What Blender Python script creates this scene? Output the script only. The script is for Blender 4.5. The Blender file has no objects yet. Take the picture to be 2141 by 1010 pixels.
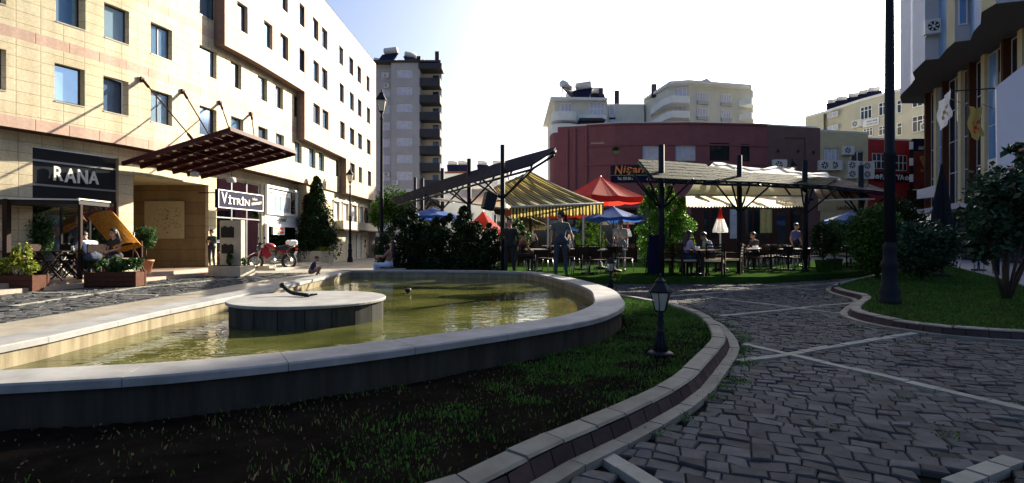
import bpy, math, random
import numpy as np
from mathutils import Vector, Matrix
R = math.radians
random.seed(7); rng = np.random.default_rng(7)
S = bpy.context.scene
COL = S.collection

# ---------------------------------------------------------------- camera
EYE, F, CX, CY = 1.2, 1100.0, 1070.5, 505.0
cam = bpy.data.cameras.new('camera'); cam_o = bpy.data.objects.new('camera', cam); COL.objects.link(cam_o)
cam.sensor_width = 36; cam.lens = 36*F/2141; cam.clip_start = .05; cam.clip_end = 2000
cam_o.location = (0, 0, EYE); cam_o.rotation_euler = (R(90), 0, 0)
S.camera = cam_o
# ---------------------------------------------------------------- sky and sun
SUN_AZ, SUN_EL = 40.0, 23.0          # azimuth from +Y towards +X
w = bpy.data.worlds.new('World'); S.world = w; w.use_nodes = True
nt = w.node_tree; nt.nodes.clear()
sky = nt.nodes.new('ShaderNodeTexSky'); sky.sky_type = 'NISHITA'; sky.sun_disc = False
sky.sun_elevation = R(SUN_EL); sky.sun_rotation = R(SUN_AZ); sky.dust_density = 5.0; sky.air_density = .7; sky.ozone_density = 3.0
bg = nt.nodes.new('ShaderNodeBackground'); bg.inputs[1].default_value = .075
wo = nt.nodes.new('ShaderNodeOutputWorld'); nt.links.new(sky.outputs[0], bg.inputs[0]); nt.links.new(bg.outputs[0], wo.inputs[0])
sl = bpy.data.lights.new('sun', 'SUN'); sl.energy = 5.0; sl.angle = R(.5); sl.color = (1, .89, .72)
so = bpy.data.objects.new('sun', sl); COL.objects.link(so)
_a, _e = R(SUN_AZ), R(SUN_EL)
sdir = Vector((math.sin(_a)*math.cos(_e), math.cos(_a)*math.cos(_e), math.sin(_e)))
so.rotation_euler = sdir.to_track_quat('Z', 'Y').to_euler(); so.location = sdir*60
S.view_settings.view_transform = 'Standard'; S.view_settings.look = 'None'; S.view_settings.gamma = 1
S.view_settings.exposure = 1.85
S.render.resolution_x = 1024; S.render.resolution_y = 483

# ---------------------------------------------------------------- helpers
def P(px, py, D): return Vector(((px-CX)*D/F, D, EYE+(CY-py)*D/F))
def G(px, py, z=0.):                                   # the point at height z seen at a pixel
    D = (EYE-z)*F/(py-CY); return Vector(((px-CX)*D/F, D, z))
def Q(px, D, z=0.): return Vector(((px-CX)*D/F, D, z))
def V(*a): return Vector(a)

def tag(o, label=None, cat=None, group=None, kind=None):
    if label: o['label'] = label
    if cat: o['category'] = cat
    if group: o['group'] = group
    if kind: o['kind'] = kind
    return o
def thing(name, label, cat, loc=(0,0,0), rz=0, group=None):
    o = bpy.data.objects.new(name, None); COL.objects.link(o); o.empty_display_size = .2
    o.location = loc; o.rotation_euler = (0, 0, rz)
    return tag(o, label, cat, group)
def children(o): return [c for c in bpy.data.objects if c.parent == o]
def copy_thing(o, loc=None, rz=None, label=None, group=None, sc=None):
    kids = {}
    for c in bpy.data.objects:
        if c.parent: kids.setdefault(c.parent.name, []).append(c)
    def rec(s, par):
        c = s.copy(); COL.objects.link(c); c.parent = par
        for k in kids.get(s.name, []): rec(k, c)
        return c
    r = rec(o, None)
    if loc is not None: r.location = loc
    if rz is not None: r.rotation_euler = (0, 0, rz)
    if label: r['label'] = label
    if group: r['group'] = group
    if sc: r.scale = (sc, sc, sc)
    return r

class MB:
    def __init__(s): s.v = []; s.f = []; s.m = []; s.s = []
    def add(s, vs, fs, m=0, sm=False):
        b = len(s.v); s.v += [tuple(x) for x in vs]
        for f in fs: s.f.append(tuple(i+b for i in f)); s.m.append(m); s.s.append(sm)
        return s
    def quad(s, a, b, c, d, m=0): return s.add([a, b, c, d], [(0, 1, 2, 3)], m)
    def ob(s, O, u, v, w_, m=0):                        # oriented box: corner and three edge vectors
        O, u, v, w_ = Vector(O), Vector(u), Vector(v), Vector(w_)
        p = [O, O+u, O+u+v, O+v, O+w_, O+u+w_, O+u+v+w_, O+v+w_]
        return s.add(p, [(0,3,2,1),(4,5,6,7),(0,1,5,4),(1,2,6,5),(2,3,7,6),(3,0,4,7)], m)
    def box(s, c, d, rz=0, m=0, ch=0, rx=0, ry=0):           # centred box
        M = Matrix.Rotation(rz, 3, 'Z') @ Matrix.Rotation(ry, 3, 'Y') @ Matrix.Rotation(rx, 3, 'X')
        c = Vector(c); dx, dy, dz = [q/2 for q in d]
        if ch <= 0:
            u, v, w_ = M @ V(2*dx,0,0), M @ V(0,2*dy,0), M @ V(0,0,2*dz)
            return s.ob(c-(u+v+w_)/2, u, v, w_, m)
        vs = []; fs = []
        for (zz, k) in ((-dz, ch), (-dz+ch, 0), (dz-ch, 0), (dz, ch)):
            ax, ay = dx-k, dy-k; e = min(ch, .4*min(dx, dy))
            for (x, y) in ((-ax+e,-ay),(ax-e,-ay),(ax,-ay+e),(ax,ay-e),(ax-e,ay),(-ax+e,ay),(-ax,ay-e),(-ax,-ay+e)):
                vs.append(c + M @ V(x, y, zz))
        for r in range(3):
            for i in range(8):
                j = (i+1) % 8; fs.append((r*8+i, r*8+j, r*8+8+j, r*8+8+i))
        fs.append(tuple(range(7, -1, -1))); fs.append(tuple(range(24, 32)))
        return s.add(vs, fs, m)
    def prism(s, poly, z0, z1, m=0, top=True, bot=True, mt=None):
        n = len(poly); vs = [(p[0], p[1], z0) for p in poly]+[(p[0], p[1], z1) for p in poly]
        s.add(vs, [(i, (i+1) % n, n+(i+1) % n, n+i) for i in range(n)], m)
        b = len(s.v)-2*n
        if top: s.f.append(tuple(range(b+n, b+2*n))); s.m.append(m if mt is None else mt); s.s.append(False)
        if bot: s.f.append(tuple(range(b+n-1, b-1, -1))); s.m.append(m); s.s.append(False)
        return s
    def tube(s, pts, r, n=8, m=0, cap=True, sm=True):
        pts = [Vector(p) for p in pts]
        if not hasattr(r, '__len__'): r = [r]*len(pts)
        vs = []; fs = []; prev = None
        for i, p in enumerate(pts):
            t = (pts[min(i+1, len(pts)-1)]-pts[max(i-1, 0)]).normalized()
            a = prev if prev is not None else (V(0,0,1) if abs(t.z) < .9 else V(1,0,0))
            x = (a - t*a.dot(t)).normalized(); prev = x; y = t.cross(x)
            for k in range(n):
                an = 2*math.pi*k/n; vs.append(p+(x*math.cos(an)+y*math.sin(an))*r[i])
        for i in range(len(pts)-1):
            for k in range(n):
                j = (k+1) % n; fs.append((i*n+k, i*n+j, (i+1)*n+j, (i+1)*n+k))
        if cap: fs.append(tuple(range(n-1, -1, -1))); fs.append(tuple((len(pts)-1)*n+k for k in range(n)))
        return s.add(vs, fs, m, sm)
    def lathe(s, prof, c=(0,0,0), n=16, m=0, sm=True, rot=0, sy=1):
        vs = []; fs = []; k = len(prof)
        for (r, z) in prof:
            for i in range(n):
                a = rot+2*math.pi*i/n; vs.append((c[0]+r*math.cos(a), c[1]+sy*r*math.sin(a), c[2]+z))
        for q in range(k-1):
            for i in range(n):
                j = (i+1) % n; fs.append((q*n+i, q*n+j, (q+1)*n+j, (q+1)*n+i))
        fs.append(tuple(range(n-1, -1, -1))); fs.append(tuple((k-1)*n+i for i in range(n)))
        return s.add(vs, fs, m, sm)
    def ball(s, c, r, m=0, n=10, sc=(1,1,1), M=None):
        vs = []; fs = []; h = n//2+1
        for i in range(h+1):
            ph = math.pi*i/h
            for j in range(n):
                th = 2*math.pi*j/n
                q = V(r*sc[0]*math.sin(ph)*math.cos(th), r*sc[1]*math.sin(ph)*math.sin(th), r*sc[2]*math.cos(ph))
                if M is not None: q = M @ q
                vs.append(Vector(c)+q)
        for i in range(h):
            for j in range(n):
                k = (j+1) % n
                fs.append((i*n+j, (i+1)*n+j, (i+1)*n+k, i*n+k))
        return s.add(vs, fs, m, True)
    def cap(s, a, b, r0, r1, n=10):                      # tapered capsule
        a, b = Vector(a), Vector(b); t = (b-a); L = t.length or 1e-4; t = t/L
        pts = []; rr = []
        for k in (80, 50, 20): pts.append(a-t*r0*math.sin(R(k))); rr.append(r0*math.cos(R(k)))
        pts += [a, b]; rr += [r0, r1]
        for k in (20, 50, 80): pts.append(b+t*r1*math.sin(R(k))); rr.append(r1*math.cos(R(k)))
        return s.tube(pts, rr, n)
    def torus(s, c, Rr, r, axis='Y', n=24, k=8, m=0):
        pts = []
        c = Vector(c); vs = []; fs = []
        for i in range(n):
            a = 2*math.pi*i/n
            for j in range(k):
                b = 2*math.pi*j/k; q = Rr+r*math.cos(b)
                x, z, y = q*math.cos(a), q*math.sin(a), r*math.sin(b)
                vs.append(c+(V(x, y, z) if axis == 'Y' else V(x, z, y)))
        for i in range(n):
            for j in range(k):
                i2, j2 = (i+1) % n, (j+1) % k
                fs.append((i*k+j, i2*k+j, i2*k+j2, i*k+j2))
        return s.add(vs, fs, m, True)
    def build(s, name, mats, parent=None, world=False):
        me = bpy.data.meshes.new(name)
        vs = s.v
        if world and parent is not None:
            q = parent
            off = Vector((0,0,0))
            while q is not None: off += Vector(q.location); q = q.parent
            vs = [(a[0]-off.x, a[1]-off.y, a[2]-off.z) for a in vs]
        me.from_pydata(vs, [], s.f)
        if not isinstance(mats, (list, tuple)): mats = [mats]
        for q in mats: me.materials.append(q)
        me.polygons.foreach_set('material_index', s.m); me.polygons.foreach_set('use_smooth', s.s)
        me.update()
        o = bpy.data.objects.new(name, me); COL.objects.link(o); o.parent = parent
        return o
def struct(name, mb, mats): return tag(mb.build(name, mats), kind='structure')

# ---------------------------------------------------------------- materials
def newmat(name):
    m = bpy.data.materials.new(name); m.use_nodes = True
    return m, m.node_tree, m.node_tree.nodes['Principled BSDF']
def mat(name, c, rough=.7, var=.25, sc=6, bump=.0, bsc=None, metal=0, spec=.4, c2=None, trans=0, island=0, emit=0):
    m, t, b = newmat(name); L = t.links.new
    tc = t.nodes.new('ShaderNodeTexCoord')
    n = t.nodes.new('ShaderNodeTexNoise'); n.inputs['Scale'].default_value = sc; n.inputs['Detail'].default_value = 6; n.inputs['Roughness'].default_value = .65
    L(tc.outputs['Object'], n.inputs['Vector'])
    rp = t.nodes.new('ShaderNodeValToRGB'); rp.color_ramp.elements[0].position = .3; rp.color_ramp.elements[1].position = .7
    d = c2 or tuple(x*(1-var) for x in c); u = tuple(min(1, x*(1+var*.6)) for x in c)
    rp.color_ramp.elements[0].color = (*d, 1); rp.color_ramp.elements[1].color = (*(c if c2 else u), 1)
    L(n.outputs[0], rp.inputs[0]); src = rp.outputs[0]
    if island:
        g = t.nodes.new('ShaderNodeNewGeometry'); mr = t.nodes.new('ShaderNodeMapRange')
        mr.inputs[3].default_value = 1-island; mr.inputs[4].default_value = 1+island
        L(g.outputs['Random Per Island'], mr.inputs[0])
        mx = t.nodes.new('ShaderNodeVectorMath'); mx.operation = 'SCALE'
        L(src, mx.inputs[0]); L(mr.outputs[0], mx.inputs['Scale']); src = mx.outputs[0]
    L(src, b.inputs['Base Color'])
    b.inputs['Roughness'].default_value = rough; b.inputs['Metallic'].default_value = metal; b.inputs['Specular IOR Level'].default_value = spec
    if trans: b.inputs['Transmission Weight'].default_value = trans
    if bump:
        n2 = t.nodes.new('ShaderNodeTexNoise'); n2.inputs['Scale'].default_value = bsc or sc*5; n2.inputs['Detail'].default_value = 5
        L(tc.outputs['Object'], n2.inputs['Vector'])
        bp = t.nodes.new('ShaderNodeBump'); bp.inputs['Strength'].default_value = min(1, bump*8); bp.inputs['Distance'].default_value = bump
        L(n2.outputs[0], bp.inputs['Height']); L(bp.outputs[0], b.inputs['Normal'])
    if emit:
        b.inputs['Emission Color'].default_value = (*c, 1); b.inputs['Emission Strength'].default_value = emit
    return m
def leafmat(name, dark, light, rough=.55, tr=.25):
    m, t, b = newmat(name); L = t.links.new
    g = t.nodes.new('ShaderNodeNewGeometry'); tc = t.nodes.new('ShaderNodeTexCoord')
    n = t.nodes.new('ShaderNodeTexNoise'); n.inputs['Scale'].default_value = 2.5; L(tc.outputs['Object'], n.inputs['Vector'])
    ad = t.nodes.new('ShaderNodeMath'); ad.operation = 'ADD'; L(g.outputs['Random Per Island'], ad.inputs[0]); L(n.outputs[0], ad.inputs[1])
    rp = t.nodes.new('ShaderNodeValToRGB'); rp.color_ramp.elements[0].position = .35; rp.color_ramp.elements[1].position = 1.0
    mu = t.nodes.new('ShaderNodeMath'); mu.operation = 'MULTIPLY'; mu.inputs[1].default_value = .66; L(ad.outputs[0], mu.inputs[0]); L(mu.outputs[0], rp.inputs[0])
    rp.color_ramp.elements[0].color = (*dark, 1); rp.color_ramp.elements[1].color = (*light, 1)
    L(rp.outputs[0], b.inputs['Base Color']); b.inputs['Roughness'].default_value = rough; b.inputs['Specular IOR Level'].default_value = .15
    tb = t.nodes.new('ShaderNodeBsdfTranslucent'); L(rp.outputs[0], tb.inputs[0])
    mx = t.nodes.new('ShaderNodeMixShader'); mx.inputs[0].default_value = tr; L(b.outputs[0], mx.inputs[1]); L(tb.outputs[0], mx.inputs[2])
    L(mx.outputs[0], t.nodes['Material Output'].inputs[0])
    return m
def stonemat(name, c, c2, bw=.47, bh=.3, mort=(.40,.34,.22), ax=('Y','Z'), msz=.012, rough=.6, sc=14, off=0, mo=0., spec=.08):
    m, t, b = newmat(name); L = t.links.new
    tc = t.nodes.new('ShaderNodeTexCoord'); sp = t.nodes.new('ShaderNodeSeparateXYZ'); cb = t.nodes.new('ShaderNodeCombineXYZ')
    g = t.nodes.new('ShaderNodeNewGeometry')
    L(g.outputs['Position'], sp.inputs[0]); L(sp.outputs[ax[0]], cb.inputs[0]); L(sp.outputs[ax[1]], cb.inputs[1])
    br = t.nodes.new('ShaderNodeTexBrick'); br.offset = off; br.squash = 1
    br.inputs['Scale'].default_value = 1; br.inputs['Brick Width'].default_value = bw; br.inputs['Row Height'].default_value = bh
    br.inputs['Mortar Size'].default_value = msz; br.inputs['Mortar Smooth'].default_value = .3; br.inputs['Bias'].default_value = mo
    br.inputs['Color1'].default_value = (*c, 1); br.inputs['Color2'].default_value = (*c2, 1); br.inputs['Mortar'].default_value = (*mort, 1)
    L(cb.outputs[0], br.inputs[0])
    n = t.nodes.new('ShaderNodeTexNoise'); n.inputs['Scale'].default_value = sc; n.inputs['Detail'].default_value = 7; n.inputs['Roughness'].default_value = .7
    L(tc.outputs['Object'], n.inputs['Vector'])
    mr = t.nodes.new('ShaderNodeMapRange'); mr.inputs[1].default_value = .3; mr.inputs[2].default_value = .7; mr.inputs[3].default_value = .8; mr.inputs[4].default_value = 1.12
    L(n.outputs[0], mr.inputs[0])
    n3 = t.nodes.new('ShaderNodeTexNoise'); n3.inputs['Scale'].default_value = .7; n3.inputs['Detail'].default_value = 3; L(tc.outputs['Object'], n3.inputs['Vector'])
    mp3 = t.nodes.new('ShaderNodeMapping'); mp3.inputs['Scale'].default_value = (3, 3, .45); L(tc.outputs['Object'], mp3.inputs[0]); L(mp3.outputs[0], n3.inputs['Vector']); n3.inputs['Detail'].default_value = 6
    mr3 = t.nodes.new('ShaderNodeMapRange'); mr3.inputs[1].default_value = .32; mr3.inputs[2].default_value = .62; mr3.inputs[3].default_value = .80; mr3.inputs[4].default_value = 1.08
    L(n3.outputs[0], mr3.inputs[0]); m3 = t.nodes.new('ShaderNodeMath'); m3.operation = 'MULTIPLY'; L(mr.outputs[0], m3.inputs[0]); L(mr3.outputs[0], m3.inputs[1])
    mx = t.nodes.new('ShaderNodeVectorMath'); mx.operation = 'SCALE'; L(br.outputs['Color'], mx.inputs[0]); L(m3.outputs[0], mx.inputs['Scale'])
    L(mx.outputs[0], b.inputs['Base Color']); b.inputs['Roughness'].default_value = rough; b.inputs['Specular IOR Level'].default_value = spec
    bp = t.nodes.new('ShaderNodeBump'); bp.inputs['Strength'].default_value = .6; bp.inputs['Distance'].default_value = .01; bp.invert = True
    L(br.outputs['Fac'], bp.inputs['Height']); L(bp.outputs[0], b.inputs['Normal'])
    return m
def glassmat(name, tint=(.9,.95,1), refl=.12, rough=.02):
    m = bpy.data.materials.new(name); m.use_nodes = True; t = m.node_tree; t.nodes.clear(); L = t.links.new
    tr = t.nodes.new('ShaderNodeBsdfTransparent'); tr.inputs[0].default_value = (*tint, 1)
    gl = t.nodes.new('ShaderNodeBsdfGlossy'); gl.inputs['Roughness'].default_value = rough
    lw = t.nodes.new('ShaderNodeFresnel'); lw.inputs[0].default_value = 1.5
    ad = t.nodes.new('ShaderNodeMath'); ad.operation = 'ADD'; ad.inputs[1].default_value = refl; L(lw.outputs[0], ad.inputs[0])
    mx = t.nodes.new('ShaderNodeMixShader'); o = t.nodes.new('ShaderNodeOutputMaterial')
    L(ad.outputs[0], mx.inputs[0]); L(tr.outputs[0], mx.inputs[1]); L(gl.outputs[0], mx.inputs[2]); L(mx.outputs[0], o.inputs[0])
    return m
M = {}
M['stone'] = stonemat('sand_stone', (.60,.53,.37), (.56,.48,.32))
M['stone2'] = stonemat('rose_stone', (.47,.365,.28), (.44,.335,.25), bw=.6, bh=.3, mort=(.42,.3,.2), msz=.006)
M['band'] = stonemat('pink_band_stone', (.52,.37,.29), (.48,.34,.265), bw=.7, bh=5, mort=(.3,.16,.1))
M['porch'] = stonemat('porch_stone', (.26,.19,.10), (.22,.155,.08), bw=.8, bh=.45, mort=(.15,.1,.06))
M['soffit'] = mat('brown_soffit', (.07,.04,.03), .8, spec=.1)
M['winglass'] = mat('coated_window_glass', (.30,.52,.78), .06, .05, 2, metal=.75, spec=.8)
M['winglass2'] = mat('pale_reflecting_glass', (.42,.62,.8), .08, .1, 2, metal=.6, spec=.8)
M['winglass3'] = mat('dark_window_glass', (.10,.16,.26), .1, .2, 2, metal=.5, spec=.6)
M['cyp'] = leafmat('cypress_leaves', (.02,.085,.008), (.20,.40,.05))
M['winframe'] = mat('dark_window_frame', (.035,.025,.025), .4)
M['white'] = mat('white_paint', (.78,.78,.76), .5, .06)
M['offwhite'] = mat('off_white', (.6,.57,.5), .7, .12)
M['black'] = mat('black_paint', (.010,.010,.012), .6, .2, spec=.25)
M['iron'] = mat('dark_cast_iron', (.012,.014,.02), .65, .3, 20, .002, spec=.12)
M['darkwood'] = mat('dark_wood', (.025,.012,.008), .7, .4, 12, spec=.15)
M['wood'] = mat('brown_wood', (.075,.03,.018), .7, .35, 14, spec=.1)
M['dkglass'] = mat('dark_glass', (.02,.025,.03), .06, .1, 2, spec=.7)
M['glass'] = glassmat('shop_glass')
M['marble'] = mat('worn_marble', (.45,.40,.30), .5, .18, 5, .002, 60)
M['rim'] = mat('fountain_rim_stone', (.24,.24,.235), .7, .3, 3, .002, 90, spec=.2)
M['fwall'] = None
M['conc'] = mat('grey_concrete', (.33,.31,.27), .85, .2, 4, .003, 60)
M['strip'] = mat('worn_pavement', (.22,.2,.17), .8, .22, 3, .003, 50)
M['soil'] = mat('dark_soil', (.009,.0075,.006), 1, .5, 5, .02, 30, spec=0)
M['grass'] = leafmat('grass_blades', (.010,.038,.007), (.07,.17,.025))
M['grassd'] = leafmat('dry_grass_blades', (.05,.04,.02), (.22,.17,.08))
M['lawn'] = mat('lawn_ground', (.022,.045,.010), 1, .5, 4, .02, 40, spec=0, c2=(.03,.028,.012))
M['carpet'] = mat('green_carpet', (.026,.056,.012), 1., .3, 5, spec=0)
M['kerb_l'] = mat('light_kerb_stone', (.17,.165,.14), .85, .25, 6, .004, 50, island=.12, spec=.1)
M['kerb_d'] = mat('dark_kerb_brick', (.055,.038,.038), .9, .3, 8, .004, 50, island=.2, spec=.05)
M['slab'] = mat('pale_strip_stone', (.22,.22,.19), .9, .22, 8, .003, 60, island=.12, spec=.1)
M['cob'] = mat('basalt_cobble', (.066,.067,.068), .9, .35, 9, .012, 26, island=.35, spec=.06)
M['joint'] = mat('cobble_joint_soil', (.022,.02,.014), 1, .4, 5, .01, 60, spec=0)
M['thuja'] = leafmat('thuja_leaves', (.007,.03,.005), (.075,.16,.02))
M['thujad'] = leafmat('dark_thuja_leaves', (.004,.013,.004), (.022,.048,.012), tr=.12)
M['leaf'] = leafmat('shrub_leaves', (.012,.04,.012), (.09,.17,.05))
M['leafy'] = leafmat('yellow_green_leaves', (.07,.10,.012), (.36,.40,.06))
M['rose'] = leafmat('rose_leaves', (.008,.028,.012), (.045,.085,.045), .4, .15)
M['bark'] = mat('bark', (.05,.035,.025), .9, .4, 10, .01, 40)
M['flower'] = mat('faded_rose', (.45,.2,.16), .7)
M['terracotta'] = mat('terracotta', (.38,.17,.09), .8)
M['red'] = mat('red_plaster', (.22,.08,.085), .85, .16, 1.2, .003, 40)
M['red2'] = mat('crimson_plaster', (.33,.018,.022), .8, .14, 1.5)
M['brownp'] = mat('brown_plaster', (.15,.09,.085), .85, .14, 1.5)
M['beige'] = mat('beige_plaster', (.5,.45,.27), .85, .12, 1.5)
M['pale'] = mat('pale_plaster', (.60,.60,.52), .9, .1, .8)
M['paler'] = mat('pale_balcony', (.74,.76,.72), .9, .08, .8)
M['tower'] = mat('grey_plaster', (.38,.37,.37), .9, .12, .5)
M['towerd'] = mat('charcoal_balcony', (.035,.035,.045), .8)
M['curtain'] = mat('curtained_window', (.5,.52,.6), .3, .25, 3)
M['rtile'] = mat('roof_tile', (.16,.05,.03), .8, .3, 5)
M['grp'] = mat('grey_painted_wall', (.40,.42,.45), .8, .1, .8)
M['grpl'] = mat('light_painted_wall', (.62,.63,.66), .8, .08, .8)
M['bluep'] = mat('blue_bay_cladding', (.12,.24,.42), .5, .15, 1)
M['blueg'] = mat('blue_glass', (.12,.27,.52), .15, .1, 2, spec=.7)
M['skin'] = mat('skin', (.42,.22,.14), .5, .06)
M['hair'] = mat('black_hair', (.012,.009,.008), .5)
M['metalg'] = mat('grey_metal', (.35,.35,.36), .35, .1, metal=.8)
M['acw'] = mat('air_conditioner_white', (.6,.6,.57), .5, .1)
M['cream0'] = mat('cream_canvas', (.92,.84,.64), .85, .12, 2)
M['canvasw0'] = mat('white_canvas', (.88,.88,.88), .85, .08, 2)
M['maroon'] = mat('maroon_steel', (.055,.012,.012), .6, .2, spec=.15)
M['yst0'] = mat('yellow_stripe_canvas', (.44,.34,.10), .85, .1, 6)
M['dst0'] = mat('dark_stripe_canvas', (.035,.035,.02), .85, .1)
M['redc0'] = mat('red_canvas', (.55,.04,.025), .75, .12)
M['bluec0'] = mat('blue_canvas', (.03,.10,.38), .75, .12)
M['slate'] = mat('slate_slat_roof', (.016,.018,.032), .9, .3, 8, spec=.1)
M['orange'] = mat('orange_letters', (.75,.23,.05), .5, .05)
M['navy'] = mat('navy_sign_board', (.010,.011,.035), .7, .1, spec=.08)
M['silver'] = mat('silver_letters', (.72,.7,.66), .35, .05)
M['litter'] = mat('dry_leaf', (.07,.05,.028), .8, .5, 30, island=.5)
M['rubber'] = mat('black_rubber', (.012,.012,.012), .7)
M['mred'] = mat('red_motorcycle_paint', (.22,.006,.016), .25, .05, spec=.6)
def canvas(k, tr):
    src = M[k+'0']; m = src; t = m.node_tree; b = t.nodes['Principled BSDF']; tb = t.nodes.new('ShaderNodeBsdfTranslucent'); mx = t.nodes.new('ShaderNodeMixShader'); mx.inputs[0].default_value = tr
    t.links.new(b.inputs['Base Color'].links[0].from_socket, tb.inputs[0]); t.links.new(b.outputs[0], mx.inputs[1]); t.links.new(tb.outputs[0], mx.inputs[2]); t.links.new(mx.outputs[0], t.nodes['Material Output'].inputs[0]); M[k] = m
for _k, _t in (('cream',.75),('canvasw',.7),('yst',.45),('dst',.2),('redc',.5),('bluec',.4)): canvas(_k, _t)
# ---------------------------------------------------------------- generic builders
def wall(mb, f, s0, s1, z0, z1, holes, depth=.2, m=0, mfn=None, zex=(), sex=(), mrev=None, off=0):
    Ss = sorted(set([s0, s1]+[x for x in sex if s0 < x < s1]+[h[0] for h in holes]+[h[1] for h in holes]))
    Zs = sorted(set([z0, z1]+[z for z in zex if z0 < z < z1]+[h[2] for h in holes]+[h[3] for h in holes]))
    Ss = [x for x in Ss if s0-1e-6 <= x <= s1+1e-6]; Zs = [x for x in Zs if z0-1e-6 <= x <= z1+1e-6]
    for i in range(len(Ss)-1):
        for j in range(len(Zs)-1):
            sc, zc = (Ss[i]+Ss[i+1])/2, (Zs[j]+Zs[j+1])/2
            if any(h[0] < sc < h[1] and h[2] < zc < h[3] for h in holes): continue
            mb.quad(f(Ss[i], off, Zs[j]), f(Ss[i+1], off, Zs[j]), f(Ss[i+1], off, Zs[j+1]), f(Ss[i], off, Zs[j+1]), mfn(zc) if mfn else m)
    mr = m if mrev is None else mrev
    for (a, b, c, d) in [h[:4] for h in holes]:
        e = off-depth
        mb.quad(f(a, off, c), f(a, e, c), f(a, e, d), f(a, off, d), mr); mb.quad(f(b, off, c), f(b, off, d), f(b, e, d), f(b, e, c), mr)
        mb.quad(f(a, off, c), f(b, off, c), f(b, e, c), f(a, e, c), mr); mb.quad(f(a, off, d), f(a, e, d), f(b, e, d), f(b, off, d), mr)
def flat(O, u, n):
    O, u, n = Vector(O), Vector(u).normalized(), Vector(n).normalized()
    return lambda s, off, z: O+u*s+n*off+V(0, 0, z)
def window(par, A, B, z0, z1, n, fm, gm, cols=1, rows=1, fr=.05, name='window', d=.04, rail=None, gname='pane', tilt=0):
    """A, B: the lower corners (z ignored); frame is the part, its glass the sub-part"""
    A, B = Vector((A[0], A[1], z0)), Vector((B[0], B[1], z0)); u = (B-A); L = u.length; u.normalize()
    n = Vector(n).normalized(); H = z1-z0; up = V(0, 0, 1)
    mb = MB(); dn = n*d
    mb.ob(A, u*L, dn, up*fr); mb.ob(A+up*(H-fr), u*L, dn, up*fr)
    mb.ob(A+up*fr, u*fr, dn, up*(H-2*fr)); mb.ob(A+up*fr+u*(L-fr), u*fr, dn, up*(H-2*fr))
    for i in range(1, cols): mb.ob(A+up*fr+u*(L*i/cols-fr/2), u*fr, dn, up*(H-2*fr))
    seg = (L-2*fr)
    for zz in ([H*i/rows for i in range(1, rows)] if rail is None else [H*rail]):
        xs = [fr]+[L*i/cols+fr/2 for i in range(1, cols)]; xe = [L*i/cols-fr/2 for i in range(1, cols)]+[L-fr]
        for a, b in zip(xs, xe): mb.ob(A+up*(zz-fr/2)+u*(a), u*(b-a), dn*.9, up*fr)
    w_ = mb.build(name, fm, par, True)
    g = MB().ob(A+u*fr*.5+up*fr*.5+n*d*.3, u*(L-fr), n*d*.2, up*(H-fr))
    g.build(gname, gm, w_, False) if par is None else _bw(g, gname, gm, w_, par)
    return w_
def _bw(mb, name, m, par, root):
    q = root; off = V(0, 0, 0)
    while q is not None: off += Vector(q.location); q = q.parent
    mb.v = [(a[0]-off.x, a[1]-off.y, a[2]-off.z) for a in mb.v]
    return mb.build(name, m, par)
_txt = {}
def textmesh(s, bold=False, shear=0.):
    cu = bpy.data.curves.new('t', 'FONT'); cu.body = s; cu.size = 1; cu.extrude = .0; cu.shear = shear; cu.resolution_u = 2
    if bold: cu.offset = .018
    o = bpy.data.objects.new('t', cu); COL.objects.link(o)
    dg = bpy.context.evaluated_depsgraph_get(); me = bpy.data.meshes.new_from_object(o.evaluated_get(dg))
    vs = [v.co.copy() for v in me.vertices]; fs = [tuple(p.vertices) for p in me.polygons]
    bpy.data.objects.remove(o); bpy.data.curves.remove(cu); bpy.data.meshes.remove(me)
    return vs, fs
def text(par, s, O, u, v, m, name='lettering', depth=.02, bold=False, shear=0., world=True, mb_out=None):
    """fit a word into the parallelogram O, O+u, O+v, raised by depth along u x v"""
    vs, fs = textmesh(s, bold, shear); u, v, O = Vector(u), Vector(v), Vector(O)
    x0, x1 = min(a.x for a in vs), max(a.x for a in vs); y0, y1 = min(a.y for a in vs), max(a.y for a in vs)
    n = u.cross(v).normalized()*depth
    fr = [O+u*((a.x-x0)/(x1-x0))+v*((a.y-y0)/(y1-y0))+n for a in vs]; bk = [p-n*.95 for p in fr]; N = len(fr)
    mb = mb_out or MB(); mb.add(fr+bk, fs+[tuple(i+N for i in reversed(f)) for f in fs])
    ed = {}
    for f in fs:
        for i in range(len(f)): a, b = f[i], f[(i+1) % len(f)]; ed[(a, b)] = ed.get((a, b), 0)+1
    mb.add(fr+bk, [(a, b+0, b+N, a+N)[::-1] for (a, b) in ed if (b, a) not in ed])
    if mb_out: return None
    return mb.build(name, m, par, world)

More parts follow.
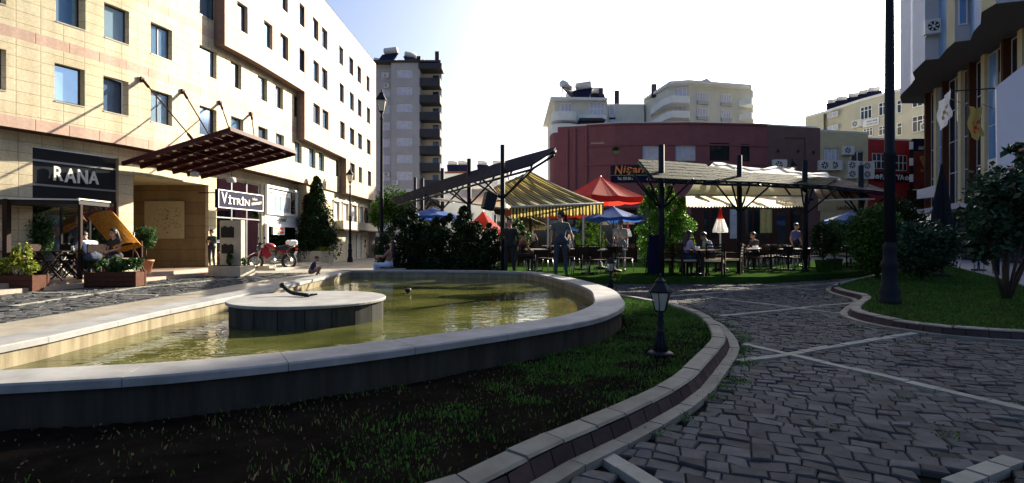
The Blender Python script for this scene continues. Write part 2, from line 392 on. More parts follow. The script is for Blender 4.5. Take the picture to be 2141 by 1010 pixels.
def leafmesh(mb, C, size, up=.3, asp=1.6, jit=.35, m=0, drop=0):
    n = len(C); C = np.asarray(C, float)
    d = rng.normal(size=(n, 3)); d[:, 2] = d[:, 2]*.7+up; d /= np.linalg.norm(d, axis=1)[:, None]
    e = rng.normal(size=(n, 3)); e -= d*(e*d).sum(1)[:, None]; e /= np.linalg.norm(e, axis=1)[:, None]
    s = size*(1+jit*rng.uniform(-1, 1, n))[:, None]
    a, b = d*s*asp/2, e*s/2
    v = np.stack([C-a, C+b*.9, C+a, C-b*.9], 1).reshape(-1, 3)
    base = len(mb.v); mb.v += [tuple(x) for x in v.tolist()]
    mb.f += [(base+4*i, base+4*i+1, base+4*i+2, base+4*i+3) for i in range(n)]; mb.m += [m]*n; mb.s += [False]*n
def crown_pts(c, r, n, clumps=24, hollow=.55, cl=.33, shape='ball'):
    """leaf positions gathered in clumps through an ellipsoid"""
    c = np.array(c, float); r = np.array(r, float)
    if shape == 'cone':
        t = rng.uniform(0, 1, clumps)**.8; th = rng.uniform(0, 6.283, clumps)*1.0; rr = (1-t)**.85*rng.uniform(.45, 1, clumps)
        K = np.stack([rr*np.cos(th)*r[0], rr*np.sin(th)*r[1], (t*2-1)*r[2]], 1); cs = cl*(.35+.9*(1-t))
    elif shape == 'column':
        t = rng.uniform(0, 1, clumps); th = rng.uniform(0, 6.283, clumps); w_ = np.minimum(1, (1-t)*1.9)**.6*(.75+.25*np.minimum(1, t*4)); rr = w_*rng.uniform(.35, .95, clumps)
        K = np.stack([rr*np.cos(th)*r[0], rr*np.sin(th)*r[1], (t*2-1)*r[2]], 1); cs = cl*(.3+.7*w_)
    else:
        d = rng.normal(size=(clumps, 3)); d /= np.linalg.norm(d, axis=1)[:, None]
        K = d*(hollow+(1-hollow)*rng.uniform(0, 1, clumps)[:, None])*r*(1-cl*.7); cs = np.full(clumps, cl)*rng.uniform(.7, 1.25, clumps)
    idx = rng.integers(0, clumps, n); d = rng.normal(size=(n, 3)); d /= np.linalg.norm(d, axis=1)[:, None]
    q = d*(rng.uniform(0, 1, n)**.45)[:, None]*cs[idx][:, None]*(r if shape == 'ball' else np.array([r[0]*1.2, r[1]*1.2, r[0]*1.5]))
    return c+K[idx]+q
def inpoly(x, y, poly):
    x = np.asarray(x, float); y = np.asarray(y, float); ins = np.zeros(x.shape, bool); n = len(poly); j = n-1
    for i in range(n):
        xi, yi = poly[i][0], poly[i][1]; xj, yj = poly[j][0], poly[j][1]
        c = ((yi > y) != (yj > y)) & (x < (xj-xi)*(y-yi)/((yj-yi) or 1e-9)+xi); ins ^= c; j = i
    return ins
def smooth_line(pts, n=8, closed=False):
    """Catmull-Rom through the points"""
    P_ = [Vector(p) for p in pts]; out = []; N = len(P_); rg = range(N if closed else N-1)
    for i in rg:
        if closed: a, b, c, d = P_[i-1], P_[i], P_[(i+1) % N], P_[(i+2) % N]
        else: a, b, c, d = P_[max(i-1, 0)], P_[i], P_[i+1], P_[min(i+2, N-1)]
        for k in range(n):
            t = k/n
            out.append(.5*((2*b)+(c-a)*t+(2*a-5*b+4*c-d)*t*t+(3*b-a-3*c+d)*t**3))
    if not closed: out.append(P_[-1])
    return out
def offset_line(pts, d):
    out = []
    for i, p in enumerate(pts):
        a, b = pts[max(i-1, 0)], pts[min(i+1, len(pts)-1)]; t = (b-a); t = V(t.x, t.y, 0).normalized()
        out.append(V(p.x+t.y*d, p.y-t.x*d, p.z))
    return out

# ================================================================ GROUND
pool_out = [G(x, y, .36) for x, y in ((0,803),(349,783),(700,747),(949,714),(1128,687),(1235,668),(1284,652),(1306,636),(1300,622),(1279,604),(1220,586),(1137,569.6),(1069,566.2),(935,564.2),(800,564),(712,564.2))]
pool_left = [G(649, 577.5, .36), G(499, 607.5, .36), G(250, 653, .36), G(0, 703.5, .36), V(-4.35, 2.6, .36)]
arc = smooth_line(pool_out, 6)
arc = [V(-4.25, 2.78, .36)]+arc
OUT = arc+pool_left                                     # closed outline, anticlockwise seen from above
RW = .42
def inset_closed(pts, d):
    n = len(pts); out = []
    for i in range(n):
        a, b, c = pts[i-1], pts[i], pts[(i+1) % n]
        t1 = V(b.x-a.x, b.y-a.y, 0).normalized(); t2 = V(c.x-b.x, c.y-b.y, 0).normalized()
        n1, n2 = V(-t1.y, t1.x, 0), V(-t2.y, t2.x, 0); m_ = (n1+n2); m_.normalize()
        out.append(b+m_*d/max(.45, m_.dot(n1)))
    return out
INN = inset_closed(OUT, RW); WALLO = inset_closed(OUT, .045); WALLI = inset_closed(OUT, RW-.03)

kerbA = [V(-8, .3, .12), V(-4, .75, .12), V(-1.8, 1.55, .12)]+[G(x, y, .12) for x, y in ((889,1010),(1092,924),(1270,853),(1398,792),(1451,746),(1481,717),(1488,698),(1475,672),(1451,654),(1413,641),(1389,633.5),(1306,619),(1240,607),(1190,599))]
kerbA = smooth_line(kerbA, 6)
bedA = [(p.x, p.y) for p in kerbA]+[(1.0, 14.2), (0, 15.9), (-5, 16.2), (-5.2, 9), (-4.9, 3), (-9, 3)]
kerbB_px = ((1946,551),(1850,572),(1790,585),(1762,593),(1756,600),(1783,609),(1812,615),(1822,622),(1806,635),(1800,646),(1822,655),(1855,662),(1900,670),(1979,680),(2060,686),(2141,690),(2400,699),(2800,715))
kerbB = smooth_line([G(x, y, .12) for x, y in kerbB_px], 5)
backB = [G(x, y, .1) for x, y in ((2400,640),(2141,600),(2088,583),(1988,557))]
bedB = [(p.x, p.y) for p in kerbB]+[(9.5, 5.6), (14, 8)]+[(p.x, p.y) for p in backB[1:]]
deck_poly = [(-2.4, 16.3), (-.6, 14.9), (2.6, 14.75), (7.2, 14.9), (11.4, 17.4), (15.5, 21.5), (18, 27), (4, 31), (-6, 30), (-4.4, 22)]
strip_poly = [(-4.75, 1.5), (-4.75, 15.6), (-5.2, 22), (-7.3, 22), (-7.35, 14), (-7.2, 7), (-7.3, 1.5)]

g = MB(); g.quad((-400,-200,-.03), (400,-200,-.03), (400,600,-.03), (-400,600,-.03)); struct('ground', g, M['joint'])
g = MB(); g.quad((-60, 19.5, .0), (60, 19.5, .0), (60, 90, .0), (-60, 90, .0)); struct('far_pavement', g, mat('far_paving', (.26,.24,.2), .8, .25, 2, .004, 12))
g = MB(); g.prism(strip_poly[::-1], -.02, .045); struct('pavement', g, stonemat('pavement_slabs', (.27,.245,.2), (.24,.22,.18), 1.2, 1.2, (.16,.14,.1), ('X','Y'), .008))
def fillpoly(name, poly, z, m, st=.25, amp=.02, kind='structure', lab=None, cat=None):
    xs = [p[0] for p in poly]; ys = [p[1] for p in poly]
    mb = MB(); nx = int((max(xs)-min(xs))/st)+1; ny = int((max(ys)-min(ys))/st)+1; x0, y0 = min(xs), min(ys)
    o_ = MB(); o_.f.append(tuple(range(len(poly)))); o_.v = [(p[0], p[1], z-.02) for p in poly]; o_.m.append(0); o_.s.append(False)
    o = o_.build(name, m); tag(o, kind=kind); return o
fillpoly('flower_bed_soil', bedA, .08, M['soil']); fillpoly('lawn', bedB, .12, M['lawn'])
g = MB(); g.prism(deck_poly, .0, .2); struct('cafe_terrace', g, [M['carpet']])

def kerb(line, side, name):
    a = line; b = offset_line(line, side*.15); c = offset_line(line, side*.19); d = offset_line(line, side*.29)
    L_ = [0]
    for i in range(1, len(a)): L_.append(L_[-1]+(a[i]-a[i-1]).length)
    def at(l, s):
        s = min(max(s, 0), L_[-1]-1e-4); i = max(k for k in range(len(L_)-1) if L_[k] <= s); t = (s-L_[i])/(L_[i+1]-L_[i]); return l[i].lerp(l[i+1], t)
    mb = MB(); s = 0; k = 0
    while s < L_[-1]-.05:
        e = min(s+random.uniform(.30, .36), L_[-1]); g_ = .006
        A0, A1, B0, B1 = at(a, s+g_), at(a, e-g_), at(b, s+g_), at(b, e-g_); dz = random.uniform(-.006, .006)
        def z(p, h): return V(p.x, p.y, h)
        mb.add([z(A0,-.02), z(A1,-.02), z(B1,-.02), z(B0,-.02), z(A0,.12+dz), z(A1,.12+dz), z(B1,.108+dz), z(B0,.108+dz), z(A0.lerp(B0,.08),.128+dz), z(A1.lerp(B1,.08),.128+dz), z(A1.lerp(B1,.9),.122+dz), z(A0.lerp(B0,.9),.122+dz)],
               [(4,5,9,8),(8,9,10,11),(11,10,6,7),(0,1,5,4),(0,4,7,3),(1,2,6,5),(4,8,11,7),(5,6,10,9)], 0)
        s = e
    s = 0
    while s < L_[-1]-.05:
        e = min(s+random.uniform(.17, .2), L_[-1]); g_ = .005
        B0, B1, C0, C1 = at(b, s+g_), at(b, e-g_), at(c, s+g_), at(c, e-g_)
        def z(p, h): return V(p.x, p.y, h)
        mb.add([z(B0,.1), z(B1,.1), z(C1,.0), z(C0,.0), z(B0,-.02), z(B1,-.02)], [(0,1,2,3),(0,3,4),(1,5,2)], 1)
        s = e
    s = 0
    while s < L_[-1]-.05:
        e = min(s+random.uniform(.4, .5), L_[-1]); g_ = .005
        C0, C1, D0, D1 = at(c, s+g_), at(c, e-g_), at(d, s+g_), at(d, e-g_); dz = random.uniform(-.004, .004)
        mb.add([V(q.x, q.y, h) for h in (-.02, .028+dz) for q in (C0, C1, D1, D0)], [(4,5,6,7),(2,3,7,6),(0,4,7,3),(1,2,6,5)], 0)
        s = e
    struct(name, mb, [M['kerb_l'], M['kerb_d']])
    return d
outA = kerb(kerbA, 1, 'kerb'); outB = kerb(kerbB, 1, 'kerb')

# pale stone strips laid across the cobbles
strips = [((1556,721),(2250,884)),((1543,758),(1640,744)),((1640,744),(1970,688)),((1471,621),(1837,667)),((1507,662),(1839,629)),((1380,622),(1534,609.5)),((1534,609.5),(1765,591)),((1534,591),(1707,607)),
          ((1235,935),(1400,1040)),((1990,1014),(2120,965)),((1640,568),(1850,566)),((20,641),(300,600)),((300,600),(520,580)),((40,612),(330,618))]
segs = [(G(*a), G(*b)) for a, b in strips]
mb = MB()
for a, b in segs:
    a, b = V(a.x, a.y, 0), V(b.x, b.y, 0); L_ = (b-a).length; t = (b-a)/L_; nn = V(-t.y, t.x, 0); s = 0
    while s < L_-.03:
        e = min(s+random.uniform(.2, .34), L_); h = random.uniform(.012, .022); ww = random.uniform(.046, .054)
        mb.ob(a+t*(s+.004)-nn*ww+V(0,0,-.03), t*(e-s-.008), nn*2*ww, V(0,0,h+.03)); s = e
struct('paving_strip', mb, M['slab'])

# cobbles: irregular split stones, each a low bevelled block
def cobbles(x0, x1, y0, y1, cw, chh, rot, name, keep):
    c, s = math.cos(rot), math.sin(rot); cx, cy = (x0+x1)/2, (y0+y1)/2; Rr = math.hypot(x1-x0, y1-y0)/2
    nu, nv = int(2*Rr/cw), int(2*Rr/chh)
    U = (np.arange(nu+1)-nu/2)*cw; Vv = (np.arange(nv+1)-nv/2)*chh
    gu, gv = np.meshgrid(U, Vv, indexing='ij')
    jv = rng.uniform(-.2, .2, gv.shape)*chh
    gv2 = gv+jv+.10*np.sin(gu*.9+gv*.35)+.05*np.sin(gu*2.3)
    vs = []; fs = []; S_ = []
    shift = rng.uniform(-.5, .5, nv+1)*cw
    ju = rng.uniform(-.27, .27, (nu+1, nv+1))*cw
    out = []
    for j in range(nv):
        ub = gu[:, j]+shift[j]+ju[:, j]
        jt = rng.uniform(-.2, .2, nu+1)*cw
        lo = np.interp(ub, gu[:, 0], gv2[:, j]); hi = np.interp(ub+jt, gu[:, 0], gv2[:, j+1])
        for i in range(nu):
            q = ((ub[i], lo[i]), (ub[i+1], lo[i+1]), (ub[i+1]+jt[i+1], hi[i+1]), (ub[i]+jt[i], hi[i]))
            out.append(q)
    A = np.array(out); X = A[..., 0]*c-A[..., 1]*s+cx; Y = A[..., 0]*s+A[..., 1]*c+cy
    mx, my = X.mean(1), Y.mean(1)
    k = (mx > x0) & (mx < x1) & (my > y0) & (my < y1) & keep(mx, my)
    X, Y = X[k], Y[k]; mx, my = mx[k], my[k]; n = len(mx)
    h = rng.normal(.0, .004, n); tx, ty = rng.normal(0, .05, (2, n))
    base = []
    def ring(sh, z, tilt, extra=0):
        gx = mx[:, None]+(X-mx[:, None])*1.0; gy = my[:, None]+(Y-my[:, None])
        dx, dy = gx-mx[:, None], gy-my[:, None]; Ld = np.sqrt(dx*dx+dy*dy)+1e-6
        f = np.maximum(0.2, 1-sh/Ld); xx = mx[:, None]+dx*f; yy = my[:, None]+dy*f
        zz = z+h[:, None]+tilt*(tx[:, None]*(xx-mx[:, None])+ty[:, None]*(yy-my[:, None]))+0*xx
        return np.stack([xx, yy, zz], 2)
    r0, r1, r2 = ring(.002, -.03, 0), ring(.004, -.004, 1), ring(.013, .005, 1)
    vv = np.concatenate([r0, r1, r2], 1).reshape(-1, 3)
    ff = []
    for i in range(n):
        b = 12*i
        ff += [(b, b+1, b+5, b+4), (b+1, b+2, b+6, b+5), (b+2, b+3, b+7, b+6), (b+3, b, b+4, b+7),
               (b+4, b+5, b+9, b+8), (b+5, b+6, b+10, b+9), (b+6, b+7, b+11, b+10), (b+7, b+4, b+8, b+11), (b+8, b+9, b+10, b+11)]
    mb = MB(); mb.v = [tuple(q) for q in vv.tolist()]; mb.f = ff; mb.m = [0]*len(ff); mb.s = [False]*len(ff)
    struct(name, mb, M['cob'])
polyOA = [(p.x, p.y) for p in outA]; okA = polyOA+[(1.0,14.2),(0,15.9),(-5,16.2),(-5.2,9),(-4.9,3),(-9,3)]
okB = [(p.x, p.y) for p in outB]+[(9.5,5.6),(14,8)]+[(p.x, p.y) for p in backB[1:]]
def keep(x, y):
    k = ~inpoly(x, y, okA) & ~inpoly(x, y, okB) & ~inpoly(x, y, deck_poly) & ~inpoly(x, y, strip_poly)
    for a, b in segs:
        ax, ay, bx, by = a.x, a.y, b.x, b.y; L2 = (bx-ax)**2+(by-ay)**2
        t = np.clip(((x-ax)*(bx-ax)+(y-ay)*(by-ay))/L2, 0, 1); d = np.hypot(x-(ax+t*(bx-ax)), y-(ay+t*(by-ay)))
        k &= d > .085
    back = (x > 12.8+(y-13)*.55)          # side pavement by the right-hand shops
    return k & ~((y < 19) & (x > 11.5) & back)
cobbles(-1.5, 9, 1.2, 19.5, .135, .125, R(-24), 'cobblestones', keep)
cobbles(9, 22, 4, 19.5, .17, .16, R(-24), 'cobblestones', keep)
cobbles(-12, -7.2, 2, 20, .2, .15, R(8), 'road', keep)
g = MB(); g.prism([(11.2, 5.2), (45, 5.2), (45, 44), (24, 34)]+[(p.x+.12, p.y) for p in (backB[3], backB[2], backB[1], backB[0])], -.01, .11)
struct('side_pavement', g, stonemat('side_paving', (.30,.30,.33), (.27,.27,.30), .5, .5, (.2,.19,.2), ('X','Y'), .01))

# grass
def blades(name, poly, n, zb, h, m, dens=None, wdt=.006, y0=-9, y1=99):
    xs = [p[0] for p in poly]; ys = [p[1] for p in poly]
    x = rng.uniform(min(xs), max(xs), n*3); y = rng.uniform(max(y0, min(ys)), min(y1, max(ys)), n*3)
    k = inpoly(x, y, poly)
    if dens is not None: k &= dens(x, y) > rng.uniform(0, 1, len(x))
    x, y = x[k][:n], y[k][:n]; n = len(x)
    a = rng.uniform(0, 6.283, n); H = h*rng.uniform(.4, 1.3, n); le = rng.uniform(.1, .9, n)*H; b = rng.uniform(0, 6.283, n)
    dx, dy = np.cos(a)*wdt/2*rng.uniform(.7, 1.6, n), np.sin(a)*wdt/2*rng.uniform(.7, 1.6, n)
    z = np.full(n, zb)
    v = np.stack([np.stack([x-dx, y-dy, z-.01], 1), np.stack([x+dx, y+dy, z-.01], 1),
                  np.stack([x+dx*.7+np.cos(b)*le*.4, y+dy*.7+np.sin(b)*le*.4, z+H*.65], 1), np.stack([x+np.cos(b)*le, y+np.sin(b)*le, z+H], 1)], 1).reshape(-1, 3)
    mb = MB(); mb.v = [tuple(q) for q in v.tolist()]; mb.f = [(4*i, 4*i+1, 4*i+2, 4*i+3) for i in range(n)]; mb.m = [0]*n; mb.s = [False]*n
    return tag(mb.build(name, m), None, None, None, 'stuff')
def patchy(x, y, th=.0):
    q = np.sin(x*2.1+y*1.3)+np.sin(x*4.7-y*3.1+1)+.8*np.sin(x*9+y*7)+.7*np.sin(y*11-x*3)
    return np.clip((q-th)*.5+.25, .02, 1)
PO = [(p.x, p.y) for p in OUT]
def dA(x, y):
    d = patchy(x, y, .0)*(~inpoly(x, y, PO))
    d = np.clip(d*1.25+.3*np.clip((x+.4)*.45, 0, 1), 0, 1)*np.clip((x+1.1)*.8+.12, .04, 1)*(~inpoly(x, y, PO))
    return np.where(y > 8.0, np.maximum(d, .8*(~inpoly(x, y, PO))), d)
o = blades('grass', bedA, 170000, .085, .026, M['grass'], dA, .007, 1.5, 15); tag(o, 'patchy green grass in the bare soil of the bed beside the fountain', 'grass')
o = blades('dry_grass', bedA, 7000, .08, .035, M['grassd'], lambda x, y: (~inpoly(x, y, PO))*(x > -2.6)*.7*(patchy(x, y, -.4)), .006, 1.5, 10); tag(o, 'dry straw blades and litter scattered over the dark soil bed', 'dry grass')
o = blades('lawn_grass', bedB, 90000, .105, .03, M['grass'], lambda x, y: .45+.55*patchy(x, y, -.3), .012); tag(o, 'mown green lawn of the kerbed bed around the tall lamp post', 'grass')

# fallen leaves, clover leaves and crumbs of earth on the bed, and a few on the paving
n_ = 5000; x = rng.uniform(-3.2, 4, n_); y = rng.uniform(1.6, 9, n_); k_ = inpoly(x, y, bedA) & ~inpoly(x, y, PO); mb = MB(); leafmesh(mb, np.stack([x[k_], y[k_], np.full(k_.sum(), .094)], 1), .013, 1.5, 1.3)
tag(mb.build('leaf_litter', M['litter']), 'tiny dry leaves and crumbs lying on the soil of the fountain bed', 'leaf litter', kind='stuff')
n_ = 60000; x = rng.uniform(-2.4, 4, n_); y = rng.uniform(1.6, 9.5, n_); k_ = inpoly(x, y, bedA) & ~inpoly(x, y, PO) & (dA(x, y) > rng.uniform(.1, 1.1, n_)); x, y = x[k_], y[k_]; mb = MB(); leafmesh(mb, np.stack([x, y, rng.uniform(.09, .115, len(x))], 1), .012, 2.5, 1.1)
tag(mb.build('clover', M['grass']), 'low green clover leaves growing in patches in the fountain bed', 'clover', kind='stuff')
n_ = 1500; x = rng.uniform(-1, 12, n_); y = rng.uniform(2.2, 14, n_); k_ = keep(x, y); x, y = x[k_], y[k_]; mb = MB(); leafmesh(mb, np.stack([x, y, np.full(len(x), .014)], 1), .014, 2, 1.3)
tag(mb.build('paving_litter', M['litter']), 'small dry leaves scattered on the dark cobbles', 'leaf litter', kind='stuff')
# weeds in the joints beside the kerb
mb = MB(); C_ = []
for _ in range(46):
    q_ = outA[random.randint(30, len(outA)-8)]; cx_, cy_ = q_.x+random.uniform(.02,.14), q_.y+random.uniform(-.1,.1); m_ = random.randint(20, 90)
    C_.append(np.stack([rng.normal(cx_, .045, m_), rng.normal(cy_, .06, m_), rng.uniform(.01, .03, m_)], 1))
for _ in range(60):
    cx_, cy_ = random.uniform(1, 9), random.uniform(2.6, 11); m_ = random.randint(8, 30)
    if keep(np.array([cx_]), np.array([cy_]))[0]: C_.append(np.stack([rng.normal(cx_, .05, m_), rng.normal(cy_, .05, m_), rng.uniform(.006, .018, m_)], 1))
leafmesh(mb, np.concatenate(C_), .012, 1.2, 1.6); tag(mb.build('joint_weeds', M['grass']), 'little green weeds in the cobble joints and along the kerb', 'weeds', kind='stuff')

# lumpy earth in the near part of the bed
st = .03; gx, gy = np.meshgrid(np.arange(-3.3, 3.6, st), np.arange(1.4, 10.5, st), indexing='ij'); nz = np.zeros(gx.shape)
for fr_, am_ in ((1,1.),(2,.6),(4,.4)):
    r0 = rng.normal(size=(gx.shape[0]//(12//fr_)+3, gx.shape[1]//(12//fr_)+3)); q_ = 12//fr_
    ix, iy = np.arange(gx.shape[0])/q_, np.arange(gx.shape[1])/q_; i0, j0 = ix.astype(int), iy.astype(int); fx, fy = (ix-i0)[:, None], (iy-j0)[None, :]
    fx, fy = fx*fx*(3-2*fx), fy*fy*(3-2*fy); a_ = r0[i0][:, j0]; b_ = r0[i0+1][:, j0]; c_ = r0[i0][:, j0+1]; d_ = r0[i0+1][:, j0+1]; nz += am_*((a_*(1-fx)+b_*fx)*(1-fy)+(c_*(1-fx)+d_*fx)*fy)
nz = .084+.006*nz+rng.normal(0, .0022, gx.shape); inb = inpoly(gx, gy, bedA) & ~inpoly(gx, gy, PO); nI, nJ = gx.shape
mb = MB(); mb.v = [tuple(q) for q in np.stack([gx.ravel(), gy.ravel(), nz.ravel()], 1).tolist()]
I_, J_ = np.nonzero(inb[:-1, :-1] & inb[1:, :-1] & inb[:-1, 1:] & inb[1:, 1:]); mb.f = [(int(i*nJ+j), int((i+1)*nJ+j), int((i+1)*nJ+j+1), int(i*nJ+j+1)) for i, j in zip(I_, J_)]; mb.m = [0]*len(mb.f); mb.s = [True]*len(mb.f)
struct('soil', mb, M['soil'])
# ================================================================ FOUNTAIN
def wallstain(name, c, d):
    m, t, b = newmat(name); L = t.links.new
    tc = t.nodes.new('ShaderNodeTexCoord'); mp = t.nodes.new('ShaderNodeMapping'); mp.inputs['Scale'].default_value = (5, 5, .6)
    n = t.nodes.new('ShaderNodeTexNoise'); n.inputs['Scale'].default_value = 1.2; n.inputs['Detail'].default_value = 7; n.inputs['Roughness'].default_value = .7
    L(tc.outputs['Object'], mp.inputs[0]); L(mp.outputs[0], n.inputs['Vector'])
    rp = t.nodes.new('ShaderNodeValToRGB'); rp.color_ramp.elements[0].position = .35; rp.color_ramp.elements[1].position = .65
    rp.color_ramp.elements[0].color = (*d, 1); rp.color_ramp.elements[1].color = (*c, 1); L(n.outputs[0], rp.inputs[0]); L(rp.outputs[0], b.inputs['Base Color'])
    b.inputs['Roughness'].default_value = .9; b.inputs['Specular IOR Level'].default_value = .03
    n2 = t.nodes.new('ShaderNodeTexNoise'); n2.inputs['Scale'].default_value = 60; L(tc.outputs['Object'], n2.inputs['Vector'])
    bp = t.nodes.new('ShaderNodeBump'); bp.inputs['Strength'].default_value = .4; bp.inputs['Distance'].default_value = .004; L(n2.outputs[0], bp.inputs['Height']); L(bp.outputs[0], b.inputs['Normal'])
    return m
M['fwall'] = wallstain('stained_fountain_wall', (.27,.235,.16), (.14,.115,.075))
M['fwallo'] = wallstain('shaded_outer_wall', (.052,.047,.038), (.024,.021,.018))  # inner wall stone again, the outer side's shade put into its colour
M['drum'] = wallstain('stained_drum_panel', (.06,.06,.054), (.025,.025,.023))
def watermat():
    m, t, b = newmat('green_pool_water'); L = t.links.new
    tc = t.nodes.new('ShaderNodeTexCoord')
    n = t.nodes.new('ShaderNodeTexNoise'); n.inputs['Scale'].default_value = .9; n.inputs['Detail'].default_value = 5; L(tc.outputs['Object'], n.inputs['Vector'])
    rp = t.nodes.new('ShaderNodeValToRGB'); rp.color_ramp.elements[0].position = .35; rp.color_ramp.elements[1].position = .68
    rp.color_ramp.elements[0].color = (.030,.036,.009, 1); rp.color_ramp.elements[1].color = (.105,.108,.030, 1)
    L(n.outputs[0], rp.inputs[0]); L(rp.outputs[0], b.inputs['Base Color'])
    b.inputs['Roughness'].default_value = .03; b.inputs['IOR'].default_value = 1.33; b.inputs['Specular IOR Level'].default_value = .5
    mp = t.nodes.new('ShaderNodeMapping'); mp.inputs['Scale'].default_value = (1.0, 1.7, 1); mp.inputs['Rotation'].default_value = (0, 0, R(20)); L(tc.outputs['Object'], mp.inputs[0])
    n2 = t.nodes.new('ShaderNodeTexNoise'); n2.inputs['Scale'].default_value = 3.2; n2.inputs['Detail'].default_value = 3; n2.inputs['Distortion'].default_value = .8; L(mp.outputs[0], n2.inputs['Vector'])
    n4 = t.nodes.new('ShaderNodeTexNoise'); n4.inputs['Scale'].default_value = .8; L(tc.outputs['Object'], n4.inputs['Vector'])
    mu = t.nodes.new('ShaderNodeMath'); mu.operation = 'MULTIPLY'; L(n2.outputs[0], mu.inputs[0]); L(n4.outputs[0], mu.inputs[1])
    bp = t.nodes.new('ShaderNodeBump'); bp.inputs['Strength'].default_value = .5; bp.inputs['Distance'].default_value = .03; L(mu.outputs[0], bp.inputs['Height']); L(bp.outputs[0], b.inputs['Normal'])
    return m
M['water'] = watermat()
fo = thing('fountain_basin', 'long teardrop-shaped stone fountain basin with a broad pale coping, full of green water', 'fountain', (-2, 7, 0))
n = len(OUT)
def ring(a, za, b, zb, mb, m=0, flip=False, jn=None):
    N = len(a)
    for i in range(N):
        j = (i+1) % N; q = [V(a[i].x, a[i].y, za), V(a[j].x, a[j].y, za), V(b[j].x, b[j].y, zb), V(b[i].x, b[i].y, zb)]
        mb.quad(*q, m)
# coping in separate slabs with hairline joints
mb = MB(); Lc = [0]
for i in range(1, n+1): Lc.append(Lc[-1]+(OUT[i % n]-OUT[i-1]).length)
def at_c(l, s):
    s = s % Lc[-1]; i = max(k for k in range(n) if Lc[k] <= s); t = (s-Lc[i])/(Lc[i+1]-Lc[i]); a, b = l[i], l[(i+1) % n]; return a.lerp(b, t)
s = 0; corners = [Lc[i] for i in range(len(arc)-1, n)]+[0]
while s < Lc[-1]-.02:
    e = min(s+.95, Lc[-1]); sub = [s]+[x for x in Lc if s < x < e]+[e]
    for a_, b_ in zip(sub, sub[1:]):
        a1 = a_+(.0022 if a_ == s else 0); b1 = b_-(.0022 if b_ == e else 0); b1 = min(b1, Lc[-1]-1e-4)
        A0, A1, B0, B1 = at_c(OUT, a1), at_c(OUT, b1), at_c(INN, a1), at_c(INN, b1); ch = .012
        f_ = lambda p, q, k: p.lerp(q, k/RW)
        prof = lambda A, B: [V(A.x, A.y, .30), V(A.x, A.y, .36-ch), V(*f_(A, B, ch).xy, .36), V(*f_(B, A, ch).xy, .36), V(B.x, B.y, .36-ch), V(B.x, B.y, .30)]
        p0, p1 = prof(A0, B0), prof(A1, B1)
        mb.add(p0+p1, [(k, k+1, 7+k, 6+k)[::-1] for k in range(5)]+[(5, 0, 6, 11), (0, 1, 2, 3, 4, 5), (11, 10, 9, 8, 7, 6)], 0)
    s = e
mb.build('coping', M['rim'], fo, True)
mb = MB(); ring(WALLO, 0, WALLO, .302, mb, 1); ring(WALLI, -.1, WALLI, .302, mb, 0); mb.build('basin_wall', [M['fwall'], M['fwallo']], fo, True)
wm = MB(); wm.v = [(p.x, p.y, .16) for p in WALLI]; wm.f = [tuple(range(n))]; wm.m = [0]; wm.s = [False]
water = wm.build('water', M['water']); tag(water, kind='structure')
# the round plinth in the water
dc = thing('fountain_plinth', 'low round stone plinth with a flat pale lid standing in the green water', 'plinth', (-2.74, 7.12, 0))
mb = MB(); N = 20; rr = .972
for i in range(N):
    a0, a1 = 2*math.pi*i/N+.006, 2*math.pi*(i+1)/N-.006
    mb.quad((rr*math.cos(a0), rr*math.sin(a0), 0), (rr*math.cos(a1), rr*math.sin(a1), 0), (rr*math.cos(a1), rr*math.sin(a1), .41), (rr*math.cos(a0), rr*math.sin(a0), .41))
mb.lathe([(.957, 0), (.957, .40)], n=20, sm=False); mb.build('side_panels', M['drum'], dc)
mb = MB(); mb.lathe([(.985, .400), (1.003, .405), (1.006, .43), (.995, .44), (.5, .442), (.02, .443)], n=64, sm=False); mb.build('lid', M['rim'], dc)
nz = thing('fountain_nozzle', 'black corroded fountain pipe bent in a low S lying on the round plinth lid', 'pipe', (-3.05, 7.35, .445))
mb = MB(); pts = smooth_line([V(.28,-.18,.02), V(.15,-.12,.03), V(.02,-.06,.04), V(-.08,0,.07), V(-.14,.03,.11), V(-.16,.02,.13)], 6)
mb.tube(pts, [.022+.008*(i % 2) for i in range(len(pts))], 8); mb.ball((-.165,.02,.14), .042); mb.build('pipe', M['black'], nz)
mb = MB(); mb.cap((.26,-.17,.02), (.36,-.1,.03), .02, .012); mb.build('stub', M['black'], nz)
q = G(853, 613, .16); sp = thing('water_jet', 'small black cylindrical jet head poking out of the water beyond the plinth', 'jet head', q)
mb = MB(); mb.lathe([(.03,-.1),(.03,.02),(.06,.03),(.065,.09),(.04,.1),(.01,.1)], n=12); mb.build('head', M['black'], sp)

# ================================================================ LEFT STONE BUILDING (curved front)
FXp = [(6,-17.4),(9,-15.4),(11,-14.2),(13.33,-12.97),(13.9,-12.74),(15.24,-12.1),(17.05,-11.5),(21.2,-10.8),(25.3,-10.5),(32.07,-10.4),(40,-10.3),(60,-10.3)]
_fy = np.arange(4, 62, .1); _fx = np.interp(_fy, [p[0] for p in FXp], [p[1] for p in FXp]); _k = np.ones(21)/21
_fx = np.convolve(np.pad(_fx, 10, mode='edge'), _k, mode='valid')
FX = lambda y: float(np.interp(y, _fy, _fx))
def FY(px, off=0.):
    k = (px-CX)/F; lo, hi = 6., 60.
    for _ in range(50):
        m_ = (lo+hi)/2
        if FX(m_)+off-k*m_ < 0: lo = m_
        else: hi = m_
    return (lo+hi)/2
fw = lambda s, off, z: V(FX(s)+off, s, z)
lb = thing('stone_building', 'long curved building clad in sand-coloured stone with pink bands and a rose-coloured upper part', 'building', (-12, 20, 0))
ROW = {'A': (5.06,6.1), 'B': (7.25,8.27), 'C': (9.38,10.47), 'D': (11.55,12.62)}
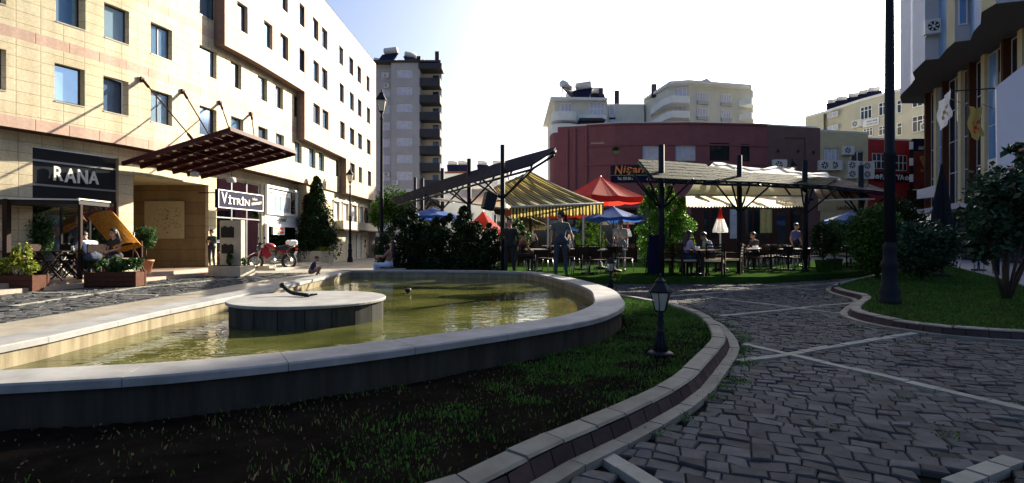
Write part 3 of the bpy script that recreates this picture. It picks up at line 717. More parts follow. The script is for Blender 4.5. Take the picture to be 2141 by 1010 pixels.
base = {'A': ((-55,13),(114,177),(216,269),(315,360),(417,453),(483,509),(540,560),(577,594),(616,631),(646,660),(666,678),(702,712)),
        'B': ((-55,13),(117,179),(218,270),(315,360),(417,453),(482,505),(539,559),(576,592),(615,629)),
        'C': ((117,179),(218,270),(315,360),(417,453)), 'D': ((117,179),(218,270),(315,360),(417,453))}
pink = {'A': ((732,742),(750,757),(769,776)), 'B': ((655,669),(674,687),(711,721),(731,741),(748,757),(767,775)),
        'C': ((496,518),(552,570),(586,603),(626,640),(655,667),(673,685),(710,719),(731,740),(748,756),(767,774)),
        'D': ((496,518),(552,570),(584,602),(626,640),(654,666),(673,685),(709,718),(730,739),(747,755),(766,773))}
ZB, ZT, YE = 4.145, 13.9, FY(786, .4)
hb = [(FY(a), FY(b), *ROW[r]) for r in base for a, b in base[r]]; hp = [(FY(a, .4), FY(b, .4), *ROW[r]) for r in pink for a, b in pink[r]]
mb = MB(); bands = [(ZB,4.45),(6.46,6.75),(8.68,8.96),(10.9,11.2),(13.1,13.4)]
mfn = lambda z: 1 if any(a < z < b for a, b in bands) else 0
step = [8+.5*i for i in range(70)]
wall(mb, fw, 8, YE-.02, ZB, ZT, hb, .2, 0, mfn, [z for b in bands for z in b], step, 0)
mb.build('stone_wall', [M['stone'], M['band']], lb, True)
# projecting rose stone part with a stepped lower edge
steps_ = [(FY(470,.4), FY(637,.4), 8.5), (FY(637,.4), FY(724,.4), 6.2), (FY(724,.4), YE, ZB-.01)]
mb = MB()
for a, b, z in steps_:
    hh = [h for h in hp if a <= (h[0]+h[1])/2 < b and h[2] > z]
    wall(mb, fw, a, b, z, ZT+.25, hh, .2, 0, None, (), step, 0, .4)
    ys = [a]+[y for y in step if a < y < b]+[b]
    for y0, y1 in zip(ys, ys[1:]): mb.quad(fw(y0,.4,z), fw(y0,.01,z), fw(y1,.01,z), fw(y1,.4,z), 1)
mb.quad(fw(steps_[0][0],.01,8.5), fw(steps_[0][0],.4,8.5), fw(steps_[0][0],.4,ZT+.25), fw(steps_[0][0],.01,ZT+.25), 1)
mb.quad(fw(steps_[1][0],.01,6.2), fw(steps_[1][0],.4,6.2), fw(steps_[1][0],.4,8.5), fw(steps_[1][0],.01,8.5), 1)
mb.quad(fw(steps_[2][0],.01,ZB), fw(steps_[2][0],.4,ZB), fw(steps_[2][0],.4,6.2), fw(steps_[2][0],.01,6.2), 1)
mb.quad(fw(YE,.4,0), fw(YE,-18,0), fw(YE,-18,ZT+.25), fw(YE,.4,ZT+.25), 0)
mb.build('projecting_wall', [M['stone2'], mat('rose_stone_edge', (.20,.13,.11), .8, spec=.05)], lb, True)
for hs, off in ((hb, 0), (hp, .4)):
    for k, (a, b, c, d) in enumerate(hs):
        A, B = fw(a, off-.17, c), fw(b, off-.17, c)
        wn_ = window(lb, A, B, c, d, (1, 0, 0), M['winframe'], M[('winglass','winglass','winglass2','winglass','winglass3')[(k*7+k//3) % 5] if off == 0 else ('winglass3','winglass','winglass3')[k % 3]], 2 if (k % 4 == 3) else 1, 1, .045)
        if off == 0 and k in (2, 13): pv_ = A-Vector(lb.location); wn_.matrix_basis = Matrix.Translation(pv_) @ Matrix.Rotation(R(9), 4, 'Z') @ Matrix.Translation(-pv_)
for h in hb+hp:
    o_ = 0 if h in hb else .4
    mb = MB(); mb.ob(fw(h[0], o_-.03, h[2]-.03), fw(h[1], 0, 0)-fw(h[0], 0, 0), V(.045,0,0), V(0,0,.03)); mb.build('window_sill', M['marble'], lb, True)
mb = MB(); ys = [8]+step[1:]; ys = [y for y in ys if y < YE]+[YE]
for y0, y1 in zip(ys, ys[1:]):
    mb.quad(fw(y0,.42,ZT+.25) if y0 > steps_[0][0] else fw(y0,.02,ZT+.02), fw(y1,.42,ZT+.25) if y0 > steps_[0][0] else fw(y1,.02,ZT+.02), fw(y1,-18,ZT+.25), fw(y0,-18,ZT+.25))
mb.quad(fw(8,0,0), fw(8,-12,0), fw(8,-12,ZT), fw(8,0,ZT)); mb.build('roof', M['conc'], lb, True)
# recessed ground floor
o1 = -.6; g1 = lambda px: FY(px, o1)
gb = MB(); y622 = g1(622)
holes = [(g1(68), g1(248), .22, 3.8), (g1(279), g1(436), .22, 3.35), (g1(453), g1(548), .22, 3.75), (g1(552), g1(619), .22, 3.8)]
wall(gb, fw, 8, y622, .0, ZB+.1, holes, .12, 0, None, (), step, 0, o1)
ys = [8]+[y for y in step if 8 < y < y622]+[y622]
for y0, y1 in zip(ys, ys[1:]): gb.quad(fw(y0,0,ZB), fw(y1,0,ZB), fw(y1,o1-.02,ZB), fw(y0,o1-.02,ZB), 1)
o2 = -.12; y770 = FY(776, o2); g2 = lambda px: FY(px, o2)
rows2 = [(g2(a), g2(b), 2.48, 3.55) for a, b in ((697,708),(716,727),(735,744),(750,758))]
door2 = [(g2(640), g2(668), .05, 2.0), (g2(726), g2(735), .05, 1.75), (g2(739), g2(746), .05, 1.75), (g2(749), g2(756), .05, 1.75)]
wall(gb, fw, y622, y770, 0, ZB+.1, rows2+door2, .12, 2, None, (), step, 2, o2)
gb.quad(fw(y622,o1,0), fw(y622,o2,0), fw(y622,o2,ZB), fw(y622,o1,ZB), 0)
gb.quad(fw(y770,o2,0), fw(y770,-8,0), fw(y770,-8,ZB+.1), fw(y770,o2,ZB+.1), 2)
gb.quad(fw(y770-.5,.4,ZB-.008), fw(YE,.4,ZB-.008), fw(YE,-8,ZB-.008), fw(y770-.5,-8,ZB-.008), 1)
gb.build('ground_floor_wall', [M['stone'], M['soffit'], stonemat('cream_stone', (.58,.52,.36), (.54,.48,.32), .9, .45, (.34,.3,.2), msz=.006)], lb, True)
for a, b, c, d in rows2:
    window(lb, fw(a, o2-.1, c), fw(b, o2-.1, c), c, d, (1,0,0), M['white'], M['curtain'], 1, 1, .06)
mb = MB()
for a, b, c, d in rows2:                                    # moulded surrounds and little pediments
    for (z0, z1, e) in ((c-.14, c-.05, .12), (d+.04, d+.12, .12)): mb.ob(fw(a-e, o2, z0), fw(b+e, 0, 0)-fw(a-e, 0, 0), V(.09,0,0), V(0,0,z1-z0))
    for s_ in (a-.1, b+.03): mb.ob(fw(s_, o2, c-.05), V(0,.07,0), V(.05,0,0), V(0,0,d-c+.09))
    m_ = (a+b)/2; mb.add([fw(a-.1,o2+.07,d+.12), fw(b+.1,o2+.07,d+.12), fw(m_,o2+.07,d+.3), fw(a-.1,o2,d+.12), fw(b+.1,o2,d+.12), fw(m_,o2,d+.3)], [(0,1,2),(0,2,5,3),(1,4,5,2)])
mb.build('window_surround', M['marble'], lb, True)
mb = MB(); a, b = g2(699), y770+.3
mb.ob(fw(a, o2, 1.95), fw(b,0,0)-fw(a,0,0), V(.55,0,0), V(0,0,.5)); mb.build('balcony_ledge', M['marble'], lb, True)
mb = MB(); mb.ob(fw(a, o2, 1.86), fw(b,0,0)-fw(a,0,0), V(.6,0,0), V(0,0,.09)); mb.build('ledge_trim', M['soffit'], lb, True)
for a, b, c, d in door2: window(lb, fw(a, o2-.08, c), fw(b, o2-.08, c), c, d, (1,0,0), M['offwhite'], M['curtain'], 2, 1, .06, 'door', rail=.3)
for px in (639, 765):                                     # oval niches
    y = g2(px); mb = MB()
    for i in range(24):
        a0, a1 = 2*math.pi*i/24, 2*math.pi*(i+1)/24; f_ = lambda a, r, o: fw(y+r*.42*math.cos(a), o2+o, 3.0+r*.62*math.sin(a))
        mb.quad(f_(a0,1,.06), f_(a1,1,.06), f_(a1,.74,.06), f_(a0,.74,.06)); mb.quad(f_(a0,1,0), f_(a1,1,0), f_(a1,1,.06), f_(a0,1,.06)); mb.quad(f_(a0,.74,.06), f_(a1,.74,.06), f_(a1,.74,0), f_(a0,.74,0))
    fr_ = mb.build('oval_frame', M['wood'], lb, True)
    mb = MB(); mb.add([fw(y+.31*math.cos(2*math.pi*i/24), o2+.012, 3+.46*math.sin(2*math.pi*i/24)) for i in range(24)], [tuple(range(24))]); _bw(mb, 'oval_glass', M['dkglass'], fr_, lb)

# entrance porch
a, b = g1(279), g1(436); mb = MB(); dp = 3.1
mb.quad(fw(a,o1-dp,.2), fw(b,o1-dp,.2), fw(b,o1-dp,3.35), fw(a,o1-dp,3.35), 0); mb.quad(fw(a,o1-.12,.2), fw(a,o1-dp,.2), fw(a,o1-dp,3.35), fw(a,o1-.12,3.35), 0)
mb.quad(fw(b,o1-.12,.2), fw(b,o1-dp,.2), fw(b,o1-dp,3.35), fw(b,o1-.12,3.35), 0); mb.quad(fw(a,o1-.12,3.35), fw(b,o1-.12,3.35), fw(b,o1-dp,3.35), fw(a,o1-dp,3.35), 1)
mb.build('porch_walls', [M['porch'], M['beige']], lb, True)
def shop(a, b, z0, z1, dp, mw, name='shop_interior', off=o1-.12):
    mb = MB()
    mb.quad(fw(a,off-dp,z0), fw(b,off-dp,z0), fw(b,off-dp,z1), fw(a,off-dp,z1)); mb.quad(fw(a,off,z0), fw(a,off-dp,z0), fw(a,off-dp,z1), fw(a,off,z1))
    mb.quad(fw(b,off,z0), fw(b,off-dp,z0), fw(b,off-dp,z1), fw(b,off,z1)); mb.quad(fw(a,off,z1), fw(b,off,z1), fw(b,off-dp,z1), fw(a,off-dp,z1)); mb.quad(fw(a,off,z0), fw(b,off,z0), fw(b,off-dp,z0), fw(a,off-dp,z0))
    mb.build(name, mw, lb, True)
# fashion shop at the left
a, b = g1(68)+.01, g1(248)-.01
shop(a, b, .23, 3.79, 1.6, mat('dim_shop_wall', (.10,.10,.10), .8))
window(lb, fw(a, o1-.1, 0), fw(b, o1-.1, 0), .23, 2.45, (1,.1,0), M['black'], M['glass'], 3, 1, .05, 'shop_window', gname='shop_pane')
mb = MB(); mb.ob(fw(a, o1-.13, 2.46), fw(b,0,0)-fw(a,0,0), V(.05,.0,0), V(0,0,1.33)); mb.build('fascia', mat('black_gloss_fascia', (.02,.022,.025), .12, .1, spec=.6), lb, True)
mb = MB()
for z in (2.75, 3.42): mb.ob(fw(a+.02, o1-.08, z), (fw(b,0,0)-fw(a,0,0))*.98, V(.03,0,0), V(0,0,.05))
mb.build('fascia_rail', M['metalg'], lb, True)
sg = thing('shop_sign', 'raised silver capital letters RANA on the black shop fascia', 'shop sign', fw(g1(160), o1, 3))
nA, nB = g1(113), g1(207)
for ch, (p0, p1, ya, yb) in zip('RANA', ((113,133,347,378),(136,160,351,382),(163,184,354,384),(186,207,357,385))):
    ya_, yb_ = g1(p0), g1(p1); O = fw(ya_, o1-.03, 0); O2 = fw(yb_, o1-.03, 0)
    z0, z1 = EYE+(CY-yb+1)*ya_/F, EYE+(CY-ya)*ya_/F
    O.z = z0; O2.z = z0; text(sg, ch, O, O2-O, V(0,0,z1-z0), M['silver'], 'letter', .05, True)
# second shop: glass with hanging board
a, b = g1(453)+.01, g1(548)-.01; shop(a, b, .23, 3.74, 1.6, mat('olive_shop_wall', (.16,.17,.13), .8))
window(lb, fw(a, o1-.1, 0), fw(b, o1-.1, 0), .23, 3.74, (1,0,0), M['metalg'], M['glass'], 3, 1, .05, 'shop_window', rail=.55, gname='shop_pane')
# third shop: white frame
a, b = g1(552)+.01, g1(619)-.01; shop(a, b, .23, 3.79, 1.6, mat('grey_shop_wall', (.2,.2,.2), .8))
window(lb, fw(a, o1+.02, 0), fw(b, o1+.02, 0), .22, 2.02, (1,0,0), M['white'], M['glass'], 1, 1, .12, 'shop_window', d=.12, gname='shop_pane')
window(lb, fw(a, o1+.02, 0), fw(b, o1+.02, 0), 2.45, 3.79, (1,0,0), M['white'], M['glass'], 1, 1, .12, 'shop_window', d=.12, gname='shop_pane')
mb = MB(); mb.ob(fw(a, o1-.1, 2.02), fw(b,0,0)-fw(a,0,0), V(.13,0,0), V(0,0,.43)); mb.build('fascia', M['white'], lb, True)
fr_ = thing('shop_sign', 'black handwritten shop name on the white fascia between two windows', 'shop sign', fw((a+b)/2, o1+.05, 2.2))
p = fw(g1(576), o1+.04, 2.08); text(fr_, 'Seyuel', p, fw(g1(597),0,0)-fw(g1(576),0,0), V(0,0,.3), M['black'], 'lettering', .012, False, .35)
pp = thing('window_poster', 'wide photo poster of four pale panels behind the upper white-framed shop window', 'poster', fw(g1(580), o1-.2, 3))
mb = MB(); mb.ob(fw(a+.2, o1+.085, 2.55), (fw(b,0,0)-fw(a,0,0))*.68, V(.02,0,0), V(0,0,1.05)); mb.build('board', M['paler'], pp, True)
for i in range(4):
    mb = MB(); L_ = (fw(b,0,0)-fw(a,0,0)); mb.ob(fw(a+.26, o1+.106, 2.62)+L_*(.163*i), L_*.145, V(.012,0,0), V(0,0,.72)); mb.build('picture', [mat('picture_tone_%d' % i, ((.25,.3,.33),(.15,.3,.4),(.2,.33,.36),(.3,.28,.3))[i], .6, .6, 5)], pp, True)
mb = MB(); text(pp, 'ŞEYUEL GELİNLİK', fw(a+.3, o1+.107, 3.42), (fw(b,0,0)-fw(a,0,0))*.55, V(0,0,.1), M['navy'], 'lettering', .006)
pp = thing('window_notice', 'small green, red and white notice stuck in the lower white-framed window', 'notice', fw(g1(580), o1, 1.7))
mb = MB(); u_ = fw(g1(591),0,0)-fw(g1(567),0,0); mb.ob(fw(g1(567), o1+.085, 1.52), u_, V(.012,0,0), V(0,0,.42)); mb.build('card', M['white'], pp, True)
for k, c_ in enumerate(((.2,.5,.25),(.7,.08,.06),(.55,.5,.1),(.7,.1,.1))):
    mb = MB(); mb.ob(fw(g1(567), o1+.098, 1.57+.17*(k//2))+u_*(.06+.47*(k % 2)), u_*.4, V(.006,0,0), V(0,0,.12)); mb.build('coloured_patch', mat('notice_%d' % k, c_, .6), pp, True)

# dark blue hanging shop board
vs_ = thing('hanging_shop_sign', 'navy shop board with silver VİTRİN lettering hung out under the canopy', 'shop sign', P(503, 420, FY(503,.45)))
A, B = fw(FY(456,.45), .45, 0), fw(FY(550,.45), .45, 0)
zA0, zA1 = EYE+(CY-434)*A.y/F, EYE+(CY-395)*A.y/F; u_ = B-A; u_.z = 0; A.z = zA0; H = zA1-zA0
mb = MB(); mb.ob(A, u_, V(-.12,0,0), V(0,0,H)); mb.build('board', M['navy'], vs_, True)
mb = MB(); t_ = .035
for O, uu, vv in ((A, u_, V(0,0,t_)), (A+V(0,0,H-t_), u_, V(0,0,t_)), (A+V(0,0,t_), u_*.012, V(0,0,H-2*t_)), (A+u_*.988+V(0,0,t_), u_*.012, V(0,0,H-2*t_))): mb.ob(O, uu, V(.015,0,0), vv)
mb.build('border', M['white'], vs_, True)
text(vs_, 'V', A+u_*.06+V(.004,0,H*.25), u_*.12, V(0,0,H*.62), M['silver'], 'lettering', .012, True)
text(vs_, 'İTRİN', A+u_*.2+V(.004,0,H*.25), u_*.47, V(0,0,H*.5), M['silver'], 'lettering', .012, True)
text(vs_, 'özlem', A+u_*.73+V(.004,0,H*.62), u_*.12, V(0,0,H*.16), M['silver'], 'lettering', .012)
text(vs_, 'OSMANBEY', A+u_*.71+V(.004,0,H*.30)+V(0,0,0), u_*.25+V(0,0,H*.14), V(0,0,H*.17), M['silver'], 'lettering', .012, True)
mb = MB()
for k in (.1, .9): mb.ob(A+u_*k+V(-.9,0,H*.8), V(.85,0,0), u_*.012, V(0,0,.04))
mb.build('bracket', M['black'], vs_, True)

# steel canopy with rods
ca = thing('entrance_canopy', 'maroon steel entrance canopy tilted up from the wall on slanting rods, pierced with round lights', 'canopy', (-10.5, 17.5, 4))
wn, wf = fw(FY(275), -.3, 3.66), fw(FY(437), -.3, 3.62); on, of = P(478, 268, wn.y+.0), P(617, 318, wf.y+.15)
nrm = (wf-wn).cross(on-wn).normalized()
if nrm.z < 0: nrm = -nrm
cb = lambda i, j: wn.lerp(wf, i).lerp(on.lerp(of, i), j)
mb = MB()
for i in range(10): # longitudinal louvre plates with gaps between
    j0, j1 = i/10+.001, (i+1)/10-.005
    mb.add([cb(0,j0), cb(1,j0), cb(1,j1), cb(0,j1)]+[p+nrm*.02 for p in (cb(0,j0), cb(1,j0), cb(1,j1), cb(0,j1))], [(3,2,1,0),(4,5,6,7),(0,1,5,4),(1,2,6,5),(2,3,7,6),(3,0,4,7)])
mb.build('roof_plate', M['maroon'], ca, True)
mb = MB()
for i in (0, .2, .4, .6, .8, 1):
    a_, b_ = cb(i, 0), cb(i, 1); t_ = (wf-wn).normalized()*.05; mb.ob(a_-t_/2-nrm*.13, b_-a_, t_, nrm*.13)
a_, b_ = cb(0, 1), cb(1, 1); mb.ob(a_-nrm*.1, b_-a_, (b_-a_).cross(nrm).normalized()*.05, nrm*.14)
a_, b_ = cb(0, .5), cb(1, .5); mb.ob(a_-nrm*.1, b_-a_, (b_-a_).cross(nrm).normalized()*.05, nrm*.1)
mb.build('beams', M['maroon'], ca, True)
lampm = mat('canopy_spot', (.75,.7,.6), .4, .05)
for i in range(4):
    for j in range(6):
        c_ = cb(.1+i*.2+.1*(j % 2)*.0, .1+.155*j)-nrm*.012; mb = MB(); x_ = (wf-wn).normalized(); y_ = nrm.cross(x_)
        mb.add([c_+x_*.06*math.cos(k*math.pi/6)+y_*.06*math.sin(k*math.pi/6)+nrm*h for h in (0, -.02) for k in range(12)], [tuple(range(12)), tuple(range(23, 11, -1))]+[(k, (k+1) % 12, 12+(k+1) % 12, 12+k) for k in range(12)])
        mb.build('spot_lamp', lampm, ca, True)
for px, py, j in ((295.5,166,.66), (381,191,.64), (459,215,.62), (524,238,.60)):
    ya = FY(px); A = fw(ya, .03, EYE+(CY-py)*ya/F); i_ = min(1, max(0, (px-275)/(437-275)*.92+.02)); tgt = cb({295.5:.0,381:.33,459:.66,524:1}[px], j)
    mb = MB(); mb.tube([A, tgt+nrm*.04], .022, 8); mb.tube([A, A.lerp(tgt, .13)], .045, 8); mb.box(A, (.06,.14,.14)); mb.tube([tgt+nrm*.03, tgt.lerp(A, .08)+nrm*.03], .045, 8); mb.build('rod', M['maroon'], ca, True)
for px, py in ((407,360), (484,372)):
    q = P(px, py, 17.6); l_ = thing('canopy_pendant_lamp', 'small drum floodlight hanging under the canopy %s' % ('near the porch pillar' if px == 407 else 'above the navy shop board'), 'lamp', q, group='floodlights hanging under the canopy')
    mb = MB(); mb.lathe([(.05,.02),(.13,.0),(.14,-.14),(.12,-.15)], n=14); mb.build('housing', M['offwhite'], l_)
    mb = MB(); mb.tube([(0,0,.0), (0,0,.35)], .012); mb.build('stem', M['black'], l_)
# relief map on the porch wall
rp_ = thing('relief_panel', 'pale square panel with scattered dark flecks mounted on the porch wall', 'wall panel', fw(g1(340), o1-2.5, 1.6))
yb_ = g1(436)-.05; z0, z1 = EYE+(CY-499)*yb_/F, EYE+(CY-421)*yb_/F; A, B = V((304-CX)*yb_/F, yb_, 0), V((386-CX)*yb_/F, yb_, 0)
mb = MB(); mb.ob(V(A.x,A.y-.05,z0), V(B.x-A.x,0,0), V(0,.06,0), V(0,0,z1-z0)); pm_ = [mat('pale_panel', (.42,.36,.22), .8, .1), M['soffit']]
for _ in range(95):
    s_, t_ = random.gauss(.58, .22), random.gauss(.5, .2)
    if .04 < s_ < .95 and .06 < t_ < .93: mb.ob(V(A.x,A.y-.058,z0)+(B-A)*s_+V(0,0,t_*(z1-z0)), (B-A)*random.uniform(.01,.025), V(0,.01,0), V(0,0,random.uniform(.01,.035)), 1)
mb.build('panel', pm_, rp_, True)

# terrace with two steps in front of the building
tf = [( -11.9, 8.5), (-11.35, 12.3), (-11.0, 14), (-10.9, 16.5), (-10.7, 18.3)]
mb = MB(); mb.prism([(x-.45, y) for x, y in tf]+[(-11.1, 21.5), (-20, 21.5), (-20, 8.5)], 0, .22)
mb.prism(tf+[(-10.9, 21.9), (-20, 21.9), (-20, 8.4)], 0, .11); struct('stone_terrace', mb, mat('pinkish_marble_steps', (.34,.26,.2), .6, .22, 5, .002, 60))
mb = MB(); mb.prism([(-10.1,21.9), (-9.6, 24), (-9.6, 27), (-11.5, 27), (-11.5, 21.9)], 0, .18); mb.prism([(-9.8,21.8), (-9.3, 23.9), (-9.3, 27.2), (-11.5, 27.2), (-11.5, 21.8)], 0, .09); struct('shop_steps', mb, M['marble'])
# ================================================================ shared small units
def ac_unit(par_name, label, c, n, size=.8, double=False, group='air conditioner units on the walls'):
    """outdoor unit: centre c on the wall, n the wall's outward direction"""
    n = Vector(n).normalized(); u = V(-n.y, n.x, 0)
    t = thing('air_conditioner', label, 'air conditioner', c, 0, group); W, H, D = size, size*(1.45 if double else .78), size*.38
    mb = MB(); mb.ob(-u*W/2+n*.06-V(0,0,H/2), u*W, n*D, V(0,0,H)); mb.build('casing', M['acw'], t)
    for k in ((-.25, .25) if double else (0,)):
        cc = n*(D+.062)+u*W*(-.12)+V(0,0,H*k); r = H*(.2 if double else .38); mb = MB(); N = 18
        vs = []
        for rr, e in ((r, 0), (r*.93, .012), (r*.28, .012), (r*.25, .0)): vs += [cc+u*rr*math.cos(2*math.pi*i/N)+V(0,0,rr*math.sin(2*math.pi*i/N))+n*e for i in range(N)]
        mb.add(vs[:N*2], [(i, (i+1) % N, N+(i+1) % N, N+i) for i in range(N)], 0)
        mb.add([cc+u*r*.95*math.cos(2*math.pi*i/N)+V(0,0,r*.95*math.sin(2*math.pi*i/N))+n*.003 for i in range(N)], [tuple(range(N))], 1)
        mb.add([cc+u*r*.28*math.cos(2*math.pi*i/N)+V(0,0,r*.28*math.sin(2*math.pi*i/N))+n*.013 for i in range(N)], [tuple(range(N))], 0)
        for i in range(6):
            a = i*math.pi/3; d_ = u*math.cos(a)+V(0,0,math.sin(a)); e = u*math.cos(a+.5)+V(0,0,math.sin(a+.5))
            mb.add([cc+d_*r*.25+n*.006, cc+d_*r*.85+n*.006, cc+e*r*.85+n*.006], [(0,1,2)], 0)
        mb.build('fan_grille', [M['acw'], M['black']], t)
    mb = MB()
    for s_ in (-.38, .34): mb.ob(u*W*s_-V(0,0,H/2+.05), u*.05, n*(D+.08), V(0,0,.05))
    mb.build('bracket', M['metalg'], t); return t
def solar(c, rz, label, sc=1.0, panel=True):
    t = thing('solar_water_heater', label, 'solar heater', c, rz, 'solar water heaters on the roofs')
    mb = MB(); mb.tube([(-.7*sc,.25*sc,1.55*sc), (-.62*sc,.25*sc,1.55*sc), (.62*sc,.25*sc,1.55*sc), (.7*sc,.25*sc,1.55*sc)], [.12*sc,.3*sc,.3*sc,.12*sc], 12); mb.build('tank', M['acw'], t)
    mb = MB()
    for s_ in (-.5, .5):
        mb.tube([(s_*sc,-.9*sc,0), (s_*sc,.3*sc,1.3*sc)], .035*sc, 6); mb.tube([(s_*sc,.45*sc,0), (s_*sc,.3*sc,1.3*sc)], .035*sc, 6); mb.tube([(s_*sc,-.9*sc,.02), (s_*sc,.45*sc,.02)], .03*sc, 6)
    mb.build('stand', M['metalg'], t)
    if panel:
        mb = MB(); mb.box((0,-.42*sc,.62*sc), (1.7*sc,1.7*sc,.08*sc), rx=R(46)); mb.build('collector_panel', M['navy'], t)
    return t

# ================================================================ GREY APARTMENT TOWER (centre left, far)
D0 = 75.; k = D0/F
def XT(px): return (px-CX)*k
tw = thing('apartment_tower', 'tall grey apartment tower with a column of dark balconies on its right corner', 'building', (XT(855), D0, 0))
fl = [(154+35.6*i) for i in range(12)]                       # window centres down the front (pixels)
ZF = [EYE+(CY-y)*k for y in fl]; ztop = EYE+(CY-131)*k
ff = flat((0, D0, 0), (1,0,0), (0,-1,0))
H1 = [(XT(829), XT(862), z-.62, z+.62) for z in ZF]; H2 = [(XT(792), XT(812), z-.62, z+.62) for z in ZF]
mb = MB(); wall(mb, ff, XT(818), XT(877), 0, ztop, H1, .2); fb = flat((0, D0+.9, 0), (1,0,0), (0,-1,0))
wall(mb, fb, XT(776), XT(818), 0, ztop, H2, .2); mb.quad((XT(818),D0,0),(XT(818),D0+.9,0),(XT(818),D0+.9,ztop),(XT(818),D0,ztop))
x0, x1, x2 = XT(776), XT(877), XT(919)
mb.quad((x1,D0,0),(x1,D0+2.2,0),(x1,D0+2.2,ztop),(x1,D0,ztop)); mb.quad((x1,D0+2.2,0),(x2,D0+2.2,0),(x2,D0+2.2,ztop),(x1,D0+2.2,ztop),1)
x3 = x2*1.165; x4 = x0*1.16; mb.quad((x2,D0+2.2,0),(x3,D0+12,0),(x3,D0+12,ztop),(x2,D0+2.2,ztop)); mb.quad((x0,D0+.9,0),(x4,D0+12,0),(x4,D0+12,ztop),(x0,D0+.9,ztop)); mb.quad((x4,D0+12,0),(x3,D0+12,0),(x3,D0+12,ztop),(x4,D0+12,ztop))
mb.build('wall', [M['tower'], M['pale']], tw, True)
mb = MB(); mb.prism([(x0-.2,D0-.3),(x2+.2,D0-.3),(x3+.1,D0+12.2),(x4-.2,D0+12.2)], ztop, ztop+.28); mb.build('roof', M['towerd'], tw, True)
for (a, b, c, d), yy in [(h, D0+.15) for h in H1]+[(h, D0+1.05) for h in H2]: window(tw, (a, yy, 0), (b, yy, 0), c, d, (0,-1,0), M['acw'], M['curtain'], 3, 1, .07)
for i, z in enumerate(ZF):
    bz = z-.72; mb = MB(); A = (x1+.02, D0-.12, bz-.98+.0)
    mb.ob((x1+.02, D0-.1, bz-1.0), V(x2-x1+.05,0,0), V(0,2.28,0), V(0,0,.14)); mb.ob((x1+.02, D0-.1, bz-.86), V(x2-x1+.05,0,0), V(0,.1,0), V(0,0,.98)); mb.ob((x2-.03, D0, bz-.86), V(.1,0,0), V(0,2.18,0), V(0,0,.98))
    mb.build('balcony', M['towerd'], tw, True)
    window(tw, (XT(899), D0+2.15, 0), (XT(914), D0+2.15, 0), bz-.5, z+.5, (0,-1,0), M['acw'], M['dkglass'], 1, 1, .08, 'balcony_door')
mb = MB(); mb.ob((x1-.1, D0-.3, ztop-.9), V(x2-x1+.45,0,0), V(0,2.6,0), V(0,0,.75)); mb.build('top_slab', M['towerd'], tw, True)
for px in (802, 868, 908): mb = MB(); mb.box((XT(px), D0+3, ztop+.9), (.6,.6,2.0 if px != 908 else 3.4)); mb.build('chimney', M['towerd'], tw, True)
for px, dy, rz, s_, w_ in ((775,5,.4,1.2,'over its left edge'), (806,2.5,-.3,1.6,'left of middle'), (851,3,.5,1.3,'right of middle'), (861,6,-.7,1.2,'behind the others')): solar((XT(px), D0+dy, ztop+.24), rz, 'white solar water heater on the grey tower roof, %s' % w_, s_)
for i, (px, z, w_) in enumerate(((805, ZF[0]-.1, 'top left'), (806, ZF[1]+.9, 'second floor from the top'), (828, ZF[6]-1.0, 'below the middle windows'), (807, ZF[6]+.3, 'left wing, low'))):
    ac_unit('a', 'far air conditioner on the grey tower, %s' % w_, (XT(px), D0+(.88 if px < 818 else -.02), z), (0,-1,0), .75)

# low roofs seen between the tower and the tent
D0 = 95.; k = D0/F
rb = thing('far_apartment_block', 'far pale flat-roofed block just showing between the grey tower and the café tent', 'building', (XT(965), D0, 0))
zt = EYE+(CY-362)*k; ff = flat((0, D0, 0), (1,0,0), (0,-1,0)); hs = [(XT(a), XT(a+12), z, z+1.3) for a in (932,956,980,1004,1028) for z in (zt-2.4, zt-5.4, zt-8.4)]
mb = MB(); wall(mb, ff, XT(915), XT(1060), 0, zt, hs, .2); a, b = XT(915), XT(1060); mb.quad((a,D0,0),(a,D0+10,0),(a,D0+10,zt),(a,D0,zt)); mb.quad((b,D0,0),(b,D0+10,0),(b,D0+10,zt),(b,D0,zt)); mb.build('wall', M['paler'], rb, True)
mb = MB(); mb.box(((a+b)/2, D0+5, zt+.12), (b-a+.6, 10.6, .3)); mb.build('roof', M['rtile'], rb, True)
for (a, b, c, d) in hs: window(rb, (a, D0+.15, 0), (b, D0+.15, 0), c, d, (0,-1,0), M['acw'], M['curtain'], 2, 1, .08)
for px, w_ in ((944,'leftmost'), (966,'second'), (1008,'third, paired tanks'), (1040,'rightmost')): solar((XT(px), D0+2, zt+.26), .2, 'far solar heater on the low pale block, %s' % w_, 1.25)

# ================================================================ CENTRAL PALE APARTMENT BLOCK behind the red building
D0 = 62.; k = D0/F
pb = thing('apartment_block', 'pale apartment block with curved white balconies rising behind the red building', 'building', (XT(1360), D0, 0))
def poly_wall(par, pts, z0, z1, name, m, top=None):
    mb = MB(); mb.prism(pts, z0, z1, 0, True, False, 0 if top is None else 1); return mb.build(name, [m]+([top] if top else []), par, True)
def zp(py, D): return EYE+(CY-py)*D/F
zL, zM, zR = zp(212,62), zp(221,64), zp(183,58)
poly_wall(pb, [(XT(1160),62), (XT(1270),62), (XT(1270),75), (XT(1160),75)], 0, zL, 'left_wing', M['pale'])
def Xd(px, D): return (px-CX)*D/F
poly_wall(pb, [(XT(1268),63.2), (Xd(1347,63.2),63.2), (Xd(1347,75),75), (XT(1268),75)], 0, zM, 'link_wall', M['pale'])
poly_wall(pb, [(Xd(1347,64),64), (Xd(1395,58),58), (Xd(1440,57),57), (Xd(1575,59),59), (Xd(1565,74),74), (Xd(1347,74),74)], 0, zR, 'right_wing', M['pale'])
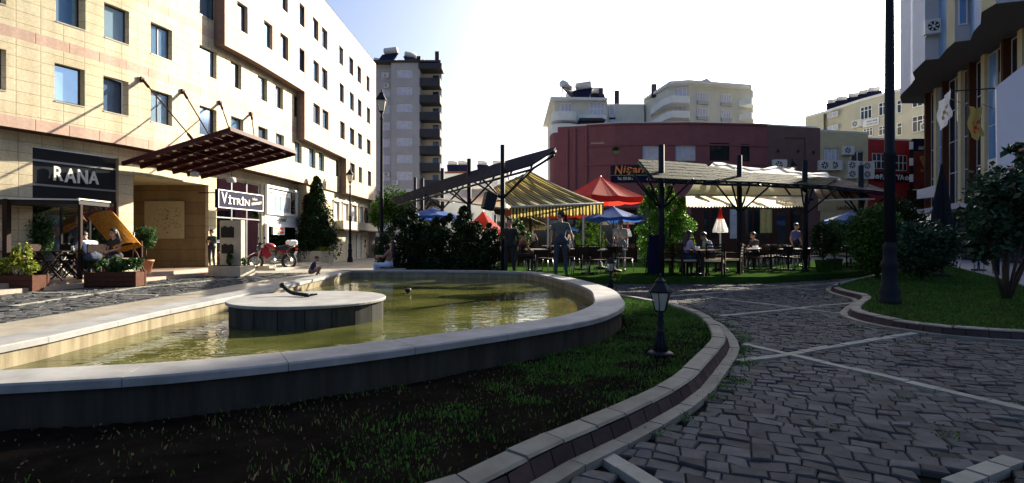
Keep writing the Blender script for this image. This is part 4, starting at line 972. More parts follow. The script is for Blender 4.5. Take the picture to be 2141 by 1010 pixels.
for nm, pts, z in (('roof_edge', [(XT(1150),61), (XT(1268),61.4), (XT(1270),76), (XT(1150),76)], zL), ('roof_edge', [(Xd(1345,63.6),63.4), (Xd(1400,56.6),56.6), (Xd(1440,56.1),56.1), (Xd(1572,57.8),57.8), (Xd(1572,74),74), (Xd(1347,74),74)], zR)):
    mb = MB(); mb.prism(pts, z, z+.28); mb.build(nm, M['paler'], pb, True)
pts = [V(Xd(1362,63.4),63.4,zR+.28), V(Xd(1440,56.5),56.5,zR+.28), V(Xd(1572,58.2),58.2,zR+.28), V(Xd(1572,73),73,zR+.28)]
mb = MB(); ap = V(Xd(1475,64),66,zp(172,64)); mb.add(pts+[ap], [(0,1,4),(1,2,4),(2,3,4),(3,0,4)]); mb.build('hipped_roof', M['rtile'], pb, True)
mb = MB(); a = Xd(1452,60); mb.prism([(Xd(1446,60),60), (Xd(1492,60),60), (Xd(1492,65),65), (Xd(1446,65),65)], zR+.2, zp(178,60)); mb.add([(Xd(1440,59.6),59.6,zp(180,60)), (Xd(1495,59.6),59.6,zp(178,60)), (Xd(1478,59.6),59.6,zp(166,60)), (Xd(1440,66),66,zp(180,60)), (Xd(1495,66),66,zp(178,60)), (Xd(1478,66),66,zp(166,60))], [(0,1,2),(3,5,4),(0,2,5,3),(1,4,5,2)]); mb.build('roof_house', M['paler'], pb, True)
zb = [zp(y, 62) for y in (243, 268, 296)]
for i, z in enumerate(zb):                                     # left wing: rounded balconies
    pts = [V(XT(1162),62,0), V(XT(1151),61.3,0), V(XT(1153),60.2,0), V(XT(1163),59.6,0), V(XT(1185),59.5,0), V(XT(1200),60,0), V(XT(1206),61.2,0), V(XT(1262),61.2,0), V(XT(1262),62,0)]
    mb = MB(); mb.prism([(p.x, p.y) for p in smooth_line(pts, 3)], z-1.0, z); mb.build('balcony', M['paler'], pb, True)
    window(pb, (XT(1232),61.98,0), (XT(1264),61.98,0), z+.1, z+1.6, (0,-1,0), M['white'], M['curtain'], 4, 2, .05)
    window(pb, (XT(1172),61.98,0), (XT(1196),61.98,0), z-.2, z+1.5, (0,-1,0), M['white'], M['curtain'], 3, 1, .05)
    window(pb, (Xd(1274,63.2),63.15,0), (Xd(1286,63.2),63.15,0), z-.2, z+1.6, (0,-1,0), M['white'], M['curtain'], 1, 1, .07)
mb = MB(); mb.box((XT(1232), 60.4, zp(252,60)), (3.0, 1.6, .2)); mb.box((XT(1232), 60.8, zp(260,60)), (2.7, 1.0, 1.6)); mb.build('dark_roof_box', M['towerd'], pb, True)
for i, (py, py2) in enumerate(((213,227), (243,257))):                      # right wing
    zt_, zb_ = zp(py, 58), zp(py2, 58)
    pts = [V(Xd(1360,62),62,0), V(Xd(1362,60.5),60.5,0), V(Xd(1385,57),57,0), V(Xd(1405,55.4),55.4,0), V(Xd(1440,55.6),55.6,0), V(Xd(1442,57),57,0), V(Xd(1398,58),58,0)]
    mb = MB(); mb.prism([(p.x, p.y) for p in pts], zb_, zt_); mb.build('balcony', M['paler'], pb, True)
    pts = [(Xd(1545,57.6),57.6), (Xd(1572,56.6),56.6), (Xd(1577,58),58), (Xd(1572,59.5),59.5)]
    mb = MB(); mb.prism(pts, zb_+.2, zt_+.1); mb.build('balcony', M['paler'], pb, True)
    window(pb, (Xd(1408,57.7),57.65,0), (Xd(1436,57.1),57.05,0), zt_-.1, zt_+1.35, (0,-1,0), M['white'], M['curtain'], 3, 1, .06)
    for a, b in ((1457,1480), (1507,1528)):
        ya, yb = 57+(a-1440)/135*2, 57+(b-1440)/135*2; zz = zp(214 if i == 0 else 246, 58)
        window(pb, (Xd(a,ya),ya-.05,0), (Xd(b,yb),yb-.05,0), zz, zz+.8+.1, (0,-1,0), M['white'], M['curtain'], 4, 1, .06)
        mb = MB(); mb.ob((Xd(a,ya),ya-.3,zz-.42), (Xd(b,yb)-Xd(a,ya), yb-ya, 0), (0,.28,0), (0,0,.34)); mb.build('flower_box', M['grp'], pb, True)
for px, D_, h in ((1293,63,1.0), (1372,60,.9), (1259,64,1.6)): mb = MB(); mb.box((Xd(px,D_), D_+1, zp(208,63)+h/2), (.5,.5,h+.6)); mb.build('chimney', M['towerd'], pb, True)
for px, D_, rz, s_, w_ in ((1190,64,.9,1.5,'leftmost'), (1198,67,.3,1.2,'just behind the leftmost'), (1218,64,-.5,1.5,'middle'), (1228,67,.7,1.6,'tallest'), (1245,65,.1,1.3,'beside the chimney')): solar((Xd(px,D_), D_, zL+.2), rz, 'solar water heater on the left wing of the pale block, %s' % w_, s_)

# ================================================================ BEIGE BLOCK behind the right end of the red building
D0 = 70.; k = D0/F
bb = thing('beige_block', 'beige four-storey block with white-framed windows behind the crimson shop front', 'building', (XT(1820), D0, 0))
A_, B_, C_, E_ = V(Xd(1684,76),76,0), V(Xd(1722,73),73,0), V(Xd(1796,67),67,0), V(Xd(1965,58),58,0)
zt0 = zp(220,75); zt1 = zp(213,67); zt2 = zt1
mb = MB(); mb.prism([(A_.x,A_.y), (B_.x,B_.y), (B_.x+.4,B_.y+1.6), (C_.x,C_.y+1.4), (C_.x,C_.y), (E_.x,E_.y), (E_.x+14,E_.y+10), (A_.x+14,A_.y+12)], 0, zt1); mb.build('wall', M['beige'] if False else mat('weathered_beige_plaster', (.52,.49,.37), .9, .12, .6), bb, True)
mb = MB(); mb.prism([(A_.x-.1,A_.y-.1), (B_.x,B_.y-.2), (C_.x,C_.y-.2), (E_.x,E_.y-.2), (E_.x+14,E_.y+10), (A_.x+14,A_.y+12)], zt1, zt1+.3); mb.build('roof_edge', M['paler'], bb, True)
u_ = (E_-C_).normalized(); nn = V(u_.y, -u_.x, 0)
if nn.y > 0: nn = -nn
def onCE(px):
    kx = (px-CX)/F; t = (kx*C_.y-C_.x)/(u_.x-kx*u_.y); return C_+u_*t
for a, b, y0, y1, cols in ((1800,1824,225,252,3), (1838,1856,216,243,2), (1876,1886,211,238,1), (1908,1942,200,226,3), (1806,1826,270,287,3), (1838,1855,265,284,2), (1876,1887,258,284,1), (1908,1942,245,278,3)):
    p, q = onCE(a)+nn*.05, onCE(b)+nn*.05; z0, z1 = zp(y1, p.y), zp(y0, p.y)
    window(bb, p, q, z0, z1, nn, M['white'], M['dkglass'], cols, 1, .08, rail=.68)
for y in (240, 268):
    mb = MB(); p, q = onCE(1726)+V(0,1.0,0), 0; a_ = V(Xd(1730,72.2),72.2,0); b_ = V(Xd(1752,70.4),70.4,0)
    window(bb, a_, b_, zp(y+4,71), zp(y-6,71), (-.5,-.8,0), M['white'], M['curtain'], 2, 1, .06)
bn = thing('wall_banner', 'long white banner with blue lettering hung under a window of the beige block', 'banner', onCE(1820)+nn*.1+V(0,0,zp(258,65)))
p, q = onCE(1806)+nn*.12, onCE(1839)+nn*.12; mb = MB(); mb.ob(V(p.x,p.y,zp(267,p.y)), V(q.x-p.x,q.y-p.y,0), nn*.05, V(0,0,zp(252,p.y)-zp(267,p.y))); mb.build('cloth', M['white'], bn, True)
hh = zp(252,p.y)-zp(267,p.y); mb = MB()
text(bn, 'YÜKSEK TEKNİK', V(p.x,p.y,zp(264,p.y))+(q-p)*.24+nn*.052+V(0,0,hh*.35), (q-p)*.7, V(0,0,hh*.3), M['bluec'], 'lettering', .02)
text(bn, 'HİZMETLERİ', V(p.x,p.y,zp(264,p.y))+(q-p)*.24+nn*.052-V(0,0,hh*.02), (q-p)*.7, V(0,0,hh*.25), M['bluec'], 'lettering', .02)
for i, (px, py, w_) in enumerate(((1796,259,'beside the white banner'), (1942,264,'by the window at the right end'))): q_ = onCE(px); ac_unit('a', 'air conditioner on the beige block %s' % w_, V(q_.x,q_.y,zp(py,q_.y)), nn, 1.2)
for i, px in enumerate((1742, 1762, 1788, 1812, 1832)): q_ = onCE(px)+V(1.5,2.5,0); solar(V(q_.x,q_.y,zt1+.3), -.5, 'solar water heater on the beige block, %s of five' % ('first from the left','second from the left','middle one','second from the right','first from the right')[i], .95)

# ================================================================ RED SHOP ROW
KR = 1.32; hz = lambda z: EYE+(z-EYE)*KR
RX = [(p_, d_*KR) for p_, d_ in [(-40,60),(1148,35.6),(1166,34.6),(1290,33.6),(1440,33.4),(1575,33.8),(1715,34.9),(1815,35.7),(1905,36.4)]]
def RP(px, off=0.):
    D_ = float(np.interp(px, [a for a, b in RX[1:]], [b for a, b in RX[1:]])) ; return V((px-CX)*(D_-off)/F, D_-off, 0)
rf = lambda s, off, z: RP(s, off)+V(0, 0, z)
ZR = hz(8.72)
rs = thing('red_shop_row', 'two-storey dark red rounded shop building with a brown end section behind the cafés', 'building', V(RP(1430).x, RP(1430).y, 0))
zz = lambda py, px: EYE+(CY-py)*RP(px).y/F
w1 = [(1343,1384,zz(336,1360),zz(301,1360)), (1412,1454,zz(336,1430),zz(300,1430)), (1484,1525,zz(336,1500),zz(299,1500)), (1549,1567,zz(338,1560),zz(301,1560))]
gf = [(1240,1420,.2,4.0), (1440,1470,.2,3.2), (1478,1520,1.2,3.2), (1528,1610,.2,3.2)]
rex = [1166+12*i for i in range(62)]
mb = MB(); wall(mb, rf, 1166, 1605, 0, ZR, w1+gf, .2, 0, None, (), rex, 0)
rr_ = [(1166,34.6*KR), (1158,34.7*KR), (1152,35.2*KR), (1149,36.2*KR), (1149,37.4*KR)]
for (a, da), (b, db) in zip(rr_, rr_[1:]): mb.quad(V(Xd(b,db),db,0), V(Xd(a,da),da,0), V(Xd(a,da),da,ZR-.45), V(Xd(b,db),db,ZR-.45))
mb.quad(V(Xd(1149,37.4*KR),37.4*KR,0), V(Xd(1149,55),55,0), V(Xd(1149,55),55,ZR-.6), V(Xd(1149,37.4*KR),37.4*KR,ZR-.6), 1)
mb.build('wall', [M['red'], M['offwhite']], rs, True)
for px in (1182, 1198, 1222): mb = MB(); mb.ob(rf(px,0,0), rf(px+5,0,0)-rf(px,0,0), V(0,-.16,0), V(0,0,ZR-.25)); mb.build('pilaster', M['red'], rs, True)
for z0, z1, e in ((zz(304,1400),zz(301,1400),.09), (zz(344,1400),zz(340,1400),.09), (ZR-.08,ZR+.05,.12)):
    xs = [x for x in rex if 1222 <= x <= 1605]+[1605]; mb = MB()
    for a, b in zip(xs, xs[1:]):
        if z0 < hz(6.3) and hz(5.9) < z1 and any(h[0] < (a+b)/2 < h[1] for h in w1): continue
        mb.quad(rf(a,e,z0), rf(b,e,z0), rf(b,e,z1), rf(a,e,z1)); mb.quad(rf(a,e,z1), rf(b,e,z1), rf(b,0,z1), rf(a,0,z1)); mb.quad(rf(a,e,z0), rf(a,0,z0), rf(b,0,z0), rf(b,e,z0))
    mb.build('moulding', M['red'], rs, True)
fb1 = mat('brown_end_panel', (.085,.052,.048), .85, .1)
mb = MB(); rec = (1640,1684,zz(345,1660),zz(288,1660)); wall(mb, rf, 1605, 1715, 0, ZR, [rec], .1, 0, None, (), rex, 0); mb.quad(rf(1640,-.1,rec[2]), rf(1684,-.1,rec[2]), rf(1684,-.1,rec[3]), rf(1640,-.1,rec[3])); mb.build('brown_wall', M['brownp'], rs, True)
mb = MB(); xs = [x for x in rex if x < 1715]+[1715]
for a, b in zip(xs, xs[1:]): mb.quad(rf(a,.02,ZR), rf(b,.02,ZR), rf(b,-9,ZR-.05), rf(a,-9,ZR-.05))
mb.quad(rf(1166,-8.9,0), rf(1715,-8.9,0), rf(1715,-8.9,ZR), rf(1166,-8.9,ZR)); mb.build('roof', M['conc'], rs, True)
mb = MB()
for a, b in zip(xs, xs[1:]): mb.ob(rf(a,-.6,ZR-.05), rf(b,-.6,0)-rf(a,-.6,0), V(0,.12,0), V(0,0,.32))
mb.build('roof_parapet', M['paler'], rs, True)
for i, (a, b, c, d) in enumerate(w1): window(rs, rf(a,-.15,0), rf(b,-.15,0), c, d, (0,-1,0), M['offwhite'] if i < 2 else M['black'], M['dkglass'] if i in (2,3) else M['curtain'], (5,3,3,1)[i], 1, .06 if i else .04)
for a, b, c, d in gf: window(rs, rf(a,-.15,0), rf(b,-.15,0), c, d, (0,-1,0), M['wood'], M['dkglass'], max(2, (b-a)//28), 1, .09, 'shop_window', rail=.7)
for px, py in ((1288,315), (1625.6,316), (1669,316), (1700,319)):
    c_ = rf(px, 0, zz(py, px)); mb = MB(); N = 20; r = .4 if px < 1300 else .17; r = .4 if px < 1300 else .18
    for i in range(N):
        a0, a1 = 2*math.pi*i/N, 2*math.pi*(i+1)/N; f_ = lambda a, q, o: c_+V(q*math.cos(a), -o, q*math.sin(a))
        e = -.09 if 1640 < px < 1684 else 0
        mb.quad(f_(a0,r,.05+e), f_(a1,r,.05+e), f_(a1,r*.8,.05+e), f_(a0,r*.8,.05+e)); mb.quad(f_(a0,r,e), f_(a1,r,e), f_(a1,r,.05+e), f_(a0,r,.05+e))
    fr_ = mb.build('round_vent', M['brownp'], rs, True); mb = MB(); mb.add([c_+V(r*.82*math.cos(2*math.pi*i/N), -.015-e, r*.82*math.sin(2*math.pi*i/N)) for i in range(N)], [tuple(range(N))[::-1]])
    _bw(mb, 'vent_louvre', M['black'], fr_, rs)
    if px < 1300:
        mb = MB(); vs = [c_+V(r*.8*math.cos(-math.pi*i/10), -.03, r*.8*math.sin(-math.pi*i/10)) for i in range(11)]; mb.add(vs, [tuple(range(11))]); _bw(mb, 'vent_cover', M['yst'], fr_, rs)
mb = MB(); text(rs, 'mantolu', rf(1236,.05,zz(302,1240)), rf(1263,.05,0)-rf(1236,.05,0), V(0,0,.2), M['offwhite'], 'wall_lettering', .02)
# café sign
ns = thing('cafe_sign', 'black café sign board with orange Nişantaşı lettering on the red wall', 'shop sign', rf(1350,.1,5))
a_, b_ = rf(1277,.16,0), rf(1436,.16,0); u_ = b_-a_
z0, z1 = zz(366,1300), zz(346,1300); mb = MB(); mb.ob(V(a_.x,a_.y,z0), u_, V(0,.1,0), V(0,0,z1-z0)); mb.build('board', M['black'], ns, True)
z2 = zz(382,1300); mb = MB(); mb.ob(V(a_.x,a_.y,z2), u_, V(0,.1,0), V(0,0,z0-z2-.06)); mb.build('lower_board', M['navy'], ns, True)
mb = MB(); mb.ob(V(a_.x,a_.y-.02,z0-.06), u_, V(0,.1,0), V(0,0,.05)); mb.build('green_strip', mat('green_strip', (.15,.3,.2), .4), ns, True)
p = rf(1285,.17,zz(365,1300)); text(ns, 'N', p, rf(1302,0,0)-rf(1285,0,0), V(0,0,zz(347,1300)-zz(365,1300)), M['orange'], 'lettering', .03, True, .15)
p = rf(1303,.17,zz(366,1300)); text(ns, 'işantaşı', p, rf(1386,0,0)-rf(1303,0,0), V(0,0,zz(348,1300)-zz(366,1300)), M['orange'], 'lettering', .03, True, .15)
p = rf(1291,.17,zz(377,1300)); text(ns, 'Tel: 358 88 61', p, rf(1325,0,0)-rf(1291,0,0), V(0,0,.26), M['offwhite'], 'lettering', .02, True)
p = rf(1352,.17,zz(378,1350)); text(ns, 'Cafe', p, rf(1370,0,0)-rf(1352,0,0), V(0,0,.26), M['offwhite'], 'lettering', .02, True, .2)
# beige middle shop and crimson shop
bs = thing('beige_shop', 'beige two-storey shop front between the brown wall and the crimson shop', 'building', rf(1765,0,0)); ZS = hz(8.5)
hb2 = [(1723,1754,zz(352,1740),zz(310,1740)), (1778,1805,zz(349,1790),zz(316,1790)), (1720,1808,.2,3.1)]
mb = MB(); wall(mb, rf, 1715, 1815, 0, ZS, hb2, .2, 0, None, (), rex, 0); mb.build('wall', M['beige'], bs, True)
mb = MB(); mb.quad(rf(1715,.02,ZS), rf(1815,.02,ZS), rf(1815,-9,ZS), rf(1715,-9,ZS)); mb.ob(rf(1715,.03,ZS), rf(1815,0,0)-rf(1715,0,0), V(0,.25,0), V(0,0,.16)); mb.build('roof', M['offwhite'], bs, True)
window(bs, rf(1723,-.15,0), rf(1754,-.15,0), hb2[0][2], hb2[0][3], (0,-1,0), M['white'], M['curtain'], 4, 1, .06); window(bs, rf(1778,-.15,0), rf(1805,-.15,0), hb2[1][2], hb2[1][3], (0,-1,0), M['white'], M['dkglass'], 2, 1, .08, rail=.35)
window(bs, rf(1720,-.15,0), rf(1808,-.15,0), .2, 3.1, (0,-1,0), M['black'], M['dkglass'], 4, 1, .08, 'shop_window')
ls = thing('shop_sign', 'cream illuminated-looking shop board with LAGİNA lettering under the ribbed awning', 'shop sign', rf(1765,.1,3.4))
mb = MB(); mb.ob(rf(1712,.12,zz(441,1760)), rf(1812,0,0)-rf(1712,0,0), V(0,.1,0), V(0,0,zz(417,1760)-zz(441,1760))); mb.build('board', M['cream'], ls, True)
text(ls, 'LAGİNA', rf(1750,.14,zz(439,1760)), rf(1782,0,0)-rf(1750,0,0), V(0,0,.4), M['soffit'], 'lettering', .02, True)
rs2 = thing('crimson_shop', 'crimson two-storey shop with two white gridded windows and white PALATYA lettering', 'building', rf(1860,0,0)); ZC = hz(8.15)
hc = [(1823,1851,zz(353,1837),zz(320,1837)), (1870,1896,zz(357,1883),zz(324,1883)), (1825,1890,.2,3.3)]
mb = MB(); wall(mb, rf, 1815, 1905, 0, ZC, hc, .2, 0, None, (), rex, 0); mb.quad(rf(1905,0,0), rf(1905,-9,0), rf(1905,-9,ZC), rf(1905,0,ZC)); mb.build('wall', M['red2'], rs2, True)
mb = MB(); mb.quad(rf(1815,.02,ZC), rf(1905,.02,ZC), rf(1905,-9,ZC), rf(1815,-9,ZC)); mb.ob(rf(1815,.03,ZC), rf(1905,0,0)-rf(1815,0,0), V(0,.25,0), V(0,0,.14)); mb.build('roof', M['offwhite'], rs2, True)
for h in hc[:2]: window(rs2, rf(h[0],-.1,0), rf(h[1],-.1,0), h[2], h[3], (0,-1,0), M['white'], M['dkglass'], 3, 2, .06)
window(rs2, rf(1825,-.15,0), rf(1890,-.15,0), .2, 3.3, (0,-1,0), M['black'], M['dkglass'], 3, 1, .08, 'shop_window')
mb = MB(); mb.ob(rf(1828,.1,zz(380,1860)), rf(1903,0,0)-rf(1828,0,0), V(0,.1,0), V(0,0,zz(361,1860)-zz(380,1860))); mb.build('fascia', M['black'], rs2, True)
ps = thing('shop_sign', 'white PALATYA capital letters with a flower at each end on the crimson shop', 'shop sign', rf(1865,.2,5.2))
text(ps, 'PALATYA', rf(1840,.13,zz(376,1860)), rf(1890,0,0)-rf(1840,0,0), V(0,0,.48), M['white'], 'lettering', .03, True)
for px, py in ((1834,370), (1896,373)):
    mb = MB(); c_ = rf(px,.14,zz(py,px))
    for i in range(5): a = 2*math.pi*i/5+.3; mb.lathe([(.02,0),(.075,.0),(.075,.01),(.02,.012)], (0,0,0), 8)
    mb = MB()
    for i in range(5):
        a = 2*math.pi*i/5+.3; cc = c_+V(.13*math.cos(a),0,.13*math.sin(a)); mb.add([cc+V(.09*math.cos(q*math.pi/4),-.02,.09*math.sin(q*math.pi/4)) for q in range(8)], [tuple(range(8))])
    mb.build('flower_mark', M['white'], ps, True)
# tall advertising banner at the end
ad = thing('advertising_banner', 'tall red and dark advertising banner with a golden cake picture beside the crimson shop', 'banner', rf(1905,0,4))
D_ = 47.; a_, b_ = V(Xd(1909,D_),D_,0), V(Xd(1951,D_),D_,0); u_ = b_-a_
mb = MB(); mb.ob(V(a_.x,a_.y,zp(396,D_)), u_, V(0,.25,0), V(0,0,zp(291,D_)-zp(396,D_))); mb.build('board', mat('brick_red_print', (.16,.022,.012), .6, .5, 1.2), ad, True)
mb = MB(); mb.ob(V(a_.x,a_.y-.02,zp(316,D_)), u_, V(0,.2,0), V(0,0,zp(290,D_)-zp(316,D_))); mb.build('dark_band', M['navy'], ad, True)
text(ad, "SİMİT TATLI", V(a_.x,a_.y-.03,zp(313,D_))+u_*.25, u_*.7, V(0,0,.34), M['offwhite'], 'lettering', .01, True)
mb = MB()
for _ in range(14): mb.ball(V(a_.x,a_.y-.02,0)+u_*random.uniform(.42,.85)+V(0,0,zp(random.uniform(328,358),D_)), random.uniform(.14,.28), sc=(1,.15,1))
mb.build('cake_picture', mat('golden_crumb', (.36,.15,.035), .8, .4, 8), ad, True)
mb = MB()
for i in range(6): mb.ob(V(a_.x-.28,a_.y-.03,zp(296+17*i+16,D_)), V(.28,0,0), V(0,.1,0), V(0,0,.66), i % 2)
mb.build('chequered_edge', [M['paler'], M['black']], ad, True)
ss_ = thing('dark_shop_front', 'dark shop front below the advertising banner, partly hidden by bushes', 'shop front', V(a_.x,a_.y,0)); mb = MB(); mb.ob(V(a_.x-.3,a_.y+.05,0), u_*1.12, V(0,.3,0), V(0,0,zp(396,D_)-.05)); mb.build('wall', M['darkwood'], ss_, True); window(ss_, V(a_.x+.1,a_.y+.0,0), V(b_.x-.1,a_.y+.0,0), .2, 3.2, (0,-1,0), M['black'], M['dkglass'], 2, 1, .08)
sw = thing('white_shop_canopy', 'small white box awning under the advertising banner beside the fin-fronted building', 'awning', V(a_.x,a_.y-1,3))
mb = MB(); mb.add([P(1917,398,34.5), P(1956,387,34.5), P(1956,412,34.5), P(1917,416,34.5), P(1917,398,33.5), P(1956,387,33.5), P(1956,412,33.5), P(1917,416,33.5)], [(0,1,2,3),(7,6,5,4),(0,4,5,1),(3,2,6,7),(0,3,7,4),(1,5,6,2)]); mb.build('cloth', M['canvasw'], sw, True)
for px, py, dbl, sz, w_ in ((1626,346,0,.85,'on the brown wall'), (1721,347,0,.85,'left one of a pair on the beige shop'), (1741,347,0,.85,'right one of a pair on the beige shop'), (1769,316,0,.72,'high one between the beige shop windows'),
                        (1778,356,1,.8,'twin-fan one under the beige shop window'), (1809,357,1,.8,'twin-fan one at the right edge of the beige shop')):
    ac_unit('a', 'air conditioner, %s' % w_, rf(px,0,zz(py,px)), (0,-1,0), sz*KR, bool(dbl))

# ================================================================ RIGHT BUILDING with fins and sawtooth bays
rgt = thing('fin_front_building', 'tall right-hand building with brown and beige vertical fins below grey sawtooth bays', 'building', (28, 30, 0))
a0, a1 = V(28.6,36.4,0), V(19.6,13.0,0); uu = (a1-a0).normalized(); n_ = V(-uu.y, uu.x, 0)
if n_.x > 0: n_ = -n_
LL = (a1-a0).length; ZO = 11.3; rw = lambda s, off, z: a0+uu*s+n_*off+V(0,0,z)
mb = MB(); mb.quad(rw(0,-.3,0), rw(LL,-.3,0), rw(LL,-.3,ZO), rw(0,-.3,ZO)); mb.quad(a0, V(41.5,51.5,0), V(41.5,51.5,ZO), V(a0.x,a0.y,ZO)); mb.quad(rw(LL,0,0), rw(LL,-20,0), rw(LL,-20,ZO), rw(LL,0,ZO)); mb.build('back_wall', M['grp'], rgt, True)
s = .0; i = 0; pat = ['w','g','o','g','g','o','w','g','g','g','o','g','w','g','g','o']
fin = {'w': MB(), 'o': MB()}; gl = []
while s < LL-.4:
    fin['w'].ob(rw(s,-.25,3.4), uu*.42, n_*.30, V(0,0,ZO-3.4)); s += .42
    if i % 2 == 0: fin['o'].ob(rw(s+.003,-.25,3.4), uu*.22, n_*.45, V(0,0,ZO-3.4)); s += .26
    gl.append((s, min(s+.9, LL-.05), 3.5, ZO-.1)); s += .92; i += 1
    if i % 3 == 0: gl.append((s+.03, min(s+.75, LL-.02), 3.5, ZO-.1)); s += .76
fin['w'].build('beige_fins', M['beige'], rgt, True); fin['o'].build('brown_fins', M['wood'], rgt, True)
for a, b, c, d in gl:
    if b > a+.2: window(rgt, rw(a,-.15,0), rw(b,-.15,0), c, d, n_, M['grp'], M['blueg'] if random.random() < .35 else M['dkglass'], 1, 4, .06)
mb = MB(); mb.ob(rw(-.1,-.25,3.1), uu*(LL+.2), n_*.8, V(0,0,.3)); mb.build('string_course', M['grp'], rgt, True)
for j in range(6): window(rgt, rw(.6+j*4,-.2,0), rw(4.2+j*4,-.2,0), .15, 3.0, n_, M['black'], M['dkglass'], 3, 1, .1, 'shop_window')
# sawtooth bays: outline traced at their underside
bo = [(1882,203),(1884,198),(1904,178),(1913,165),(1908,152),(1934,126),(1963,123),(1979,103),(1996,88),(2029,84),(2036,66),(2050,50),(2052,26),(2082,8),(2141,2),(2180,-28),(2230,-40)]
bp = [G(x, y, ZO) if False else V((x-CX)*(ZO-EYE)/(CY-y), (ZO-EYE)*F/(CY-y), 0) for x, y in bo]
bp = [V(28.5,38.5,0)]+bp
base_pts = [(p.x, p.y) for p in bp]
body = base_pts+[(bp[-1].x+14, bp[-1].y), (45, 38.5)]
mb = MB(); N = len(base_pts); TOP = 31.0
for i in range(N-1):
    a, b = base_pts[i], base_pts[i+1]; mb.quad((a[0],a[1],ZO), (b[0],b[1],ZO), (b[0],b[1],TOP), (a[0],a[1],TOP), (0,1,1,2,0,1,0,2,3,0,2,2,3,3,0,1,0,1)[i % 18])
mb.prism(body, TOP, TOP+.3, 0); mb.build('sawtooth_bays', [M['grp'], M['grpl'], M['bluep'], M['beige']], rgt, True)
mb = MB(); mb.prism([(28.55,38.55), (38.45,52), (52,52), (45,38.55)], 15.7, TOP, 0); mb.build('rear_shadow_block', M['grp'], rgt, True)  # unseen part behind the bays, added to cast shade over the foreground
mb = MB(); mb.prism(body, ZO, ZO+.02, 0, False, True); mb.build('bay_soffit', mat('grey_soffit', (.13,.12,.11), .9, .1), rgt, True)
def on_edge(i, t, o=0.04):
    a, b = V(*base_pts[i], 0), V(*base_pts[i+1], 0); e = (b-a).normalized(); q = V(e.y, -e.x, 0)
    if q.dot(V(-a.x, -a.y, 0)) < 0: q = -q
    return a.lerp(b, t)+q*o, q
for i, t0, t1 in ((9,.2,.8), (14,.2,.8)):
    for zf in (ZO+.8, ZO+4.0, ZO+7.2, ZO+10.4):
        (p, q), (p2, _) = on_edge(i, t0), on_edge(i, t1)
        if (p2-p).length > .3: window(rgt, p, p2, zf, zf+2.1, q, M['grpl'], M['blueg'], 1, 1, .06)
for i, t, z, w_ in ((6,.6,ZO+1.7,'grey bay'), (9,.6,ZO+2.6,'white-cased one on the rightmost bay in view')):
    p, q = on_edge(i, t, .0); ac_unit('a', 'air conditioner on the sawtooth bays, %s' % w_, p+V(0,0,z), q, 1.0)
for s_, z, w_, sz in ((11.2,4.9,'lowest, beside the dark parasol top',1.1), (15.2,3.9,'largest, on the ledge above the shops',1.25), (17.0,4.0,'second on the ledge above the shops',1.2), (9.8,4.0,'leftmost on the ledge above the shops',1.0)):
    ac_unit('a', 'air conditioner on the fin-fronted building, %s' % w_, rw(s_,.2,z), n_, sz)
# flags
for px, py, D_, cols, lab in ((1975,243,27,('canvasw','yst'),'white flag with an orange emblem hanging slack from the fins'), (2040,258,24,('yst','redc'),'yellow flag with red marks hanging from the fins')):
    q = P(px, py, D_); fg = thing('flag', lab, 'flag', q)
    mb = MB(); n1, n2 = 10, 8; W, H = (.62, 1.5) if px < 2000 else (.55, 1.35)
    vs = [V((i/n1-.5)*W+.05*math.sin(j*1.1), .09*math.sin(i*1.3+j*.5), -H*(j/n2-.5)+ (.75*(i/n1)**1.6 if px < 2000 else .12*math.sin(i*.9))) for j in range(n2+1) for i in range(n1+1)]
    mb.add(vs, [(j*(n1+1)+i, j*(n1+1)+i+1, (j+1)*(n1+1)+i+1, (j+1)*(n1+1)+i) for j in range(n2) for i in range(n1)], 0, True); 
    for kf in range(len(mb.f)):
        j, i = divmod(kf, n1)
        if 2 < i < 7 and 2 < j < 6 and (i+j) % 2: mb.m[kf] = 1
    mb.build('cloth', [M[cols[0]], M[cols[1]]], fg)
    mb = MB(); mb.tube([(W/2,0,.9), (W/2+1.6,.5,.55)], .02); mb.build('pole', M['metalg'], fg)
wb = thing('blank_billboard', 'big blank white canvas hoarding with a slanting top at the right edge', 'billboard', Q(2110, 17, 0))
pts = [P(2083,181,17), P(2190,96,16.2), P(2190,480,16.2), P(2086,480,17)]
mb = MB(); e = V(.15,.2,0); mb.add(pts+[p+e for p in pts], [(0,1,2,3),(7,6,5,4),(0,4,5,1),(1,5,6,2),(2,6,7,3),(3,7,4,0)]); mb.build('canvas', mat('white_hoarding', (.62,.60,.66), .7, .06, 1), wb, True)
mb = MB(); a, b = pts[3], pts[2]; mb.tube([a+e*.5, V(a.x,a.y,.0)+e*.5], .06); mb.tube([b+e*.5, V(b.x,b.y,.0)+e*.5], .06); mb.tube([pts[0]+V(-1.0,.5,.0), pts[0]+e], .02); mb.build('posts', M['iron'], wb, True)
